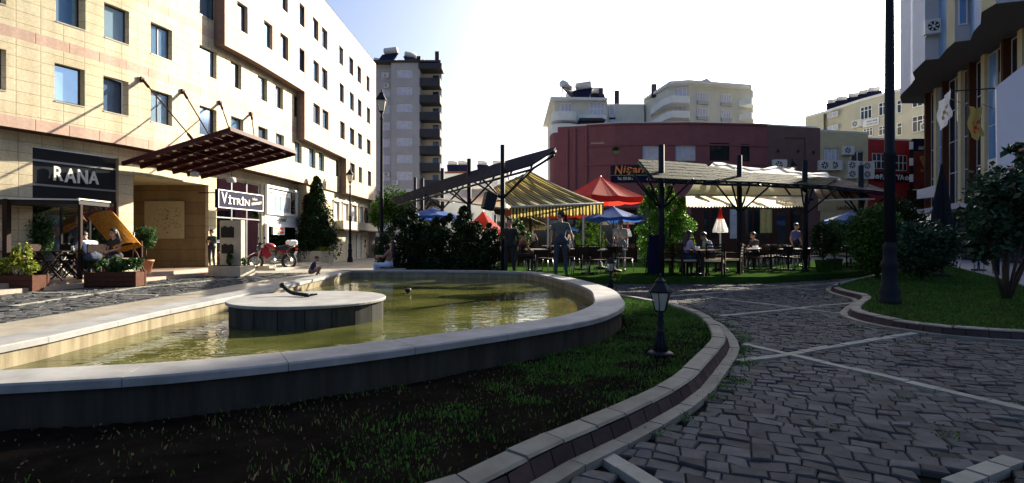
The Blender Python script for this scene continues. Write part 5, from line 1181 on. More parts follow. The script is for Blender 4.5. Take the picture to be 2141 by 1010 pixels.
# ================================================================ LAMPS
def lantern(t, z, s=1.0, kind='square'):
    """street lantern whose glass starts at height z"""
    mb = MB(); q = math.pi/4
    mb.lathe([(.03*s,0),(.13*s,.0),(.135*s,.03*s),(.12*s,.04*s)], (0,0,z-.02*s), 4 if kind == 'square' else 6, sm=False, rot=q)
    mb.lathe([(.255*s,.44*s),(.275*s,.46*s),(.25*s,.50*s),(.17*s,.60*s),(.12*s,.66*s),(.125*s,.70*s),(.05*s,.76*s),(.03*s,.80*s),(.04*s,.83*s),(.008*s,.90*s)], (0,0,z), 4 if kind == 'square' else 8, sm=False, rot=q)
    n = 4 if kind == 'square' else 6
    for i in range(n):
        a = q+2*math.pi*i/n; mb.tube([(.125*s*math.cos(a),.125*s*math.sin(a),z), (.245*s*math.cos(a),.245*s*math.sin(a),z+.45*s)], .012*s, 5)
    mb.build('lantern_frame', M['iron'], t)
    mb = MB(); mb.lathe([(.11*s,.01*s),(.22*s,.43*s)], (0,0,z), n, sm=False, rot=q); mb.build('lantern_glass', M['lanternglass'], t)
M['lanternglass'] = mat('frosted_lantern_glass', (.55,.53,.45), .25, .1, 3, trans=.35)
def tall_lamp(label, loc, H, s=1.0, sh=1.0):
    t = thing('street_lamp', label, 'street lamp', loc, 0, 'tall lantern lamp posts')
    mb = MB(); hl = H-.9*s
    mb.lathe([(.17*s,0),(.17*s,.06),(.155*s,.08),(.165*s,.2),(.15*s,.26),(.12*s,.34),(.115*s,.62),(.13*s,.66),(.13*s,.72),(.1*s,.78),(.1*s,.95),(.115*s,1.0),(.08*s,1.06),(.075*s,1.15)], n=20)
    mb.build('cast_base', M['iron'], t)
    mb = MB(); mb.lathe([(.074*s*sh,1.1),(.07*s*sh,2.6),(.083*s*sh,2.62),(.083*s*sh,2.68),(.064*s*sh,2.72),(.05*s*sh,hl-.3),(.07*s,hl-.26),(.05*s,hl-.2),(.03*s,hl-.1),(.09*s,hl-.02)], n=14); mb.build('pole', M['iron'], t)
    lantern(t, hl, s); return t
tall_lamp('black lantern lamp post standing in front of the grey tower, beyond the fountain', Q(798, 18, .0), 6.42, .86)
tall_lamp('shorter-looking distant lantern lamp post in front of the rose stone building corner', Q(732, 30.5, .0), 5.5, .95)
tall_lamp('nearest and largest black lamp post, rising out of frame from the lawn bed', Q(1860, 9.35, .1), 8.4, 1.0, sh=1.25)
tall_lamp('lantern lamp showing above the white awning against the brown wall', Q(1656, 26, .0), 5.3, .9)
def bed_lamp(label, loc, s, H):
    t = thing('garden_lamp', label, 'garden lamp', loc, R(20), 'low lantern lamps by the fountain'); k = s
    mb = MB(); mb.lathe([(.115*k,0),(.12*k,.01),(.105*k,.02),(.07*k,.03),(.055*k,.035)], n=20); mb.build('base_plate', M['iron'], t)
    mb = MB(); N = 10
    for i in range(N):
        a = 2*math.pi*i/N; mb.tube([(.058*k*math.cos(a),.058*k*math.sin(a),.03), (.046*k*math.cos(a),.046*k*math.sin(a),.1), (.03*k*math.cos(a),.03*k*math.sin(a),.19*k)], [.012*k,.010*k,.007*k], 6)
    mb.lathe([(.05*k,.03),(.04*k,.1),(.028*k,.19*k),(.04*k,.2*k),(.04*k,.215*k),(.024*k,.23*k),(.03*k,.27*k),(.036*k,.30*k),(.024*k,.335*k),(.034*k,.35*k),(.034*k,.36*k),(.025*k,.38*k),(.035*k,.42*k),(.024*k,.47*k),(.024*k,.50*k),(.045*k,.515*k),(.02*k,.53*k)], n=14)
    mb.build('post', M['iron'], t); lantern(t, H-.40*k*1.0, .40*k, 'hex'); return t
bed_lamp('black garden lamp standing in the soil bed to the right of the fountain rim', G(1381, 740, .1), 1.05, .84)
bed_lamp('smaller garden lamp behind the far end of the fountain rim, beside a leafy sprig', Q(1277, 12.4, .08), 1.05, .84)

# ================================================================ CAFÉ TENT (left) with its posts and roofs
ct = thing('cafe_pergola', 'dark slatted pergola roof rising to a point at the right, on tall black posts', 'pergola', Q(980, 18, .2))
Rg = [P(1162,311,13.9), P(1090,330,15.5), P(1002,356,17.5), P(931,376,20), P(820,417,24)]
Lw = [P(1158,317,13.6), P(1113,347,14.3), P(1036,369,15.8), P(968,388,18.2), P(894,410,21), P(830,426,23.5)]
def resamp(l, n):
    d = [0]
    for i in range(1, len(l)): d.append(d[-1]+(l[i]-l[i-1]).length)
    out = []
    for k in range(n):
        s = d[-1]*k/(n-1)-1e-6; s = max(s, 0); i = max(j for j in range(len(l)-1) if d[j] <= s); out.append(l[i].lerp(l[i+1], (s-d[i])/(d[i+1]-d[i])))
    return out
r_, l_ = resamp(Rg, 25), resamp(Lw, 25)
for q in range(4):
    mb = MB()
    for i in range(q*6, q*6+6):
        up = V(0,0,.05); t0, t1 = .0, 1.
        A, B = r_[i].lerp(r_[i+1], t0), r_[i].lerp(r_[i+1], t1); C, D_ = l_[i].lerp(l_[i+1], t1), l_[i].lerp(l_[i+1], t0)
        dz = V(0,0,.0)
        mb.add([A,B,C,D_]+[p+up for p in (A,B,C,D_)], [(3,2,1,0),(4,5,6,7),(0,1,5,4),(1,2,6,5),(2,3,7,6),(3,0,4,7)])
    mb.build('roof_panel', M['slate'], ct, True)
posts = [(1051,303,15.5), (981,332,18.1), (925,352,20.3), (883,373,23.2), (868,371,24.6)]
for px, py, D_ in posts:
    p = P(px, py, D_); b_ = V(p.x, p.y, .15); mb = MB(); mb.tube([b_, p], .068 if D_ < 17 else .075, 8); mb.build('post', M['iron'], ct, True)
    mb = MB(); zj = 2.45
    for dx, dy, zz_ in ((.9,-.9,3.25), (-.9,.9,3.05), (.75,.35,3.3), (-.6,-.5,3.0)): mb.tube([V(p.x,p.y,zj), V(p.x+dx,p.y+dy,zz_)], .03, 6)
    mb.build('brace', M['iron'], ct, True)
mb = MB()
for i in range(0, 25, 2):
    if i < 25: mb.tube([r_[i]-V(0,0,.05), l_[i]-V(0,0,.05)], .03, 5)
mb.tube([p-V(0,0,.09) for p in r_], .035, 5); mb.tube([p-V(0,0,.09) for p in l_], .035, 5); mb.build('rafters', M['iron'], ct, True)

def awning(name, label, cat, TL, TR, BR, BL, mats, ns, sag=.08, val=.3, scal=True, vmats=None, ncol=None, stripe_w=1):
    t = thing(name, label, cat, (TL+TR+BR+BL)/4)
    mb = MB(); nv = 8
    P_ = lambda u, v: TL.lerp(TR, u).lerp(BL.lerp(BR, u), v)-V(0,0,sag*math.sin(math.pi*v)+.02*math.sin(u*ns*.7))
    for i in range(ns):
        for j in range(nv):
            m_ = (i//stripe_w) % len(mats)
            mb.quad(P_(i/ns,j/nv), P_((i+1)/ns,j/nv), P_((i+1)/ns,(j+1)/nv), P_(i/ns,(j+1)/nv), m_)
    mb.build('canopy_cloth', mats, t, True)
    if val:
        mb = MB(); vm = vmats or mats; nn_ = ncol or ns
        for i in range(nn_):
            a, b = P_(i/nn_,1), P_((i+1)/nn_,1); f0, f1 = (BL.lerp(BR, i/nn_)), (BL.lerp(BR, (i+1)/nn_)); w0 = .03*math.sin(i*1.3); w1_ = .03*math.sin((i+1)*1.3)
            k = 5; prev = None
            for q in range(k+1):
                u = q/k; tp = a.lerp(b, u); dr = val*(1 - (.16*(1-math.sin(math.pi*u)) if scal else 0)); bt = tp-V(0,0,dr)+V(0,-.02+w0*(1-u)+w1_*u,0)
                if prev: mb.quad(prev[0], tp, bt, prev[1], i % len(vm))
                prev = (tp, bt)
        mb.build('valance', vm, t, True)
    mb = MB(); mb.tube([P_(0,1), P_(1,1)], .03, 6); mb.tube([P_(0,0)-V(0,0,.03), P_(1,0)-V(0,0,.03)], .045, 6)
    for u in (.08, .92):
        e = P_(u,.5)-V(0,0,.2)+(P_(.5,.5)-P_(u,.5))*.3; mb.tube([P_(u,0)-V(0,0,.08), e, P_(u,1)-V(0,0,.03)], .025, 6)
    mb.build('folding_arms', M['offwhite'], t, True); return t, P_
awning('striped_awning', 'yellow and black striped awning sloping down over the café tables, with a striped frill', 'awning', P(1032,392,19.2), P(1110,357,18.6), P(1262,424,15.2), P(1068,433,15.4), [M['yst'], M['dst']], 56, .06, .34, True, None, 56)
awning('cream_awning', 'plain pale awning behind the dark pergola posts, left of the striped one', 'awning', P(944,398,22), P(1030,392,21), P(1064,436,18), P(905,415,19.5), [M['cream']], 10, .1, .0)
awning('white_awning', 'large cream awning with a scalloped front edge under the tiled pergola', 'awning', P(1458,369,17.4), P(1700,372,18.4), P(1682,411,17.4), P(1434,408,16.4), [M['cream']], 16, .06, .37, True, [M['cream']], 40)
t = thing('ridge_sheet', 'bright white plastic sheet draped in folds above the tiled pergola roof', 'awning', P(1610,355,19.5)); mb = MB(); N = 60
tp_ = [(1478,350),(1492,338),(1530,344),(1565,350),(1600,352),(1622,347),(1660,357),(1700,362),(1725,360),(1756,374)]
for i in range(N+1):
    px = 1478+(1756-1478)*i/N; py = float(np.interp(px, [a for a, b in tp_], [b for a, b in tp_])); D_ = 19.5+1.6*i/N; a = P(px, py, D_)
    for q in range(4): mb.v.append(tuple(a+V(.02*math.sin(i*1.1+q), -.06*q+.05*math.sin(i*.8+q*1.7), -.17*q-.015*math.sin(i*.6))))
mb.f = [(4*i+q, 4*i+4+q, 4*i+5+q, 4*i+1+q) for i in range(N) for q in range(3)]; mb.m = [0]*len(mb.f); mb.s = [True]*len(mb.f); mb.build('sheet', M['canvasw'], t, True)
mb = MB(); mb.tube([P(px, py+1, 19.6+1.6*(px-1478)/278) for px, py in tp_], .02, 6); mb.build('rail', M['iron'], t, True)
awning('ribbed_awning', 'brown-orange ribbed awning at the right end of the pergola', 'awning', P(1700,391,19.6), P(1803,394,20.2), P(1828,416,18.2), P(1716,419,17.6), [mat('orange_brown_canvas', (.36,.15,.05), .8, .15), M['orange'] if False else mat('pale_orange_canvas', (.42,.24,.10), .8, .15), M['soffit']], 18, .05, .0)
# pale rope lights / box signs inside
sgn = thing('speaker_box', 'black loudspeaker tilted on the first pergola post', 'loudspeaker', P(1023,421,15.2)); mb = MB(); mb.box((0,0,0), (.34,.28,.5), rz=.4, ch=.02, ry=R(14)); mb.build('cabinet', M['black'], sgn)
mb = MB(); mb.tube([(.1,.1,0),(.38,.25,.05)], .02); mb.build('bracket', M['iron'], sgn)
os_ = thing('orange_sign', 'small glossy orange-red sign board hung under the striped awning', 'sign', P(1065,445,17)); mb = MB(); mb.box((0,0,0), (.42,.05,.2), ch=.01); mb.build('board', mat('orange_red_board', (.6,.08,.02), .4, .1), os_)
mb = MB(); mb.tube([(-.15,0,.1),(-.15,0,.3)], .008, 5); mb.tube([(.15,0,.1),(.15,0,.3)], .008, 5); mb.build('hangers', M['iron'], os_)

# ================================================================ TILED PERGOLA (right)
tp = thing('tiled_pergola', 'long pergola with grey-green slate tile roofs on braced dark posts', 'pergola', Q(1550, 17, .2))
tilem = stonemat('grey_green_shingles', (.055,.065,.038), (.022,.028,.02), .26, .16, (.012,.012,.01), ('X','Y'), .02, .95, 10, .5, 0., .05)
def roofpanel(U, L_, m, ncol=10, par=tp, nrow=6):
    u, l = resamp(U, ncol+1), resamp(L_, ncol+1); mb = MB(); th = V(0,0,.05)
    for i in range(ncol):
        for j in range(nrow):
            v0, v1 = j/nrow, (j+1.12)/nrow; o0, o1_ = V(0,0,.0), V(0,0,.010)
            A, B = u[i].lerp(l[i], v0), u[i+1].lerp(l[i+1], v0); C, D_ = u[i+1].lerp(l[i+1], v1), u[i].lerp(l[i], v1)
            e = random.uniform(-.005,.005); A, B = A+V(0,0,e), B+V(0,0,e); C, D_ = C+o1_+V(0,0,e*.5), D_+o1_+V(0,0,-e)
            mb.add([A,B,C,D_,A-th,B-th,C-th*1.3,D_-th*1.3], [(0,1,2,3),(7,6,5,4),(3,2,6,7),(0,3,7,4),(1,5,6,2),(0,4,5,1)])
    mb.build('roof_panel', m, par, True)
    mb = MB()
    for i in range(0, ncol+1, 2): mb.tube([u[i]-th*2, l[i]-th*2], .03, 5)
    mb.tube([p-th*2.2 for p in u], .04, 5); mb.tube([p-th*2.2 for p in l], .04, 5); mb.build('rafters', M['iron'], par, True)
roofpanel([P(1334,333,16.2), P(1400,337,16.9), P(1476,343,17.6)], [P(1366,371,14.2), P(1420,374,14.5), P(1505,377,15.2)], tilem)
roofpanel([P(1484,346,17.7), P(1572,361,18.2)], [P(1470,377,15.1), P(1590,380,15.9)], tilem)
roofpanel([P(1574,360,18.2), P(1690,367,19.0)], [P(1566,379,15.9), P(1664,385,16.7)], tilem)
roofpanel([P(1660,366,19.0), P(1752,372,19.8)], [P(1618,383,16.5), P(1728,387,17.3)], tilem)
roofpanel([P(1716,371,19.6), P(1822,386,21)], [P(1700,384,17.4), P(1868,403,18.3)], M['slate'])
for px, py, D_, zb_ in ((1383,303,15.0,.0), (1546,325,16.6,.15), (1683,336,17.7,.15), (1800,346,18.8,.0)):
    p = P(px, py, D_); b_ = V(p.x, p.y, zb_); r = .085 if px != 1546 else .08; mb = MB(); mb.tube([b_, p], r, 10); mb.tube([b_, b_+V(0,0,.12)], r*1.5, 10); mb.build('post', M['iron'], tp, True)
    mb = MB()
    for dx, dy, z1 in ((-.95,-.5,2.98), (-.62,-.9,2.92), (.7,-.6,2.92), (.8,.8,3.35), (-.7,.9,3.4)): mb.tube([V(p.x,p.y,2.1), V(p.x+dx,p.y+dy,z1)], .028, 6)
    mb.build('brace', M['iron'], tp, True)

# ================================================================ PARASOLS
def parasol(label, loc, rx, ry, ztop, zed, m, rz=0, val=.18, closed=False, square=True, pole=M['metalg'], low=0.):
    t = thing('parasol', label, 'parasol', loc, rz); z0 = 0
    mb = MB(); mb.tube([(0,0,0), (0,0,ztop)], .025, 8); mb.build('pole', pole, t)
    mb = MB()
    if closed:
        n = 16; vs = []; pr = ((ztop+.05,.02),(ztop-.25,.05),(ztop*.55+zed*.45,.10 if low == 0 else .15),(zed+.1,rx*.9),(zed,rx*.92))
        for z, r in pr:
            for i in range(n): a = 2*math.pi*i/n; q = r*(1+.28*math.cos(i*math.pi)); vs.append((q*math.cos(a), q*math.sin(a), z))
        mb.add(vs, [(k*n+i, k*n+(i+1) % n, (k+1)*n+(i+1) % n, (k+1)*n+i) for k in range(len(pr)-1) for i in range(n)])
        if isinstance(m, list):
            for q in range(len(mb.f)): mb.m[q] = 1 if q//n >= 2 else 0
    else:
        n = 8; seg = 5; sq = lambda a: 1/max(abs(math.cos(a)), abs(math.sin(a))) if square else 1
        vs = [(0,0,ztop)]; 
        for k in range(1, seg+1):
            f = k/seg
            for i in range(n*4):
                a = 2*math.pi*i/(n*4); rad = sq(a)*f; cr = .04*f*abs(math.sin(a*n/2)); zz_ = ztop-(ztop-zed)*(f**.9)+ -cr
                vs.append((rx*rad*math.cos(a), ry*rad*math.sin(a), zz_))
        N = n*4; fs = [(0, 1+i, 1+(i+1) % N) for i in range(N)]
        for k in range(seg-1): fs += [(1+k*N+i, 1+(k+1)*N+i, 1+(k+1)*N+(i+1) % N, 1+k*N+(i+1) % N) for i in range(N)]
        b = 1+(seg-1)*N; bs = len(vs); vs += [(vs[b+i][0]*1.005, vs[b+i][1]*1.005, vs[b+i][2]-val) for i in range(N)]
        fs += [(b+i, bs+i, bs+(i+1) % N, b+(i+1) % N) for i in range(N)]; mb.add(vs, fs)
    mb.build('canopy', m, t)
    if not closed:
        mb = MB()
        for i in range(8):
            a = math.pi/4*i; s_ = (1/max(abs(math.cos(a)), abs(math.sin(a)))) if square else 1
            mb.tube([(0,0,ztop-.1), (rx*s_*.97*math.cos(a), ry*s_*.97*math.sin(a), zed+.0-.05)], .014, 5); mb.tube([(0,0,ztop-.75*(ztop-zed)-.45), (rx*s_*.5*math.cos(a), ry*s_*.5*math.sin(a), (ztop+zed)/2-.07)], .012, 5)
        mb.build('ribs', pole, t)
    mb = MB(); mb.lathe([(.26,0),(.26,.07),(.06,.1),(.05,.25)], n=16); mb.build('foot', M['iron'], t); return t
parasol('big square red parasol between the striped awning and the cypresses', Q(1256, 19, .2), 1.08, 1.02, zp(368,19)-.2, zp(413,19)-.2, M['redc'], .45, .2)
parasol('blue parasol under the red one, beside the end of the striped awning', Q(1283, 17.2, .2), .95, .95, zp(432,17.2)-.2, zp(455,17.2)-.2, M['bluec'], .1, .1, square=False)
parasol('blue parasol behind the dark hedge at the left of the café', Q(905, 20.5, .2), 1.2, 1.2, zp(434,20.5)-.2, zp(452,20.5)-.2, M['bluec'], .3, .1, square=False)
parasol('blue parasol at the far right beside the green ball thuja', Q(1778, 23.2, .2), 1.05, 1.0, zp(441,23.2)-.2, zp(460,23.2)-.2, M['bluec'], .3, .1, square=False)
parasol('half-lowered red parasol with a tall tip behind the tent posts', Q(1010, 19.2, .2), .72, .7, zp(441,19.2)-.2, zp(478,19.2)-.2, M['redc'], .5, .12, square=False)
parasol('folded red and white parasol standing among the café tables', Q(1506, 18.2, .2), .23, .25, zp(435,18.2)-.2, zp(486,18.2)-.2, [M['redc'], M['canvasw']], 0, closed=True, pole=M['white'])
parasol('tall closed charcoal parasol in front of the fin-fronted building', Q(1969, 16.5, .1), .26, .3, zp(347,16.5)-.1, zp(490,16.5)-.1, M['iron'], 0, closed=True, pole=M['iron'], low=1)

# ================================================================ TREES AND PLANTS
def plant(name, label, cat, loc, crowns, leafm, stem=None, group=None, leafname='crown'):
    """crowns: (centre, radii, leaves, size, clumps, shape)"""
    t = thing(name, label, cat, loc, 0, group); mb = MB()
    for c, r, n, sz, cl, shp in crowns: leafmesh(mb, crown_pts(c, r, n, cl, cl=.34 if shp == 'ball' else .22*r[0] if False else .3 if shp != 'ball' else .34, shape=shp), sz, .25 if shp == 'ball' else .6)
    mb.build(leafname, leafm, t)
    if stem:
        mb = MB()
        for pts, r0, r1 in stem: n_ = len(pts); mb.tube(pts, [r0+(r1-r0)*i/(n_-1) for i in range(n_)], 7)
        mb.build('trunk', M['bark'], t)
    return t
def conifer_core(t, h0, h1, r, m): # sparse inner twigs so that the crown is not hollow
    mb = MB(); mb.tube([(0,0,h0),(0,0,h1)], .03, 5)
    for i in range(50):
        z = h0+(h1-h0)*random.random(); a = random.random()*6.28; q = r*(1-(z-h0)/(h1-h0))*.8+.03
        mb.tube([(0,0,z), (q*math.cos(a), q*math.sin(a), z+q*.3)], [.02,.006], 4)
    mb.build('branches', m, t)
# big spruce in the round planter
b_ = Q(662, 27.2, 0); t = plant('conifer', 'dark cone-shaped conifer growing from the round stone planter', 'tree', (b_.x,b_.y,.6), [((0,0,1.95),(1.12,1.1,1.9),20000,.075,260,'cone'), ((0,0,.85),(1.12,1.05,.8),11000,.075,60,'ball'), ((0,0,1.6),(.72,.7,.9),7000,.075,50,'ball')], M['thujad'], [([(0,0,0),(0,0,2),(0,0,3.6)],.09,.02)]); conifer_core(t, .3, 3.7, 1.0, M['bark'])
pl = thing('round_planter', 'large faceted cream stone planter under the dark conifer', 'planter', (b_.x,b_.y,0)); mb = MB(); mb.lathe([(.86,0),(.93,.62),(.97,.64),(.97,.72),(.86,.72),(.82,.62),(.02,.6)], n=12, sm=False); mb.build('bowl', M['marble'], pl)
plant('planter_flowers', 'leafy yellow-green plants spilling over the rim of the round planter', 'plant', (b_.x,b_.y,.62), [((.45,-.45,.14),(.5,.4,.18),700,.09,16,'ball'), ((-.4,-.4,.12),(.5,.35,.18),500,.08,14,'ball')], M['leafy'], [([(.3,-.5,0),(.35,-.55,.2)],.02,.01), ([(-.4,-.5,0),(-.4,-.6,.2)],.02,.01)])
# green trees behind the hedge, below the tower
for px, D_, w_, h, lab in ((822,30,1.1,4.45,'bright green tree just left of the tall black lamp post, under the tower'),(845,32,.9,4.5,'bright green tree just right of the tall lamp post, under the tower'),(795,36,.9,4.2,'dim green tree between the rose building and the first bright tree')):
    b_ = Q(px, D_, 0); plant('leafy_tree', lab, 'tree', b_, [((0,0,h-1.2),(w_,w_,1.15),4500,.09,40,'ball')], M['thuja'], [([(0,0,0),(.05,0,1.5),(0,0,h-1)],.09,.04), ([(0,0,1.6),(.4,.1,h-1)],.05,.02), ([(0,0,1.6),(-.4,-.1,h-1.1)],.05,.02)], 'trees under the grey tower')
# dark hedge of thujas beyond the fountain
hedge = [(828,16.7,.62,1.95,'leftmost, beside the seated woman'),(857,17.0,.6,2.2,'second from the left'),(884,17.2,.62,1.85,'third from the left, lower'),(912,16.9,.6,1.9,'fourth from the left'),(940,17.2,.62,2.0,'fifth from the left'),(968,16.8,.6,2.25,'sixth, with a pointed top'),(997,16.7,.58,1.75,'seventh from the left'),(1024,16.5,.5,1.7,'rightmost, by the first pergola post')]
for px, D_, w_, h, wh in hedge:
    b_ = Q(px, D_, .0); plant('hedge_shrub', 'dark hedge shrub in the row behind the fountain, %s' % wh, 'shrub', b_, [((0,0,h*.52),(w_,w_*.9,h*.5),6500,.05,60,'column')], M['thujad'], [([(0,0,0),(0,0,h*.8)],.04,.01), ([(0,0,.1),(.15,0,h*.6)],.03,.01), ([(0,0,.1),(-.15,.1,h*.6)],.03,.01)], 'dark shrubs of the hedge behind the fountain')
# cypress group
for px, D_, w_, h, wh in ((1358,16.9,.42,2.75,'leftmost of the four'),(1381,17.2,.40,2.95,'second from the left'),(1401,17.0,.40,2.8,'second from the right'),(1423,17.1,.48,2.5,'rightmost and widest')):
    b_ = Q(px, D_, .2); plant('cypress', 'bright green cypress in the clump by the café post, %s' % wh, 'tree', b_, [((0,0,h*.55),(w_,w_,h*.45),8000,.04,80,'column')], M['cyp'], [([(0,0,0),(0,0,h*.85)],.05,.01)], 'cypresses in the clump beside the café')
plant('shrub', 'leafy shrub at the foot of the cypresses, to their right', 'shrub', Q(1436, 16.4, .2), [((0,0,.75),(.32,.3,.6),2200,.05,22,'ball')], M['thuja'], [([(0,0,0),(0,0,.8)],.03,.01)])
# ball thuja and bushes on the right bed
b_ = G(1834, 583, .1); plant('ball_thuja', 'big rounded dark green thuja at the left tip of the lawn bed', 'shrub', b_, [((0,0,1.14),(.86,.84,1.1),34000,.05,150,'ball'), ((0,0,1.05),(.62,.62,.85),8000,.07,30,'ball')], M['thuja'], [([(0,0,0),(0,0,1.2)],.06,.02), ([(0,0,.1),(.2,.1,1.1)],.04,.02), ([(0,0,.1),(-.2,.1,1.1)],.04,.02)])
b_ = Q(1893, 17.6, .1); plant('thuja', 'taller dark thuja behind the black lamp post', 'shrub', b_, [((0,0,1.35),(.8,.75,1.3),16000,.05,90,'ball')], M['thujad'], [([(0,0,0),(0,0,1.2)],.06,.02)])
b_ = Q(1928, 14.6, .1); plant('rose_bush', 'wide dark rose bush on the lawn behind the tall lamp post', 'shrub', b_, [((0,0,.95),(1.0,.85,.85),15000,.065,80,'ball'), ((0,0,.9),(.7,.6,.6),6000,.08,30,'ball')], M['rose'], [([(0,0,0),(.1,0,.5),(.3,0,1.1)],.03,.012), ([(0,0,0),(-.1,.05,.5),(-.35,0,1.1)],.03,.012), ([(.05,0,0),(.05,.1,.5),(.0,.2,1.2)],.03,.012)])
# near rose bush, right edge
b_ = G(2104, 626, .1); stems = []
for i in range(9):
    a = random.uniform(0, 6.28); q = random.uniform(.4, .95); stems.append(([(0.04*math.cos(a),.04*math.sin(a),0), (q*.3*math.cos(a),q*.3*math.sin(a),.55), (q*.75*math.cos(a)+.1,q*.6*math.sin(a),1.35), (q*math.cos(a)+.15,q*.8*math.sin(a),2.1+.6*random.random())], .035, .008))
rb_ = plant('rose_tree', 'tall open rose bush with glossy leaves at the right edge of the lawn', 'shrub', b_, [((.2,0,1.75),(1.1,.9,.98),4600,.085,80,'ball'), ((.1,0,2.65),(.35,.35,.42),170,.09,10,'ball'), ((-.35,0,1.2),(.55,.5,.55),800,.08,16,'ball'), ((.6,0,1.3),(.6,.5,.6),800,.08,16,'ball')], M['rose'], stems, leafname='foliage')
for x, y, z in ((-.28,-.4,2.42), (.02,-.3,2.78), (.45,-.5,2.1)):
    mb = MB()
    for k in range(7):
        a = k*.9; mb.ball((x+.03*math.cos(a), y+.03*math.sin(a), z+.01*(k % 3)), .032, n=6, sc=(1,1,.7))
    mb.build('rose_flower', M['flower'], rb_)
plant('leafy_sprig', 'small bright leafy sprig hanging beside the smaller garden lamp', 'plant', Q(1288, 12.3, .08), [((0,0,.32),(.12,.12,.12),90,.06,8,'ball')], M['leafy'], [([(0,0,0),(0,0,.3)],.01,.005)])
# café potted shrubs
for px, D_, h, w_, wh, lm in ((1722,17.2,1.35,.42,'by the third pergola post','thujad'),(1745,18.6,1.5,.35,'yellowish, just right of the third pergola post','leaf')):
    b_ = Q(px, D_, .2); plant('potted_shrub', 'potted café shrub %s' % wh, 'plant', b_+V(0,0,.38), [((0,0,h*.5),(w_,w_,h*.5),2600,.05,30,'ball')], M[lm], [([(0,0,-.05),(0,0,h*.6)],.03,.01)])
    t = thing('flower_pot', 'square green plant tub under the café shrub %s' % wh, 'plant pot', b_); mb = MB(); mb.lathe([(.2,0),(.27,.4),(.24,.4),(.22,.36),(.01,.36)], n=4, rot=math.pi/4, sm=False); mb.build('tub', M['carpet'], t)
# left terrace plants
def trough(label, c, L_, rz, plabel, pm, ny=3, tall=0., sz=.045):
    t = thing('planter_box', label, 'planter', c, rz); mb = MB(); H = .40; W = .42
    for s_ in (-1, 1):
        for k in range(3): mb.box((0, s_*W/2, .09+k*.125), (L_, .03, .118), ch=.004)
        mb.box((s_*L_/2, 0, .21), (.035, W+.03, .37), ch=.004)
        for q in (-1, 1): mb.box((s_*(L_/2-.0), q*(W/2), .21), (.06, .06, .42), ch=.004)
    mb.build('box', M['wood'], t); mb = MB(); mb.box((0,0,.34), (L_-.05, W-.04, .04)); mb.build('soil', M['soil'], t)
    cr = [((random.uniform(-.42,.42)*L_, random.uniform(-.1,.1), .16+random.uniform(0,.12)), (.24,.2,.22), 420, sz, 12, 'ball') for _ in range(ny)]
    if tall: cr += [((L_*q, 0, tall*.5), (.12,.12,tall*.5), 420, sz, 14, 'ball') for q in (.1,.28)]
    o = plant('box_plants', plabel, 'plant', (c[0], c[1], c[2]+.36), cr, pm, [([(.1,0,0),(.1,0,.2)],.012,.006), ([(-.2,0,0),(-.2,0,.2)],.012,.006)]); o.rotation_euler = (0,0,rz)
trough('brown wooden planter box at the left edge of the photo', Q(22, 12.55, 0.0), 1.35, R(2), 'yellow-green bushy plants in the planter box at the left edge', M['leafy'], 4, .85)
trough('brown wooden planter box in front of the orange swing seat', Q(242, 13.9, 0.0), 1.2, R(6), 'fresh green plants in the planter box before the swing seat', M['leaf'], 5, .0, .055)
q = Q(305, 16.2, .22); t = thing('flower_pot', 'terracotta pot beside the porch entrance', 'plant pot', q); mb = MB(); mb.lathe([(.13,0),(.2,.36),(.22,.36),(.22,.42),(.19,.42),(.17,.36),(.01,.35)], n=20); mb.build('pot', M['terracotta'], t)
plant('potted_tree', 'round-headed ball tree in the terracotta pot by the porch', 'plant', q+V(0,0,.36), [((0,0,.75),(.36,.36,.38),3600,.04,46,'ball')], M['leaf'], [([(0,0,-.05),(0,0,.7)],.025,.02)])
q = Q(84, 14.6, .22); plant('terrace_shrub', 'tall loose green shrub between the shop window and the café tables', 'plant', q+V(0,0,.3), [((0,0,.95),(.34,.34,.75),2300,.055,34,'ball')], M['leaf'], [([(0,0,-.1),(0,0,1.2)],.02,.01), ([(0,0,0),(.15,0,.9)],.015,.006)])
t = thing('flower_pot', 'dark square tub under the loose green shrub', 'plant pot', q); mb = MB(); mb.lathe([(.2,0),(.25,.36),(.23,.36),(.2,.32),(.01,.32)], n=4, rot=.8, sm=False); mb.build('tub', M['black'], t)

# ================================================================ LEFT TERRACE FURNITURE
pg = thing('terrace_canopy', 'flat dark café canopy with a thin pale edge and slim post at the left edge', 'canopy', Q(100, 13.4, .22))
rx0, rx1 = Q(172, 13.65, 0), Q(-60, 13.0, 0); zt_ = zp(418, 13.65)
mb = MB(); mb.add([(-15.2,12.9,zt_+.02), (rx0.x,13.55,zt_), (rx0.x-.1,14.7,zt_), (-15.2,14.7,zt_), (-15.2,12.9,zt_-.12), (rx0.x,13.55,zt_-.12), (rx0.x-.1,14.7,zt_-.12), (-15.2,14.7,zt_-.12)], [(0,1,2,3),(7,6,5,4),(0,4,5,1),(1,5,6,2),(2,6,7,3)]); mb.build('roof', M['black'], pg, True)
mb = MB(); mb.ob((-15.2,12.86,zt_-.0), V(rx0.x+15.22,.65,-.02), V(0,.05,0), V(0,0,.035)); mb.ob((rx0.x-.01,13.5,zt_-.0), V(.05,0,0), V(-.1,1.2,0), V(0,0,.035)); mb.build('pale_edge', M['offwhite'], pg, True)
mb = MB(); mb.box((rx0.x-.05,13.65,(zt_+.22)/2), (.07,.07,zt_-.22)); mb.build('post', M['darkwood'], pg, True)
mb = MB(); mb.box((Q(6,13.2,0).x,13.3,(zt_+.22)/2), (.12,.12,zt_-.22)); mb.build('post', M['darkwood'], pg, True)
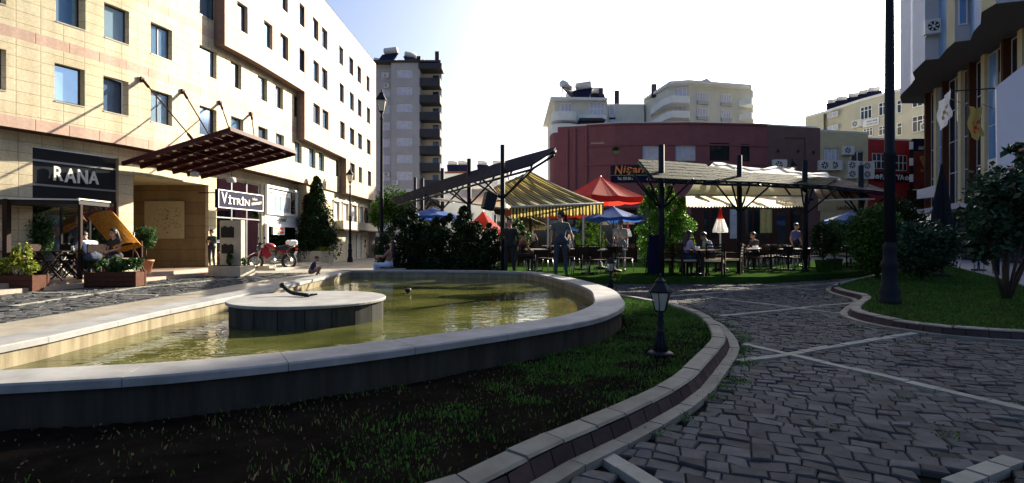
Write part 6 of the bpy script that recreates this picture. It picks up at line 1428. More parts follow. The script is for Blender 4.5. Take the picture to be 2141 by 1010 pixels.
def xchair(label, loc, rz, group, m=None):
    t = thing('folding_chair', label, 'chair', loc, rz, group); m = m or M['darkwood']
    mb = MB(); mb.box((0,0,.45), (.42,.40,.03), ch=.006); mb.build('seat', m, t)
    mb = MB(); mb.box((0,-.21,.80), (.44,.03,.22), ch=.006); mb.box((0,-.20,.60), (.42,.025,.06)); mb.build('backrest', m, t)
    for s_ in (-.2, .2): mb = MB(); mb.tube([(s_,.2,0), (s_,-.18,.62), (s_,-.22,.92)], .016, 6, sm=False); mb.build('frame_leg', m, t); mb = MB(); mb.tube([(s_*.9,-.22,0), (s_*.9,.2,.45)], .016, 6); mb.build('leg', m, t)
    return t
def xtable(label, loc, rz, group, W=.7):
    t = thing('folding_table', label, 'table', loc, rz, group); mb = MB()
    for i in range(6): mb.box((0, -W/2+(i+.5)*W/6, .73), (W, W/6-.012, .025))
    mb.build('tabletop', M['darkwood'], t)
    for s_ in (-1, 1):
        mb = MB(); y = s_*W*.42; mb.tube([(-.32,y,0), (.28,y,.71)], .02, 6); mb.build('leg', M['darkwood'], t); mb = MB(); mb.tube([(.32,y*.93,0), (-.28,y*.93,.71)], .02, 6); mb.build('leg', M['darkwood'], t)
    mb = MB(); mb.tube([(0,-W*.42,.36), (0,W*.42,.36)], .014, 6); mb.build('crossbar', M['darkwood'], t); return t
gt, gc = 'folding tables on the shop terrace', 'folding chairs on the shop terrace'
T1 = xtable('dark folding table with crossed legs behind the planter gap, nearest the steps', Q(118, 13.35, .22), R(8), gt); copy_thing(T1, Q(150, 13.9, .22), R(15), 'dark folding table just behind the slim canopy post'); copy_thing(T1, Q(30, 14.0, .22), R(0), 'dark folding table behind the yellow-green plants at the left edge')
C1 = xchair('dark folding chair at the left of the nearest crossed-leg table', Q(92, 13.7, .22), R(-80), gc)
copy_thing(C1, Q(190, 13.9, .22), R(70), 'dark folding chair under the person in the white shirt'); copy_thing(C1, Q(128, 14.5, .22), R(180), 'dark folding chair facing the fountain between the two tables'); copy_thing(C1, Q(60, 14.2, .22), R(-100), 'dark folding chair next to the loose green shrub')
pc = xchair('white plastic-looking chair by the shop window', Q(140, 14.9, .22), R(170), gc, M['offwhite'])
mb = MB(); cu_ = thing('glass', 'pair of clear glasses on the folding table behind the post', 'glass', Q(152, 13.8, .965)); mb.lathe([(.03,0),(.035,.12),(.03,.12),(.025,.01)], (0,0,0), 10); mb.lathe([(.03,0),(.035,.12),(.03,.12),(.025,.01)], (.12,.05,0), 10); mb.build('tumbler', M['paler'], cu_)
# orange swing seat
q = Q(250, 14.9, .22); sw = thing('swing_seat', 'garden swing seat with a tilted orange and yellow flowered canopy', 'swing seat', q)
fl_ = mat('orange_flowered_cloth', (.62,.30,.03), .8, .3, 22, c2=(.22,.03,.01), spec=.1); 
def fp(px, py, D): return P(px, py, D)-q
A, B, C, D_ = fp(183,455,14.9), fp(238,441,15.6), fp(288,512,15.3), fp(262,521,14.2); u1 = fp(207,480,14.0)
tl, tr, br, bl = fp(182,452,15.3), fp(232,441,15.4), fp(289,507,14.6), fp(250,473,14.0)
a, b, c, d = fp(182,453,15.9), fp(233,440,15.9), fp(290,508,14.9), fp(236,520,14.6)
mb = MB(); nn_ = (b-a).cross(d-a).normalized(); nn_ = -nn_ if nn_.z < 0 else nn_
p00, p10, p11, p01 = fp(183,455,15.6), fp(233,440,15.6), fp(290,507,14.6), fp(238,520,14.4)
N = 8
for i in range(N):
    for j in range(N):
        f_ = lambda i, j: p00.lerp(p10, i/N).lerp(p01.lerp(p11, i/N), j/N)+nn_*.08*math.sin(math.pi*i/N)
        mb.quad(f_(i,j), f_(i+1,j), f_(i+1,j+1), f_(i,j+1))
for e0, e1 in ((p00,p10),(p10,p11),(p11,p01),(p01,p00)):
    for i in range(6): w0, w1_ = e0.lerp(e1, i/6), e0.lerp(e1, (i+1)/6); mb.quad(w0, w1_, w1_-nn_*(.17+.02*(i % 2)), w0-nn_*(.17+.02*((i+1) % 2)))
mb.build('canopy', fl_, sw)
mb = MB()
for y0_, dpx in ((14.7,0), (15.7,-6)):
    top, foot = fp(262+dpx,498,y0_), fp(303+dpx,574,y0_); foot.z = 0; mid = fp(286+dpx,530,y0_); mb.tube([foot, foot+V(-.01,0,.12), mid, top], .022, 7)
    f2 = fp(214+dpx,574,y0_+.5); f2.z = 0; mb.tube([f2, fp(236+dpx,500,y0_+.3)], .02, 7)
mb.tube([fp(262,498,14.7), fp(256,498,15.7)], .022); mb.build('frame', M['maroon'], sw)
mb = MB(); mb.box((-.05,.1,.45), (.8,.55,.08), ch=.02); mb.box((-.05,.42,.75), (.8,.08,.5), ch=.02); mb.build('seat_cushion', M['darkwood'], sw)
mb = MB()
for x in (-.4,.3): mb.tube([(x,.1,.5),(x+.05,.1,1.25)], .01, 5)
mb.build('hanger', M['metalg'], sw)
# mannequins and poster in the fashion shop
def mannequin(label, px, D_, col, dress):
    t = thing('mannequin', label, 'mannequin', Q(px, D_, .25)); mb = MB()
    if dress: mb.lathe([(.34,.02),(.27,.35),(.19,.8),(.13,1.05),(.17,1.3),(.16,1.38),(.05,1.44)], n=16, sy=.75)
    else: mb.lathe([(.12,.05),(.16,.75),(.15,.9),(.14,1.05),(.19,1.3),(.17,1.4),(.05,1.45)], n=16, sy=.65); mb.tube([(.18,0,1.38),(.24,-.03,1.1),(.22,-.1,.85)], [.05,.045,.03]); mb.tube([(-.18,0,1.38),(-.24,-.03,1.1),(-.22,-.1,.85)], [.05,.045,.03])
    mb.build('outfit', mat('outfit_%d' % px, col, .7, .2, 7), t)
    mb = MB(); mb.tube([(0,0,1.4),(0,0,1.52)], .045); mb.ball((0,-.01,1.6), .1, sc=(.8,.9,1.15)); mb.build('head', M['offwhite'], t)
    mb = MB(); mb.lathe([(.2,0),(.2,.02),(.02,.03)], n=16); mb.build('stand', M['metalg'], t)
mannequin('shop-window mannequin in a long pale blue dress', 112, 15.25, (.35,.45,.48), True); mannequin('shop-window mannequin in a white blouse and grey trousers', 164, 15.75, (.42,.43,.46), False)
t = thing('window_poster', 'pale blue fashion poster low in the first shop window', 'poster', fw(FY(95,-.9), -.9, 1.6)); y0, y1 = FY(70,-.95), FY(122,-.95)
mb = MB(); mb.ob(fw(y0,-.95,1.05), fw(y1,0,0)-fw(y0,0,0), V(.02,0,0), V(0,0,.9)); mb.build('sheet', mat('poster_sky', (.3,.42,.52), .5, .5, 1.4), t, True)
mb = MB(); mb.ob(fw(y0+.25,-.92,1.05), V(.04,.28,0), V(.012,0,0), V(0,0,.62)); mb.ball(fw(y0+.42,-.9,1.74), .07, n=8); mb.build('pictured_figure', M['paler'], t, True)

# marble kiosk board with plinth
q = Q(486, 18.5, 0); kb = thing('notice_board', 'pale marble notice slab with two black panels on a low curved plinth', 'notice board', q, R(-12))
mb = MB(); mb.box((0,0,1.13), (.86,.22,1.62), ch=.01); mb.build('slab', M['marble'], kb)
for z, w_, h in ((1.52,.50,.36), (.93,.46,.3)): mb = MB(); mb.box((-.1,-.125,z), (w_,.04,h), ch=.006); mb.box((-.2,-.125,z+h/2+.015), (.1,.03,.05)); mb.box((.04,-.125,z+h/2+.01), (.06,.03,.04)); mb.build('black_panel', M['black'], kb)
mb = MB(); pts = [(-.62,-.42),(-.35,-.5),(0,-.53),(.35,-.5),(.64,-.4),(.64,.35),(-.62,.35)]; mb.prism(pts, 0, .36); mb.build('plinth', M['marble'], kb); mb = MB(); mb.prism([(x*.9, y*.86) for x, y in pts], .33, .375); mb.build('soil', M['soil'], kb)
plant('plinth_plants', 'small green plants growing in the plinth of the marble notice slab', 'plant', q+V(0,0,.36), [((.05,-.28,.25),(.16,.12,.28),380,.05,14,'ball'), ((.5,-.2,.14),(.12,.12,.2),220,.05,8,'ball')], M['leaf'], [([(.05,-.25,0),(.05,-.28,.3)],.012,.006), ([(.5,-.2,0),(.5,-.2,.2)],.012,.006)])
# motor scooter box etc. is in the vehicle part

# ================================================================ CAFÉ FURNITURE
def cafe_chair(label, loc, rz, group='thin metal café chairs on the green terrace', m=None):
    t = thing('cafe_chair', label, 'chair', loc, rz, group); mb = MB(); m = m or M['darkwood']
    mb.box((0,0,.45), (.44,.42,.035), ch=.01); mb.build('seat', m, t)
    mb = MB(); pts = [V(-.2,-.2,.47),V(-.21,-.24,.82),V(-.12,-.27,.88),V(.12,-.27,.88),V(.21,-.24,.82),V(.2,-.2,.47)]; mb.tube(smooth_line(pts, 4), .014, 6)
    for x in (-.1, 0, .1): mb.tube([(x,-.21,.47),(x,-.265,.87)], .009, 5)
    mb.box((0,-.25,.74), (.38,.012,.2)); mb.build('backrest', m, t)
    for sx in (-1, 1):
        for sy in (-1, 1): mb = MB(); mb.tube([(sx*.18,sy*.17,.45), (sx*.22,sy*.22,0)], .013, 6); mb.build('leg', M['metalg'], t)
    return t
def wood_chair(label, loc, rz, group='heavy slatted wooden chairs of the café'):
    t = thing('slatted_chair', label, 'chair', loc, rz, group); m = M['darkwood']
    mb = MB(); mb.box((0,0,.45), (.5,.48,.05), ch=.01); mb.build('seat_cushion', M['cream'], t)
    mb = MB(); mb.box((0,0,.40), (.52,.5,.05)); mb.build('seat', m, t)
    mb = MB()
    for k in range(5): mb.box((0,-.26-.008*k,.56+.085*k), (.48,.02,.045))
    mb.build('backrest', m, t)
    for sx in (-1, 1):
        for sy, h in ((-1,.95), (1,.64)): mb = MB(); mb.box((sx*.25,sy*.25,h/2), (.05,.05,h)); mb.build('leg', m, t)
        mb = MB(); mb.box((sx*.25,0,.65), (.06,.55,.03)); mb.build('armrest', m, t)
    return t
def cafe_table(label, loc, rz=0, W=.72, m=None, group='square café tables on the green terrace', cloth=True):
    t = thing('cafe_table', label, 'table', loc, rz, group); mb = MB(); mb.box((0,0,.735), (W,W,.03), ch=.006); mb.build('tabletop', m or M['offwhite'], t)
    mb = MB(); mb.tube([(0,0,.05),(0,0,.72)], .035); mb.build('pedestal', M['iron'], t)
    mb = MB(); mb.box((0,0,.03), (.5,.07,.05)); mb.box((0,0,.032), (.07,.5,.05)); mb.build('foot', M['iron'], t); return t
def item(label, loc):
    t = thing('napkin_holder', label, 'napkin holder', loc, random.random(), 'small white napkin holders on the café tables'); mb = MB(); mb.box((0,0,.05), (.14,.08,.1), ch=.008); mb.build('case', M['white'], t); mb = MB(); mb.lathe([(.03,0),(.032,.09),(.02,.1)], (.14,.05,0), 10); mb.build('cup', M['white'], t)
tb0 = wb_ = None
WT = cafe_table('long dark wooden table where the woman in pink sits', Q(1462, 15.7, .2), R(5), .9, M['darkwood']); WT.scale = (1.25,1,1)
item('napkin holder with a cup on the long dark table beside the woman in pink', Q(1455, 15.6, .95))
WC = wood_chair('heavy slatted chair under the woman in pink', Q(1432, 15.45, .2), R(-75)); copy_thing(WC, Q(1493, 15.2, .2), R(150), 'heavy slatted chair seen from behind at the right end of the long dark table'); copy_thing(WC, Q(1488, 16.7, .2), R(95), 'heavy slatted chair under the man in the pale shirt'); copy_thing(WC, Q(1531, 16.2, .2), R(60), 'heavy slatted chair just left of the second pergola post'); copy_thing(WC, Q(1405, 15.9, .2), R(-60), 'heavy slatted chair left of the woman in pink, behind the first pergola post')
CT = cafe_table('small white café table just right of the standing man in grey', Q(1232, 16.2, .2), R(10)); item('napkin holder on the small table right of the man in grey', Q(1237, 16.1, .95))
CC = cafe_chair('thin café chair nearest the fountain, right of the man in grey', Q(1212, 15.3, .2), R(165)); copy_thing(CC, Q(1250, 15.6, .2), R(200), 'thin café chair between the small white table and the smaller garden lamp')
tl_ = [(1216,18.6,'behind the chair of the man in grey'),(1282,17.6,'under the blue parasol, beside the waiter'),(1118,17.5,'in the shade left of the man in grey')]
for px, D_, w_ in tl_: copy_thing(CT, Q(px, D_, .2), R(random.uniform(0,40)), 'small white café table %s' % w_)
item('napkin holder on the table under the blue parasol', Q(1283, 17.5, .95))
ch = [(1268,17.0,30,'at the left of the table under the blue parasol'),(1305,17.2,-60,'at the right of the table under the blue parasol'),(1196,18.3,-70,'left of the table behind the man in grey'),(1098,17.0,-40,'in deep shade left of the man in grey'),(1140,17.2,60,'just behind the left shoulder of the man in grey'),
      (1566,18.2,-85,'first right of the second pergola post'),(1586,18.0,100,'second right of the second pergola post'),(1604,19.3,-20,'behind the first two right of the second post'),(1624,18.1,175,'near the middle between the second and third posts'),(1642,18.8,-60,'just right of the middle between the posts'),(1660,17.6,190,'in front of the doorway between the posts'),(1668,19.4,20,'left of the third post, in the back row'),(1704,19.2,70,'just right of the third post'),(1757,20.5,-90,'left of the far-right table'),(1786,20.6,90,'right of the far-right table'),(1772,19.6,180,'in front of the far-right table'),(1618,20.6,0,'in the back row against the café wall')]
for px, D_, a, w_ in ch: copy_thing(CC, Q(px, D_, .2), R(a), 'thin café chair %s' % w_)
for px, D_, w_ in ((1576,18.6,'first right of the second pergola post'),(1612,18.9,'second right of the second pergola post'),(1648,18.3,'in front of the doorway'),(1692,19.6,'behind the third pergola post'),(1770,20.6,'far right one near the blue parasol'),(1590,20.9,'back row one under the cream awning')):
    copy_thing(CT, Q(px, D_, .2), R(random.uniform(0,20)), 'small white café table, %s' % w_)
for px, D_, w_ in ((1578,18.6,'first table right of the second post'),(1648,18.3,'table in front of the doorway'),(1770,20.6,'far-right table')): item('napkin holder on the %s' % w_, Q(px, D_, .95))
# lattice menu stand and dark planter trough at the edge of the left tent
mt = thing('menu_stand', 'dark folding menu board standing beside the first tiled-pergola post', 'menu board', Q(1372, 15.3, .2), R(10)); mb = MB(); mb.box((0,0,.62), (.5,.04,1.15), ch=.01, rx=R(8)); mb.build('board', M['navy'], mt); mb = MB(); mb.tube([(-.22,.25,0),(-.22,0,1.1)], .018); mb.tube([(.22,.25,0),(.22,0,1.1)], .018); mb.tube([(-.25,-.08,1.22),(-.15,-.08,1.28),(.15,-.08,1.28),(.25,-.08,1.22)], .015); mb.build('frame', M['iron'], mt)
# café front under the cream awning (dark wooden hut)
hut = thing('cafe_hut', 'dark red wooden café front with lit panes under the cream awning', 'building', Q(1550, 26, .2))
D_ = 26.; x0, x1 = Xd(1445,D_), Xd(1690,D_); ff = flat((0,D_,0), (1,0,0), (0,-1,0))
hs = [(Xd(a,D_), Xd(b,D_), c, d) for a, b, c, d in ((1470,1502,1.3,2.85),(1524,1548,1.3,2.85),(1556,1612,1.3,2.85),(1622,1646,.2,2.7),(1652,1676,.2,2.7))]
mb = MB(); wall(mb, ff, x0, x1, .2, 3.2, hs, .1); mb.quad((x0,D_,.2),(x0,D_+4,.2),(x0,D_+4,3.2),(x0,D_,3.2)); mb.quad((x1,D_,.2),(x1,D_+4,.2),(x1,D_+4,3.2),(x1,D_,3.2)); mb.build('wall', mat('dark_red_boards', (.045,.010,.006), .6, .3, 8), hut, True)
mb = MB(); mb.box(((x0+x1)/2, D_+2, 3.27), (x1-x0+.3, 4.4, .12)); mb.build('roof', M['slate'], hut, True)
for i, (a, b, c, d) in enumerate(hs): window(hut, (a,D_+.05,0), (b,D_+.05,0), c, d, (0,-1,0), M['wood'], M['curtain'] if i in (1,) else M['dkglass'], (2,1,3,1,1)[i], 1, .05)
mp_ = thing('curtain_panel', 'yellow-lit cloth panel hanging in the café front behind the folded parasol', 'curtain', P(1602,463,25.4)); mb = MB(); vs = [V(-.3+.06*i, .03*math.sin(i*1.4), z) for z in (-.55,.6) for i in range(11)]; mb.add(vs, [(i,i+1,12+i,11+i) for i in range(10)], 0, True); mb.build('cloth', mat('yellow_cloth', (.5,.4,.15), .8), mp_)
mb = MB(); mb.tube([(-.35,0,.6),(.35,0,.6)], .015); mb.build('rail', M['iron'], mp_)
# glass conservatory front behind the striped awning
gl_ = thing('cafe_conservatory', 'glazed café front with pale posts behind the striped awning', 'building', Q(1180, 23, .2)); D_ = 25.5; x0, x1 = Xd(1035,D_), Xd(1330,D_)
mb = MB(); mb.box(((x0+x1)/2,D_,.55), (x1-x0,.12,.7)); mb.box(((x0+x1)/2,D_,2.62), (x1-x0,.14,.2)); mb.build('base_wall', M['darkwood'], gl_, True)
for i in range(9): mb = MB(); mb.box((x0+(x1-x0)*i/8, D_, 1.35), (.09,.09,2.3)); mb.build('pale_post', M['offwhite'] if i % 2 else M['darkwood'], gl_, True)
for i in range(8): a = x0+(x1-x0)*i/8+.06; mb = MB(); mb.box((a+(x1-x0)/16-.06, D_+.0, 1.7), ((x1-x0)/8-.12,.02,1.6)); mb.build('pane', M['glass'], gl_, True)
mb = MB(); mb.box(((x0+x1)/2,D_+1.6,2.78), (x1-x0+.2,3.6,.1)); mb.box(((x0+x1)/2,D_+3.3,1.45), (x1-x0,.1,2.6)); mb.build('back_and_roof', M['soffit'], gl_, True)
plant('indoor_plant', 'bright leafy plant behind the glazed café front, under the striped awning', 'plant', Q(1084, 22, .2), [((0,0,1.2),(.55,.4,.9),1600,.09,24,'ball')], M['leaf'], [([(0,0,0),(0,0,1.3)],.04,.02)])
# dark chair and table by the right-hand shops
q = G(2022, 566, .11); dc_ = cafe_chair('dark high-backed café chair on the pale pavement in front of the right-hand shops', q, R(60), 'dark chairs before the right-hand shops'); dc_.scale = (1.25,1.25,1.25)
q2 = G(2066, 572, .11); copy_thing(dc_, q2, R(-70), 'dark café chair behind the rose tree trunk'); copy_thing(CT, G(2046, 566, .11), R(12), 'café table on the pale pavement between the two dark chairs', 'tables before the right-hand shops')
pl_ = thing('sign_post', 'slim pole between the closed charcoal parasol and the dark chair', 'pole', G(1994, 556, .11)); mb = MB(); mb.lathe([(.12,0),(.12,.04),(.03,.06),(.03,2.1),(.01,2.12)], n=10); mb.build('shaft', M['iron'], pl_); mb = MB(); mb.box((0,0,2.0), (.35,.04,.25), ch=.01); mb.build('plate', M['iron'], pl_)
# birds
for (px, py, rz, lab) in ((1772,578,.4,'dark pigeon pecking at the sunny cobbles by the lawn tip'), (1790,573,2.2,'dark pigeon with raised wing beside the other pigeon'), (1679,627,1.0,'dark pigeon alone on the shaded cobbles'), (1746,609,.2,'dark pigeon near the kerb of the lawn')):
    t = thing('pigeon', lab, 'bird', G(px, py, .02), rz, 'pigeons on the cobbles'); mb = MB()
    def bird_body():
        mb.ball((0,0,.10), .06, sc=(1.7,.9,.95), n=10); mb.tube([(.08,0,.12),(.11,0,.17)], [.035,.022]); mb.ball((.12,0,.185), .026); mb.tube([(.14,0,.183),(.165,0,.175)], [.009,.002], 6); mb.add([(-.06,-.03,.1),(-.06,.03,.1),(-.2,.025,.07),(-.2,-.025,.07),(-.06,0,.12),(-.19,0,.08)], [(0,1,2,3),(0,3,5,4),(1,4,5,2)])
    bird_body(); mb.build('body', mat('pigeon_grey', (.05,.05,.06), .6) if 'pigeon_grey' not in bpy.data.materials else bpy.data.materials['pigeon_grey'], t)
    mb = MB(); mb.tube([(0,.02,.06),(.01,.02,0)], .005, 5); mb.tube([(0,-.02,.06),(.01,-.02,0)], .005, 5); mb.build('legs', M['flower'], t)
    if 'raised' in lab: mb = MB(); mb.add([(.03,.03,.14),(-.08,.04,.12),(-.1,.1,.24),(-.02,.12,.27)], [(0,1,2,3)]); mb.build('wing', bpy.data.materials['pigeon_grey'], t)
# ================================================================ PEOPLE
def person(label, loc, rz, H=1.72, pose='stand', shirt=(.3,.3,.3), trousers=(.05,.05,.07), hair='short', arms=None, legs=None, lean=0., head_yaw=0., sleeves='short', shoes=(.02,.02,.02), seat=.47, female=False, skirt=False, vox=.013, lean_side=0.):
    k = H/1.75; t = thing('person', label, 'person', loc, rz)
    Rl = Matrix.Rotation(-R(lean), 3, 'X') @ Matrix.Rotation(R(lean_side), 3, 'Y')
    pel = V(0,0,.95) if pose in ('stand','walk') else (V(0,0,seat+.10)/k if pose == 'sit' else V(0,-.05,.32))
    def up(x, y, z): return pel + Rl @ V(x, y, z-.95)                # torso point given in standing coordinates
    sw_ = .165 if female else .185
    J = dict(pel=pel, waist=up(0,.0,1.08), chest=up(0,.01,1.30), nb=up(0,.0,1.46), head=up(0,.03,1.62))
    C = []                                                              # capsules: a, b, ra, rb, label
    C += [(up(-.07,0,.96), up(.07,0,.96), .125, .125, 't'), (up(0,0,.98), J['waist'], .13, .115 if female else .125, 't'), (up(-.035,0,1.1), up(-.06,0,1.3), .10, .115, 's'), (up(.035,0,1.1), up(.06,0,1.3), .10, .115, 's'),
          (up(-.09,-.005,1.34), up(.09,-.005,1.34), .105, .105, 's'), (up(-.13,-.005,1.40), up(.13,-.005,1.40), .07, .07, 's'), (up(0,0,1.40), up(0,.015,1.53), .06, .052, 'k')]
    hd = J['head']; Rh = Matrix.Rotation(R(head_yaw), 3, 'Z') @ Rl
    hp = lambda x, y, z: hd + Rh @ V(x, y, z)
    C += [(hp(0,-.015,.03), hp(0,-.01,.055), .092, .085, 'k'), (hp(0,.03,-.045), hp(0,.035,-.06), .062, .05, 'k'), (hp(0,.085,.01), hp(0,.108,-.018), .012, .016, 'k'), (hp(-.088,0,.0), hp(-.092,-.01,.03), .014, .018, 'k'), (hp(.088,0,.0), hp(.092,-.01,.03), .014, .018, 'k'), (hp(-.018,.088,-.05), hp(.018,.088,-.05), .011, .011, 'k')]
    if legs is None:
        if pose == 'stand': legs = [((-.10,0,.92),(-.115,.03,.50),(-.13,-.02,.09),(-.15,.14,.04)), ((.10,0,.92),(.115,.02,.50),(.125,-.03,.09),(.15,.13,.04))]
        elif pose == 'walk': legs = [((-.095,0,.92),(-.10,.22,.53),(-.10,.28,.10),(-.11,.44,.06)), ((.095,0,.92),(.10,-.02,.50),(.11,-.32,.17),(.115,-.22,.06))]
        elif pose == 'sit': z = (seat+.08)/k; legs = [((-.10,.02,z),(-.13,.42,z+.02),(-.12,.40,.09),(-.13,.55,.04)), ((.10,.02,z),(.13,.42,z+.02),(.14,.36,.09),(.15,.51,.04))]
        else: legs = [((-.10,0,.30),(-.17,.38,.50),(-.15,.18,.09),(-.17,.34,.04)), ((.10,0,.30),(.17,.36,.48),(.15,.16,.09),(.17,.32,.04))]
    for L_ in legs:
        h, kn, an, to = [V(*q) for q in L_]
        C += [(h, kn, .088, .06, 't'), (kn, kn.lerp(an,.35), .058, .058, 't'), (kn.lerp(an,.35), an, .058, .038, 't' if not skirt else 'k'), (an+V(0,-.02,-.03), to, .042, .034, 'f'), (an+V(0,0,.02), an+V(0,-.03,-.045), .04, .04, 'f')]
    if skirt: C += [(up(-.08,0,.95), V(*legs[0][1]), .13, .10, 't'), (up(.08,0,.95), V(*legs[1][1]), .13, .10, 't')]
    if arms is None:
        arms = [((-.255,-.02,1.13),(-.265,.08,.89)), ((.255,-.02,1.13),(.265,.08,.89))] if pose in ('stand','walk') else [((-.25,.12,1.18),(-.14,.36,1.13)), ((.25,.12,1.18),(.14,.36,1.13))]
    for sx, (el, wr) in zip((-1, 1), arms):
        sh = up(sx*sw_, -.005, 1.40); el = up(*el); wr = up(*wr)
        C += [(up(sx*.12,0,1.40), sh, .062, .06, 's'), (sh, sh.lerp(el,.55), .058, .047, 's'), (sh.lerp(el,.55), el, .046, .038, 's' if sleeves == 'long' else 'k'), (el, wr, .039, .026, 's' if sleeves == 'long' else 'k')]
        d = (wr-el).normalized(); side = d.cross(V(0,1,0)) if abs(d.y) < .8 else d.cross(V(0,0,1)); side.normalize(); fw_ = side.cross(d)
        if fw_.y < 0: fw_ = -fw_
        pm = wr+d*.085; C += [(wr+d*.01-fw_*.015, pm-fw_*.022, .022, .022, 'k'), (wr+d*.01+fw_*.015, pm+fw_*.025, .022, .02, 'k')]
        inn = side if side.dot(V(-sx,0,0)) > 0 else -side
        for q, (ln) in enumerate((.062,.072,.068,.05)):
            a = pm+fw_*(.034-.0225*q)+d*.01; b_ = a+(d*.9+inn*.25).normalized()*ln*.5; c_ = b_+(d*.6+inn*.75).normalized()*ln*.5; C += [(a, b_, .0095, .009, 'k'), (b_, c_, .009, .0075, 'k')]
        a = wr+d*.03+fw_*.025; C += [(a, a+d*.03+fw_*.03+inn*.01, .012, .011, 'k'), (a+d*.03+fw_*.03+inn*.01, a+d*.06+fw_*.035+inn*.02, .011, .009, 'k')]
    mb = MB()
    for a, b, r0, r1, _l in C: mb.cap(a*k, b*k, r0*k, r1*k, 10)
    me = bpy.data.meshes.new('tmp'); me.from_pydata(mb.v, [], mb.f); o = bpy.data.objects.new('tmp', me); COL.objects.link(o)
    md = o.modifiers.new('r', 'REMESH'); md.mode = 'VOXEL'; md.voxel_size = vox*k; md.use_smooth_shade = True
    sm = o.modifiers.new('s', 'SMOOTH'); sm.factor = .5; sm.iterations = 3
    dg = bpy.context.evaluated_depsgraph_get(); dg.update(); bm_ = bpy.data.meshes.new_from_object(o.evaluated_get(dg)); bpy.data.objects.remove(o); bpy.data.meshes.remove(me)
    n = len(bm_.polygons); cen = np.zeros(n*3); bm_.polygons.foreach_get('center', cen); cen = cen.reshape(-1, 3); best = np.full(n, 1e9); lab = np.zeros(n, int); code = {'k':0,'s':1,'t':2,'f':3}
    for a, b, r0, r1, l_ in C:
        a_, b_ = np.array(a*k), np.array(b*k); ab = b_-a_; tt = np.clip(((cen-a_)@ab)/max(ab@ab, 1e-9), 0, 1); d = np.linalg.norm(cen-(a_+tt[:, None]*ab), axis=1)-(r0+(r1-r0)*tt)*k
        m_ = d < best; best[m_] = d[m_]; lab[m_] = code[l_]
    nm = str(len(bpy.data.materials)); ms = [M['skin'], mat('shirt_'+nm, shirt, .85, .12, 7, .004, 9), mat('trousers_'+nm, trousers, .85, .15, 7, .004, 9), mat('shoes_'+nm, shoes, .5, .1)]
    for m_ in ms: bm_.materials.append(m_)
    bm_.polygons.foreach_set('material_index', lab.astype(np.int32)); bm_.polygons.foreach_set('use_smooth', [True]*n); bm_.name = 'body'
    bo_ = bpy.data.objects.new('body', bm_); COL.objects.link(bo_); bo_.parent = t
    # hair
    mb = MB(); c0 = hp(0,-.022,.05)*k
    vs = []; fs = []; N = 16
    for i in range(9):
        ph = R(2)+R(126)*i/8
        for j in range(N):
            th = 2*math.pi*j/N; fr = max(0, math.sin(th)); ph_ = ph*(1-.46*fr*min(1, i/4))
            rr = (.101+.004*math.sin(5*th+i))*k; q = V(rr*.93*math.sin(ph_)*math.cos(th), rr*1.08*math.sin(ph_)*math.sin(th), rr*math.cos(ph_)); vs.append(c0 + Rh @ q)
    for i in range(8):
        for j in range(N): fs.append((i*N+j, (i+1)*N+j, (i+1)*N+(j+1) % N, i*N+(j+1) % N))
    fs.append(tuple(range(N))); mb.add(vs, fs, 0, True)
    if hair == 'long':
        for sx in (-.05, -.02, .02, .05): mb.cap(hp(sx,-.06,.04)*k, (hp(sx*1.3,-.10,-.16))*k, .05*k, .05*k); mb.cap(hp(sx*1.3,-.10,-.16)*k, up(sx*1.2,-.12,1.25)*k, .05*k, .028*k)
    mb.build('hair', M['hair'], t)
    for sx in (-.03, .03): mb = MB(); mb.ball(hp(sx,.078,.012)*k, .012*k, n=8); mb.build('eye', M['black'], t)
    return t
def heightfrom(y0, y1, D): return (y1-y0)*D/F
# standing man in grey, his back to us, looking left
person('standing man in a grey t-shirt seen from behind, sunlit along his right arm', Q(1172, 15.15, .2), R(4), 1.86, 'stand', (.10,.10,.085), (.035,.04,.06), head_yaw=62, arms=[((-.27,-.02,1.13),(-.27,.03,.88)), ((.29,-.0,1.14),(.36,.10,.92))], vox=.010,
       legs=[((-.10,0,.92),(-.12,.02,.50),(-.13,-.02,.09),(-.16,.12,.04)), ((.10,0,.92),(.13,.0,.50),(.15,-.03,.09),(.19,.11,.04))])
person('person in black standing right behind the first pergola post with pale shoes', Q(1066, 15.3, .2), R(170), 1.66, 'stand', (.015,.015,.015), (.012,.012,.016), shoes=(.3,.3,.3), sleeves='long')
person('waiter in a white t-shirt and jeans standing by the blue parasol', Q(1298, 17.9, .2), R(150), 1.72, 'stand', (.5,.46,.43), (.10,.13,.22), arms=[((-.24,.05,1.13),(-.10,.26,1.08)), ((.24,.05,1.13),(.08,.28,1.05))])
person('person in a blue shirt standing in the café doorway under the cream awning', Q(1664, 20.6, .2), R(200), 1.7, 'stand', (.10,.12,.30), (.02,.02,.03))
person('long-haired woman in a pink top sitting at the long dark table', Q(1432, 15.4, .2), R(-62), 1.66, 'sit', (.50,.34,.42), (.03,.04,.09), 'long', female=True, lean=12, arms=[((-.22,.16,1.15),(-.10,.38,1.12)), ((.22,.14,1.15),(.12,.38,1.10))])
person('man in a pale shirt bending over the long dark table', Q(1489, 16.75, .2), R(95), 1.7, 'sit', (.42,.46,.56), (.03,.03,.05), lean=24, sleeves='short')
person('person in a white shirt leaning over the dark folding table at the left', Q(196, 13.8, .22), R(70), 1.74, 'sit', (.62,.64,.72), (.04,.05,.08), lean=34, sleeves='short')
person('dark-haired person in black resting on the swing seat under the orange canopy', Q(243, 14.6, .22), R(170), 1.68, 'sit', (.02,.02,.02), (.02,.02,.03), 'long', lean=6, seat=.47, female=True)
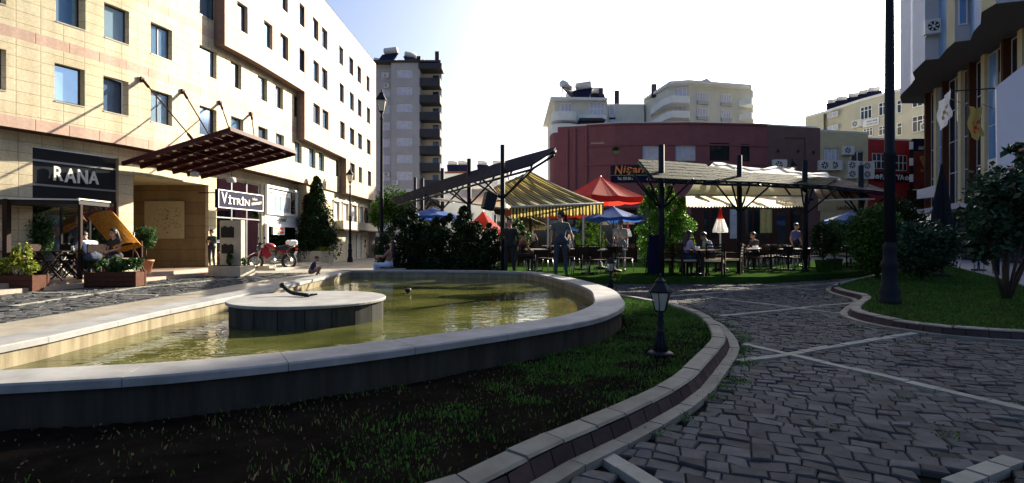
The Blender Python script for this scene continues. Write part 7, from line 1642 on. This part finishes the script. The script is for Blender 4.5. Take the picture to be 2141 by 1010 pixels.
person('person in a dark striped top and jeans standing at the porch pillar', Q(443, 19.7, .22), R(165), 1.42, 'stand', (.035,.06,.06), (.02,.022,.035), sleeves='long', arms=[((-.25,.03,1.14),(-.14,.22,1.20)), ((.25,.02,1.13),(.12,.2,1.25))])
person('child in a dark vest crouching on the pavement beyond the fountain rim', Q(652, 16.4, .045), R(-70), 1.15, 'squat', (.02,.03,.07), (.22,.13,.09), lean=22, sleeves='none', arms=[((-.22,.18,1.15),(-.12,.42,1.0)), ((.22,.18,1.15),(.12,.42,1.0))])
person('woman in pale blue trousers sitting on the low step beside the hedge', Q(812, 16.0, .045), R(75), 1.62, 'sit', (.26,.13,.10), (.40,.50,.72), 'long', female=True, seat=.36, lean=-14, sleeves='long')
seatb = thing('stone_bench', 'low block seat half hidden under the woman in pale blue trousers', 'bench', Q(816, 16.1, .02)); mb = MB(); mb.box((0,0,.32), (.9,.42,.07), ch=.01); mb.build('seat', M['conc'], seatb)
for sx in (-.32, .32): mb = MB(); mb.box((sx,0,.15), (.12,.36,.28), ch=.01); mb.build('leg', M['conc'], seatb)
person('distant walker in a dark shirt and grey trousers before the sunlit doors', Q(762, 37.5, 0), R(120), 1.62, 'walk', (.03,.03,.06), (.16,.16,.16))
person('distant walker in a black skirt and white patterned top by the hedge', Q(787, 30.0, 0), R(10), 1.5, 'walk', (.4,.4,.4), (.02,.02,.025), 'long', female=True, skirt=True)
for px, D_, a, lab, sc_ in ((1020,17.8,150,'shadowed person in dark red sitting at the back of the tent',(.16,.03,.03)), (1088,16.9,-60,'person in a dusky pink top sitting in the shade left of the man in grey',(.22,.08,.07)), (1580,19.3,100,'dark-clothed guest sitting right of the second tiled-pergola post',(.03,.03,.04))):
    person(lab, Q(px, D_, .2), R(a), 1.68, 'sit', sc_, (.02,.02,.03), lean=8, vox=.016)

# ================================================================ MOTORCYCLE
q = G(571, 564, 0); mc = thing('motorcycle', 'red motorcycle with a white top box parked by the shop steps', 'motorcycle', q, R(226)); mc.scale = (1.1, 1.1, 1.1)
# local frame: +X is forward, z up; wheelbase 1.3 m
for x, nm in ((.66,'front_wheel'), (-.62,'rear_wheel')):
    r = .31; mb = MB(); mb.torus((x,0,r), r-.01-.04, .045 if x > 0 else .055, 'Y', 30, 8); ty = mb.build(nm, M['rubber'], mc)
    mb = MB(); mb.torus((x,0,r), r-.095, .018, 'Y', 28, 6); mb.lathe([(.04,-.05),(.04,.05)], (0,0,0), 4) if False else None
    for i in range(6): a = i*math.pi/3; mb.tube([(x,0,r), (x+.215*math.cos(a),0,r+.215*math.sin(a))], .014, 5)
    mb.tube([(x,-.07,r),(x,.07,r)], .045, 10); mb.build('rim', M['metalg'], ty)
    mb = MB(); mb.tube([(x,.075,r),(x,.082,r)], .12, 20); mb.build('brake_disc', M['metalg'], ty)
mb = MB()
for s_ in (-.085,.085): mb.tube([(.66,s_,.31),(.52,s_,.72),(.46,s_,.92)], [.024,.026,.022], 8)
mb.build('fork', M['metalg'], mc)
mb = MB(); pts = [V(.38,0,.50), V(.60,0,.655), V(.80,0,.61), V(.95,0,.47)]
sp_ = smooth_line(pts, 4)
for i in range(len(sp_)-1):
    a, b = sp_[i], sp_[i+1]; w_ = V(0,.065,0); mb.add([a-w_, b-w_, b+w_, a+w_, a-w_-V(0,0,.03), b-w_-V(0,0,.03), b+w_-V(0,0,.03), a+w_-V(0,0,.03)], [(0,1,2,3),(7,6,5,4),(0,4,5,1),(3,2,6,7)], 0, True)
mb.build('front_mudguard', M['mred'], mc)
mb = MB(); mb.tube([V(.30,0,.86),V(.22,0,.90),V(.02,0,.88),V(-.12,0,.80)], [.09,.145,.13,.07], 14); mb.build('fuel_tank', M['mred'], mc)
for s_ in (-1, 1):
    mb = MB(); mb.add([(.50,s_*.13,.86),(.26,s_*.17,.84),(.12,s_*.17,.55),(.30,s_*.16,.42),(.44,s_*.14,.58),(.50,s_*.10,.84),(.26,s_*.13,.82),(.12,s_*.14,.55),(.30,s_*.13,.42),(.44,s_*.11,.58)], [(0,1,2,3,4),(9,8,7,6,5),(0,5,6,1),(1,6,7,2),(2,7,8,3),(3,8,9,4),(4,9,5,0)]); mb.build('side_fairing', M['mred'], mc)
    mb = MB(); mb.add([(-.12,s_*.12,.74),(-.62,s_*.10,.86),(-.60,s_*.09,.74),(-.30,s_*.13,.60),(-.12,s_*.10,.74),(-.62,s_*.08,.86),(-.60,s_*.07,.74),(-.30,s_*.11,.60)], [(0,1,2,3),(7,6,5,4),(0,4,5,1),(1,5,6,2),(2,6,7,3),(3,7,4,0)]); mb.build('tail_panel', M['mred'], mc)
mb = MB(); mb.tube([V(-.10,0,.80),V(-.30,0,.79),V(-.55,0,.86),V(-.78,0,.90)], [.10,.135,.12,.06], 12); mb.build('saddle', M['rubber'], mc)
mb = MB(); mb.box((.14,0,.42), (.34,.24,.24), ch=.03, ry=R(-10)); mb.tube([(.22,0,.45),(.32,0,.66)], [.1,.095], 12); mb.tube([(.05,-.17,.36),(.05,.17,.36)], .1, 14); mb.build('engine', M['metalg'], mc)
mb = MB(); mb.tube(smooth_line([V(.32,-.1,.5),V(.36,-.13,.3),V(.1,-.16,.22),V(-.3,-.17,.27),V(-.78,-.18,.42)], 4), [.022]*9+[.045]*8, 9); mb.build('exhaust', M['metalg'], mc)
mb = MB(); mb.tube([(.42,0,.86),(.3,0,.62),(.28,0,.3),(-.05,0,.28),(-.12,0,.7)], .024, 6)
for s_ in (-.1,.1): mb.tube([(-.08,s_,.36),(-.62,s_,.31)], .022, 6); mb.tube([(-.62,s_,.33),(-.42,s_,.72)], .03, 7)
mb.build('frame', M['black'], mc)
mb = MB(); mb.tube(smooth_line([V(.36,-.36,1.02),V(.44,-.2,1.03),V(.47,0,.95),V(.44,.2,1.03),V(.36,.36,1.02)], 3), .014, 7); mb.build('handlebar', M['black'], mc)
for s_ in (-1,1): mb = MB(); mb.tube([(.42,s_*.24,1.03),(.44,s_*.30,1.2)], .008, 5); mb.box((.44,s_*.31,1.22), (.03,.14,.09), ch=.01); mb.build('mirror', M['black'], mc)
mb = MB(); mb.ball((.54,0,.86), .11, sc=(.8,1,.9), n=12); mb.build('headlight', M['dkglass'], mc); mb = MB(); mb.box((.50,0,.99), (.06,.22,.14), ry=R(-30), ch=.015); mb.build('windscreen', M['dkglass'], mc)
mb = MB(); mb.box((-.72,0,1.04), (.34,.38,.23), ch=.05); mb.box((-.72,0,1.05), (.345,.385,.02)); mb.build('top_box', M['white'], mc)
mb = MB(); mb.box((-.72,0,.915), (.42,.26,.025)); mb.tube([(-.5,.1,.82),(-.85,.1,.91)], .012); mb.tube([(-.5,-.1,.82),(-.85,-.1,.91)], .012); mb.build('rack', M['metalg'], mc)
mb = MB(); mb.box((-.92,0,.80), (.05,.14,.07), ch=.01); mb.build('tail_light', M['redc'], mc); mb = MB(); mb.box((-.88,0,.62), (.02,.17,.2), ry=R(-25)); mb.build('number_plate', M['white'], mc)
mb = MB(); mb.tube([(.0,.12,.3),(.02,.28,.0)], .014); mb.build('side_stand', M['metalg'], mc)
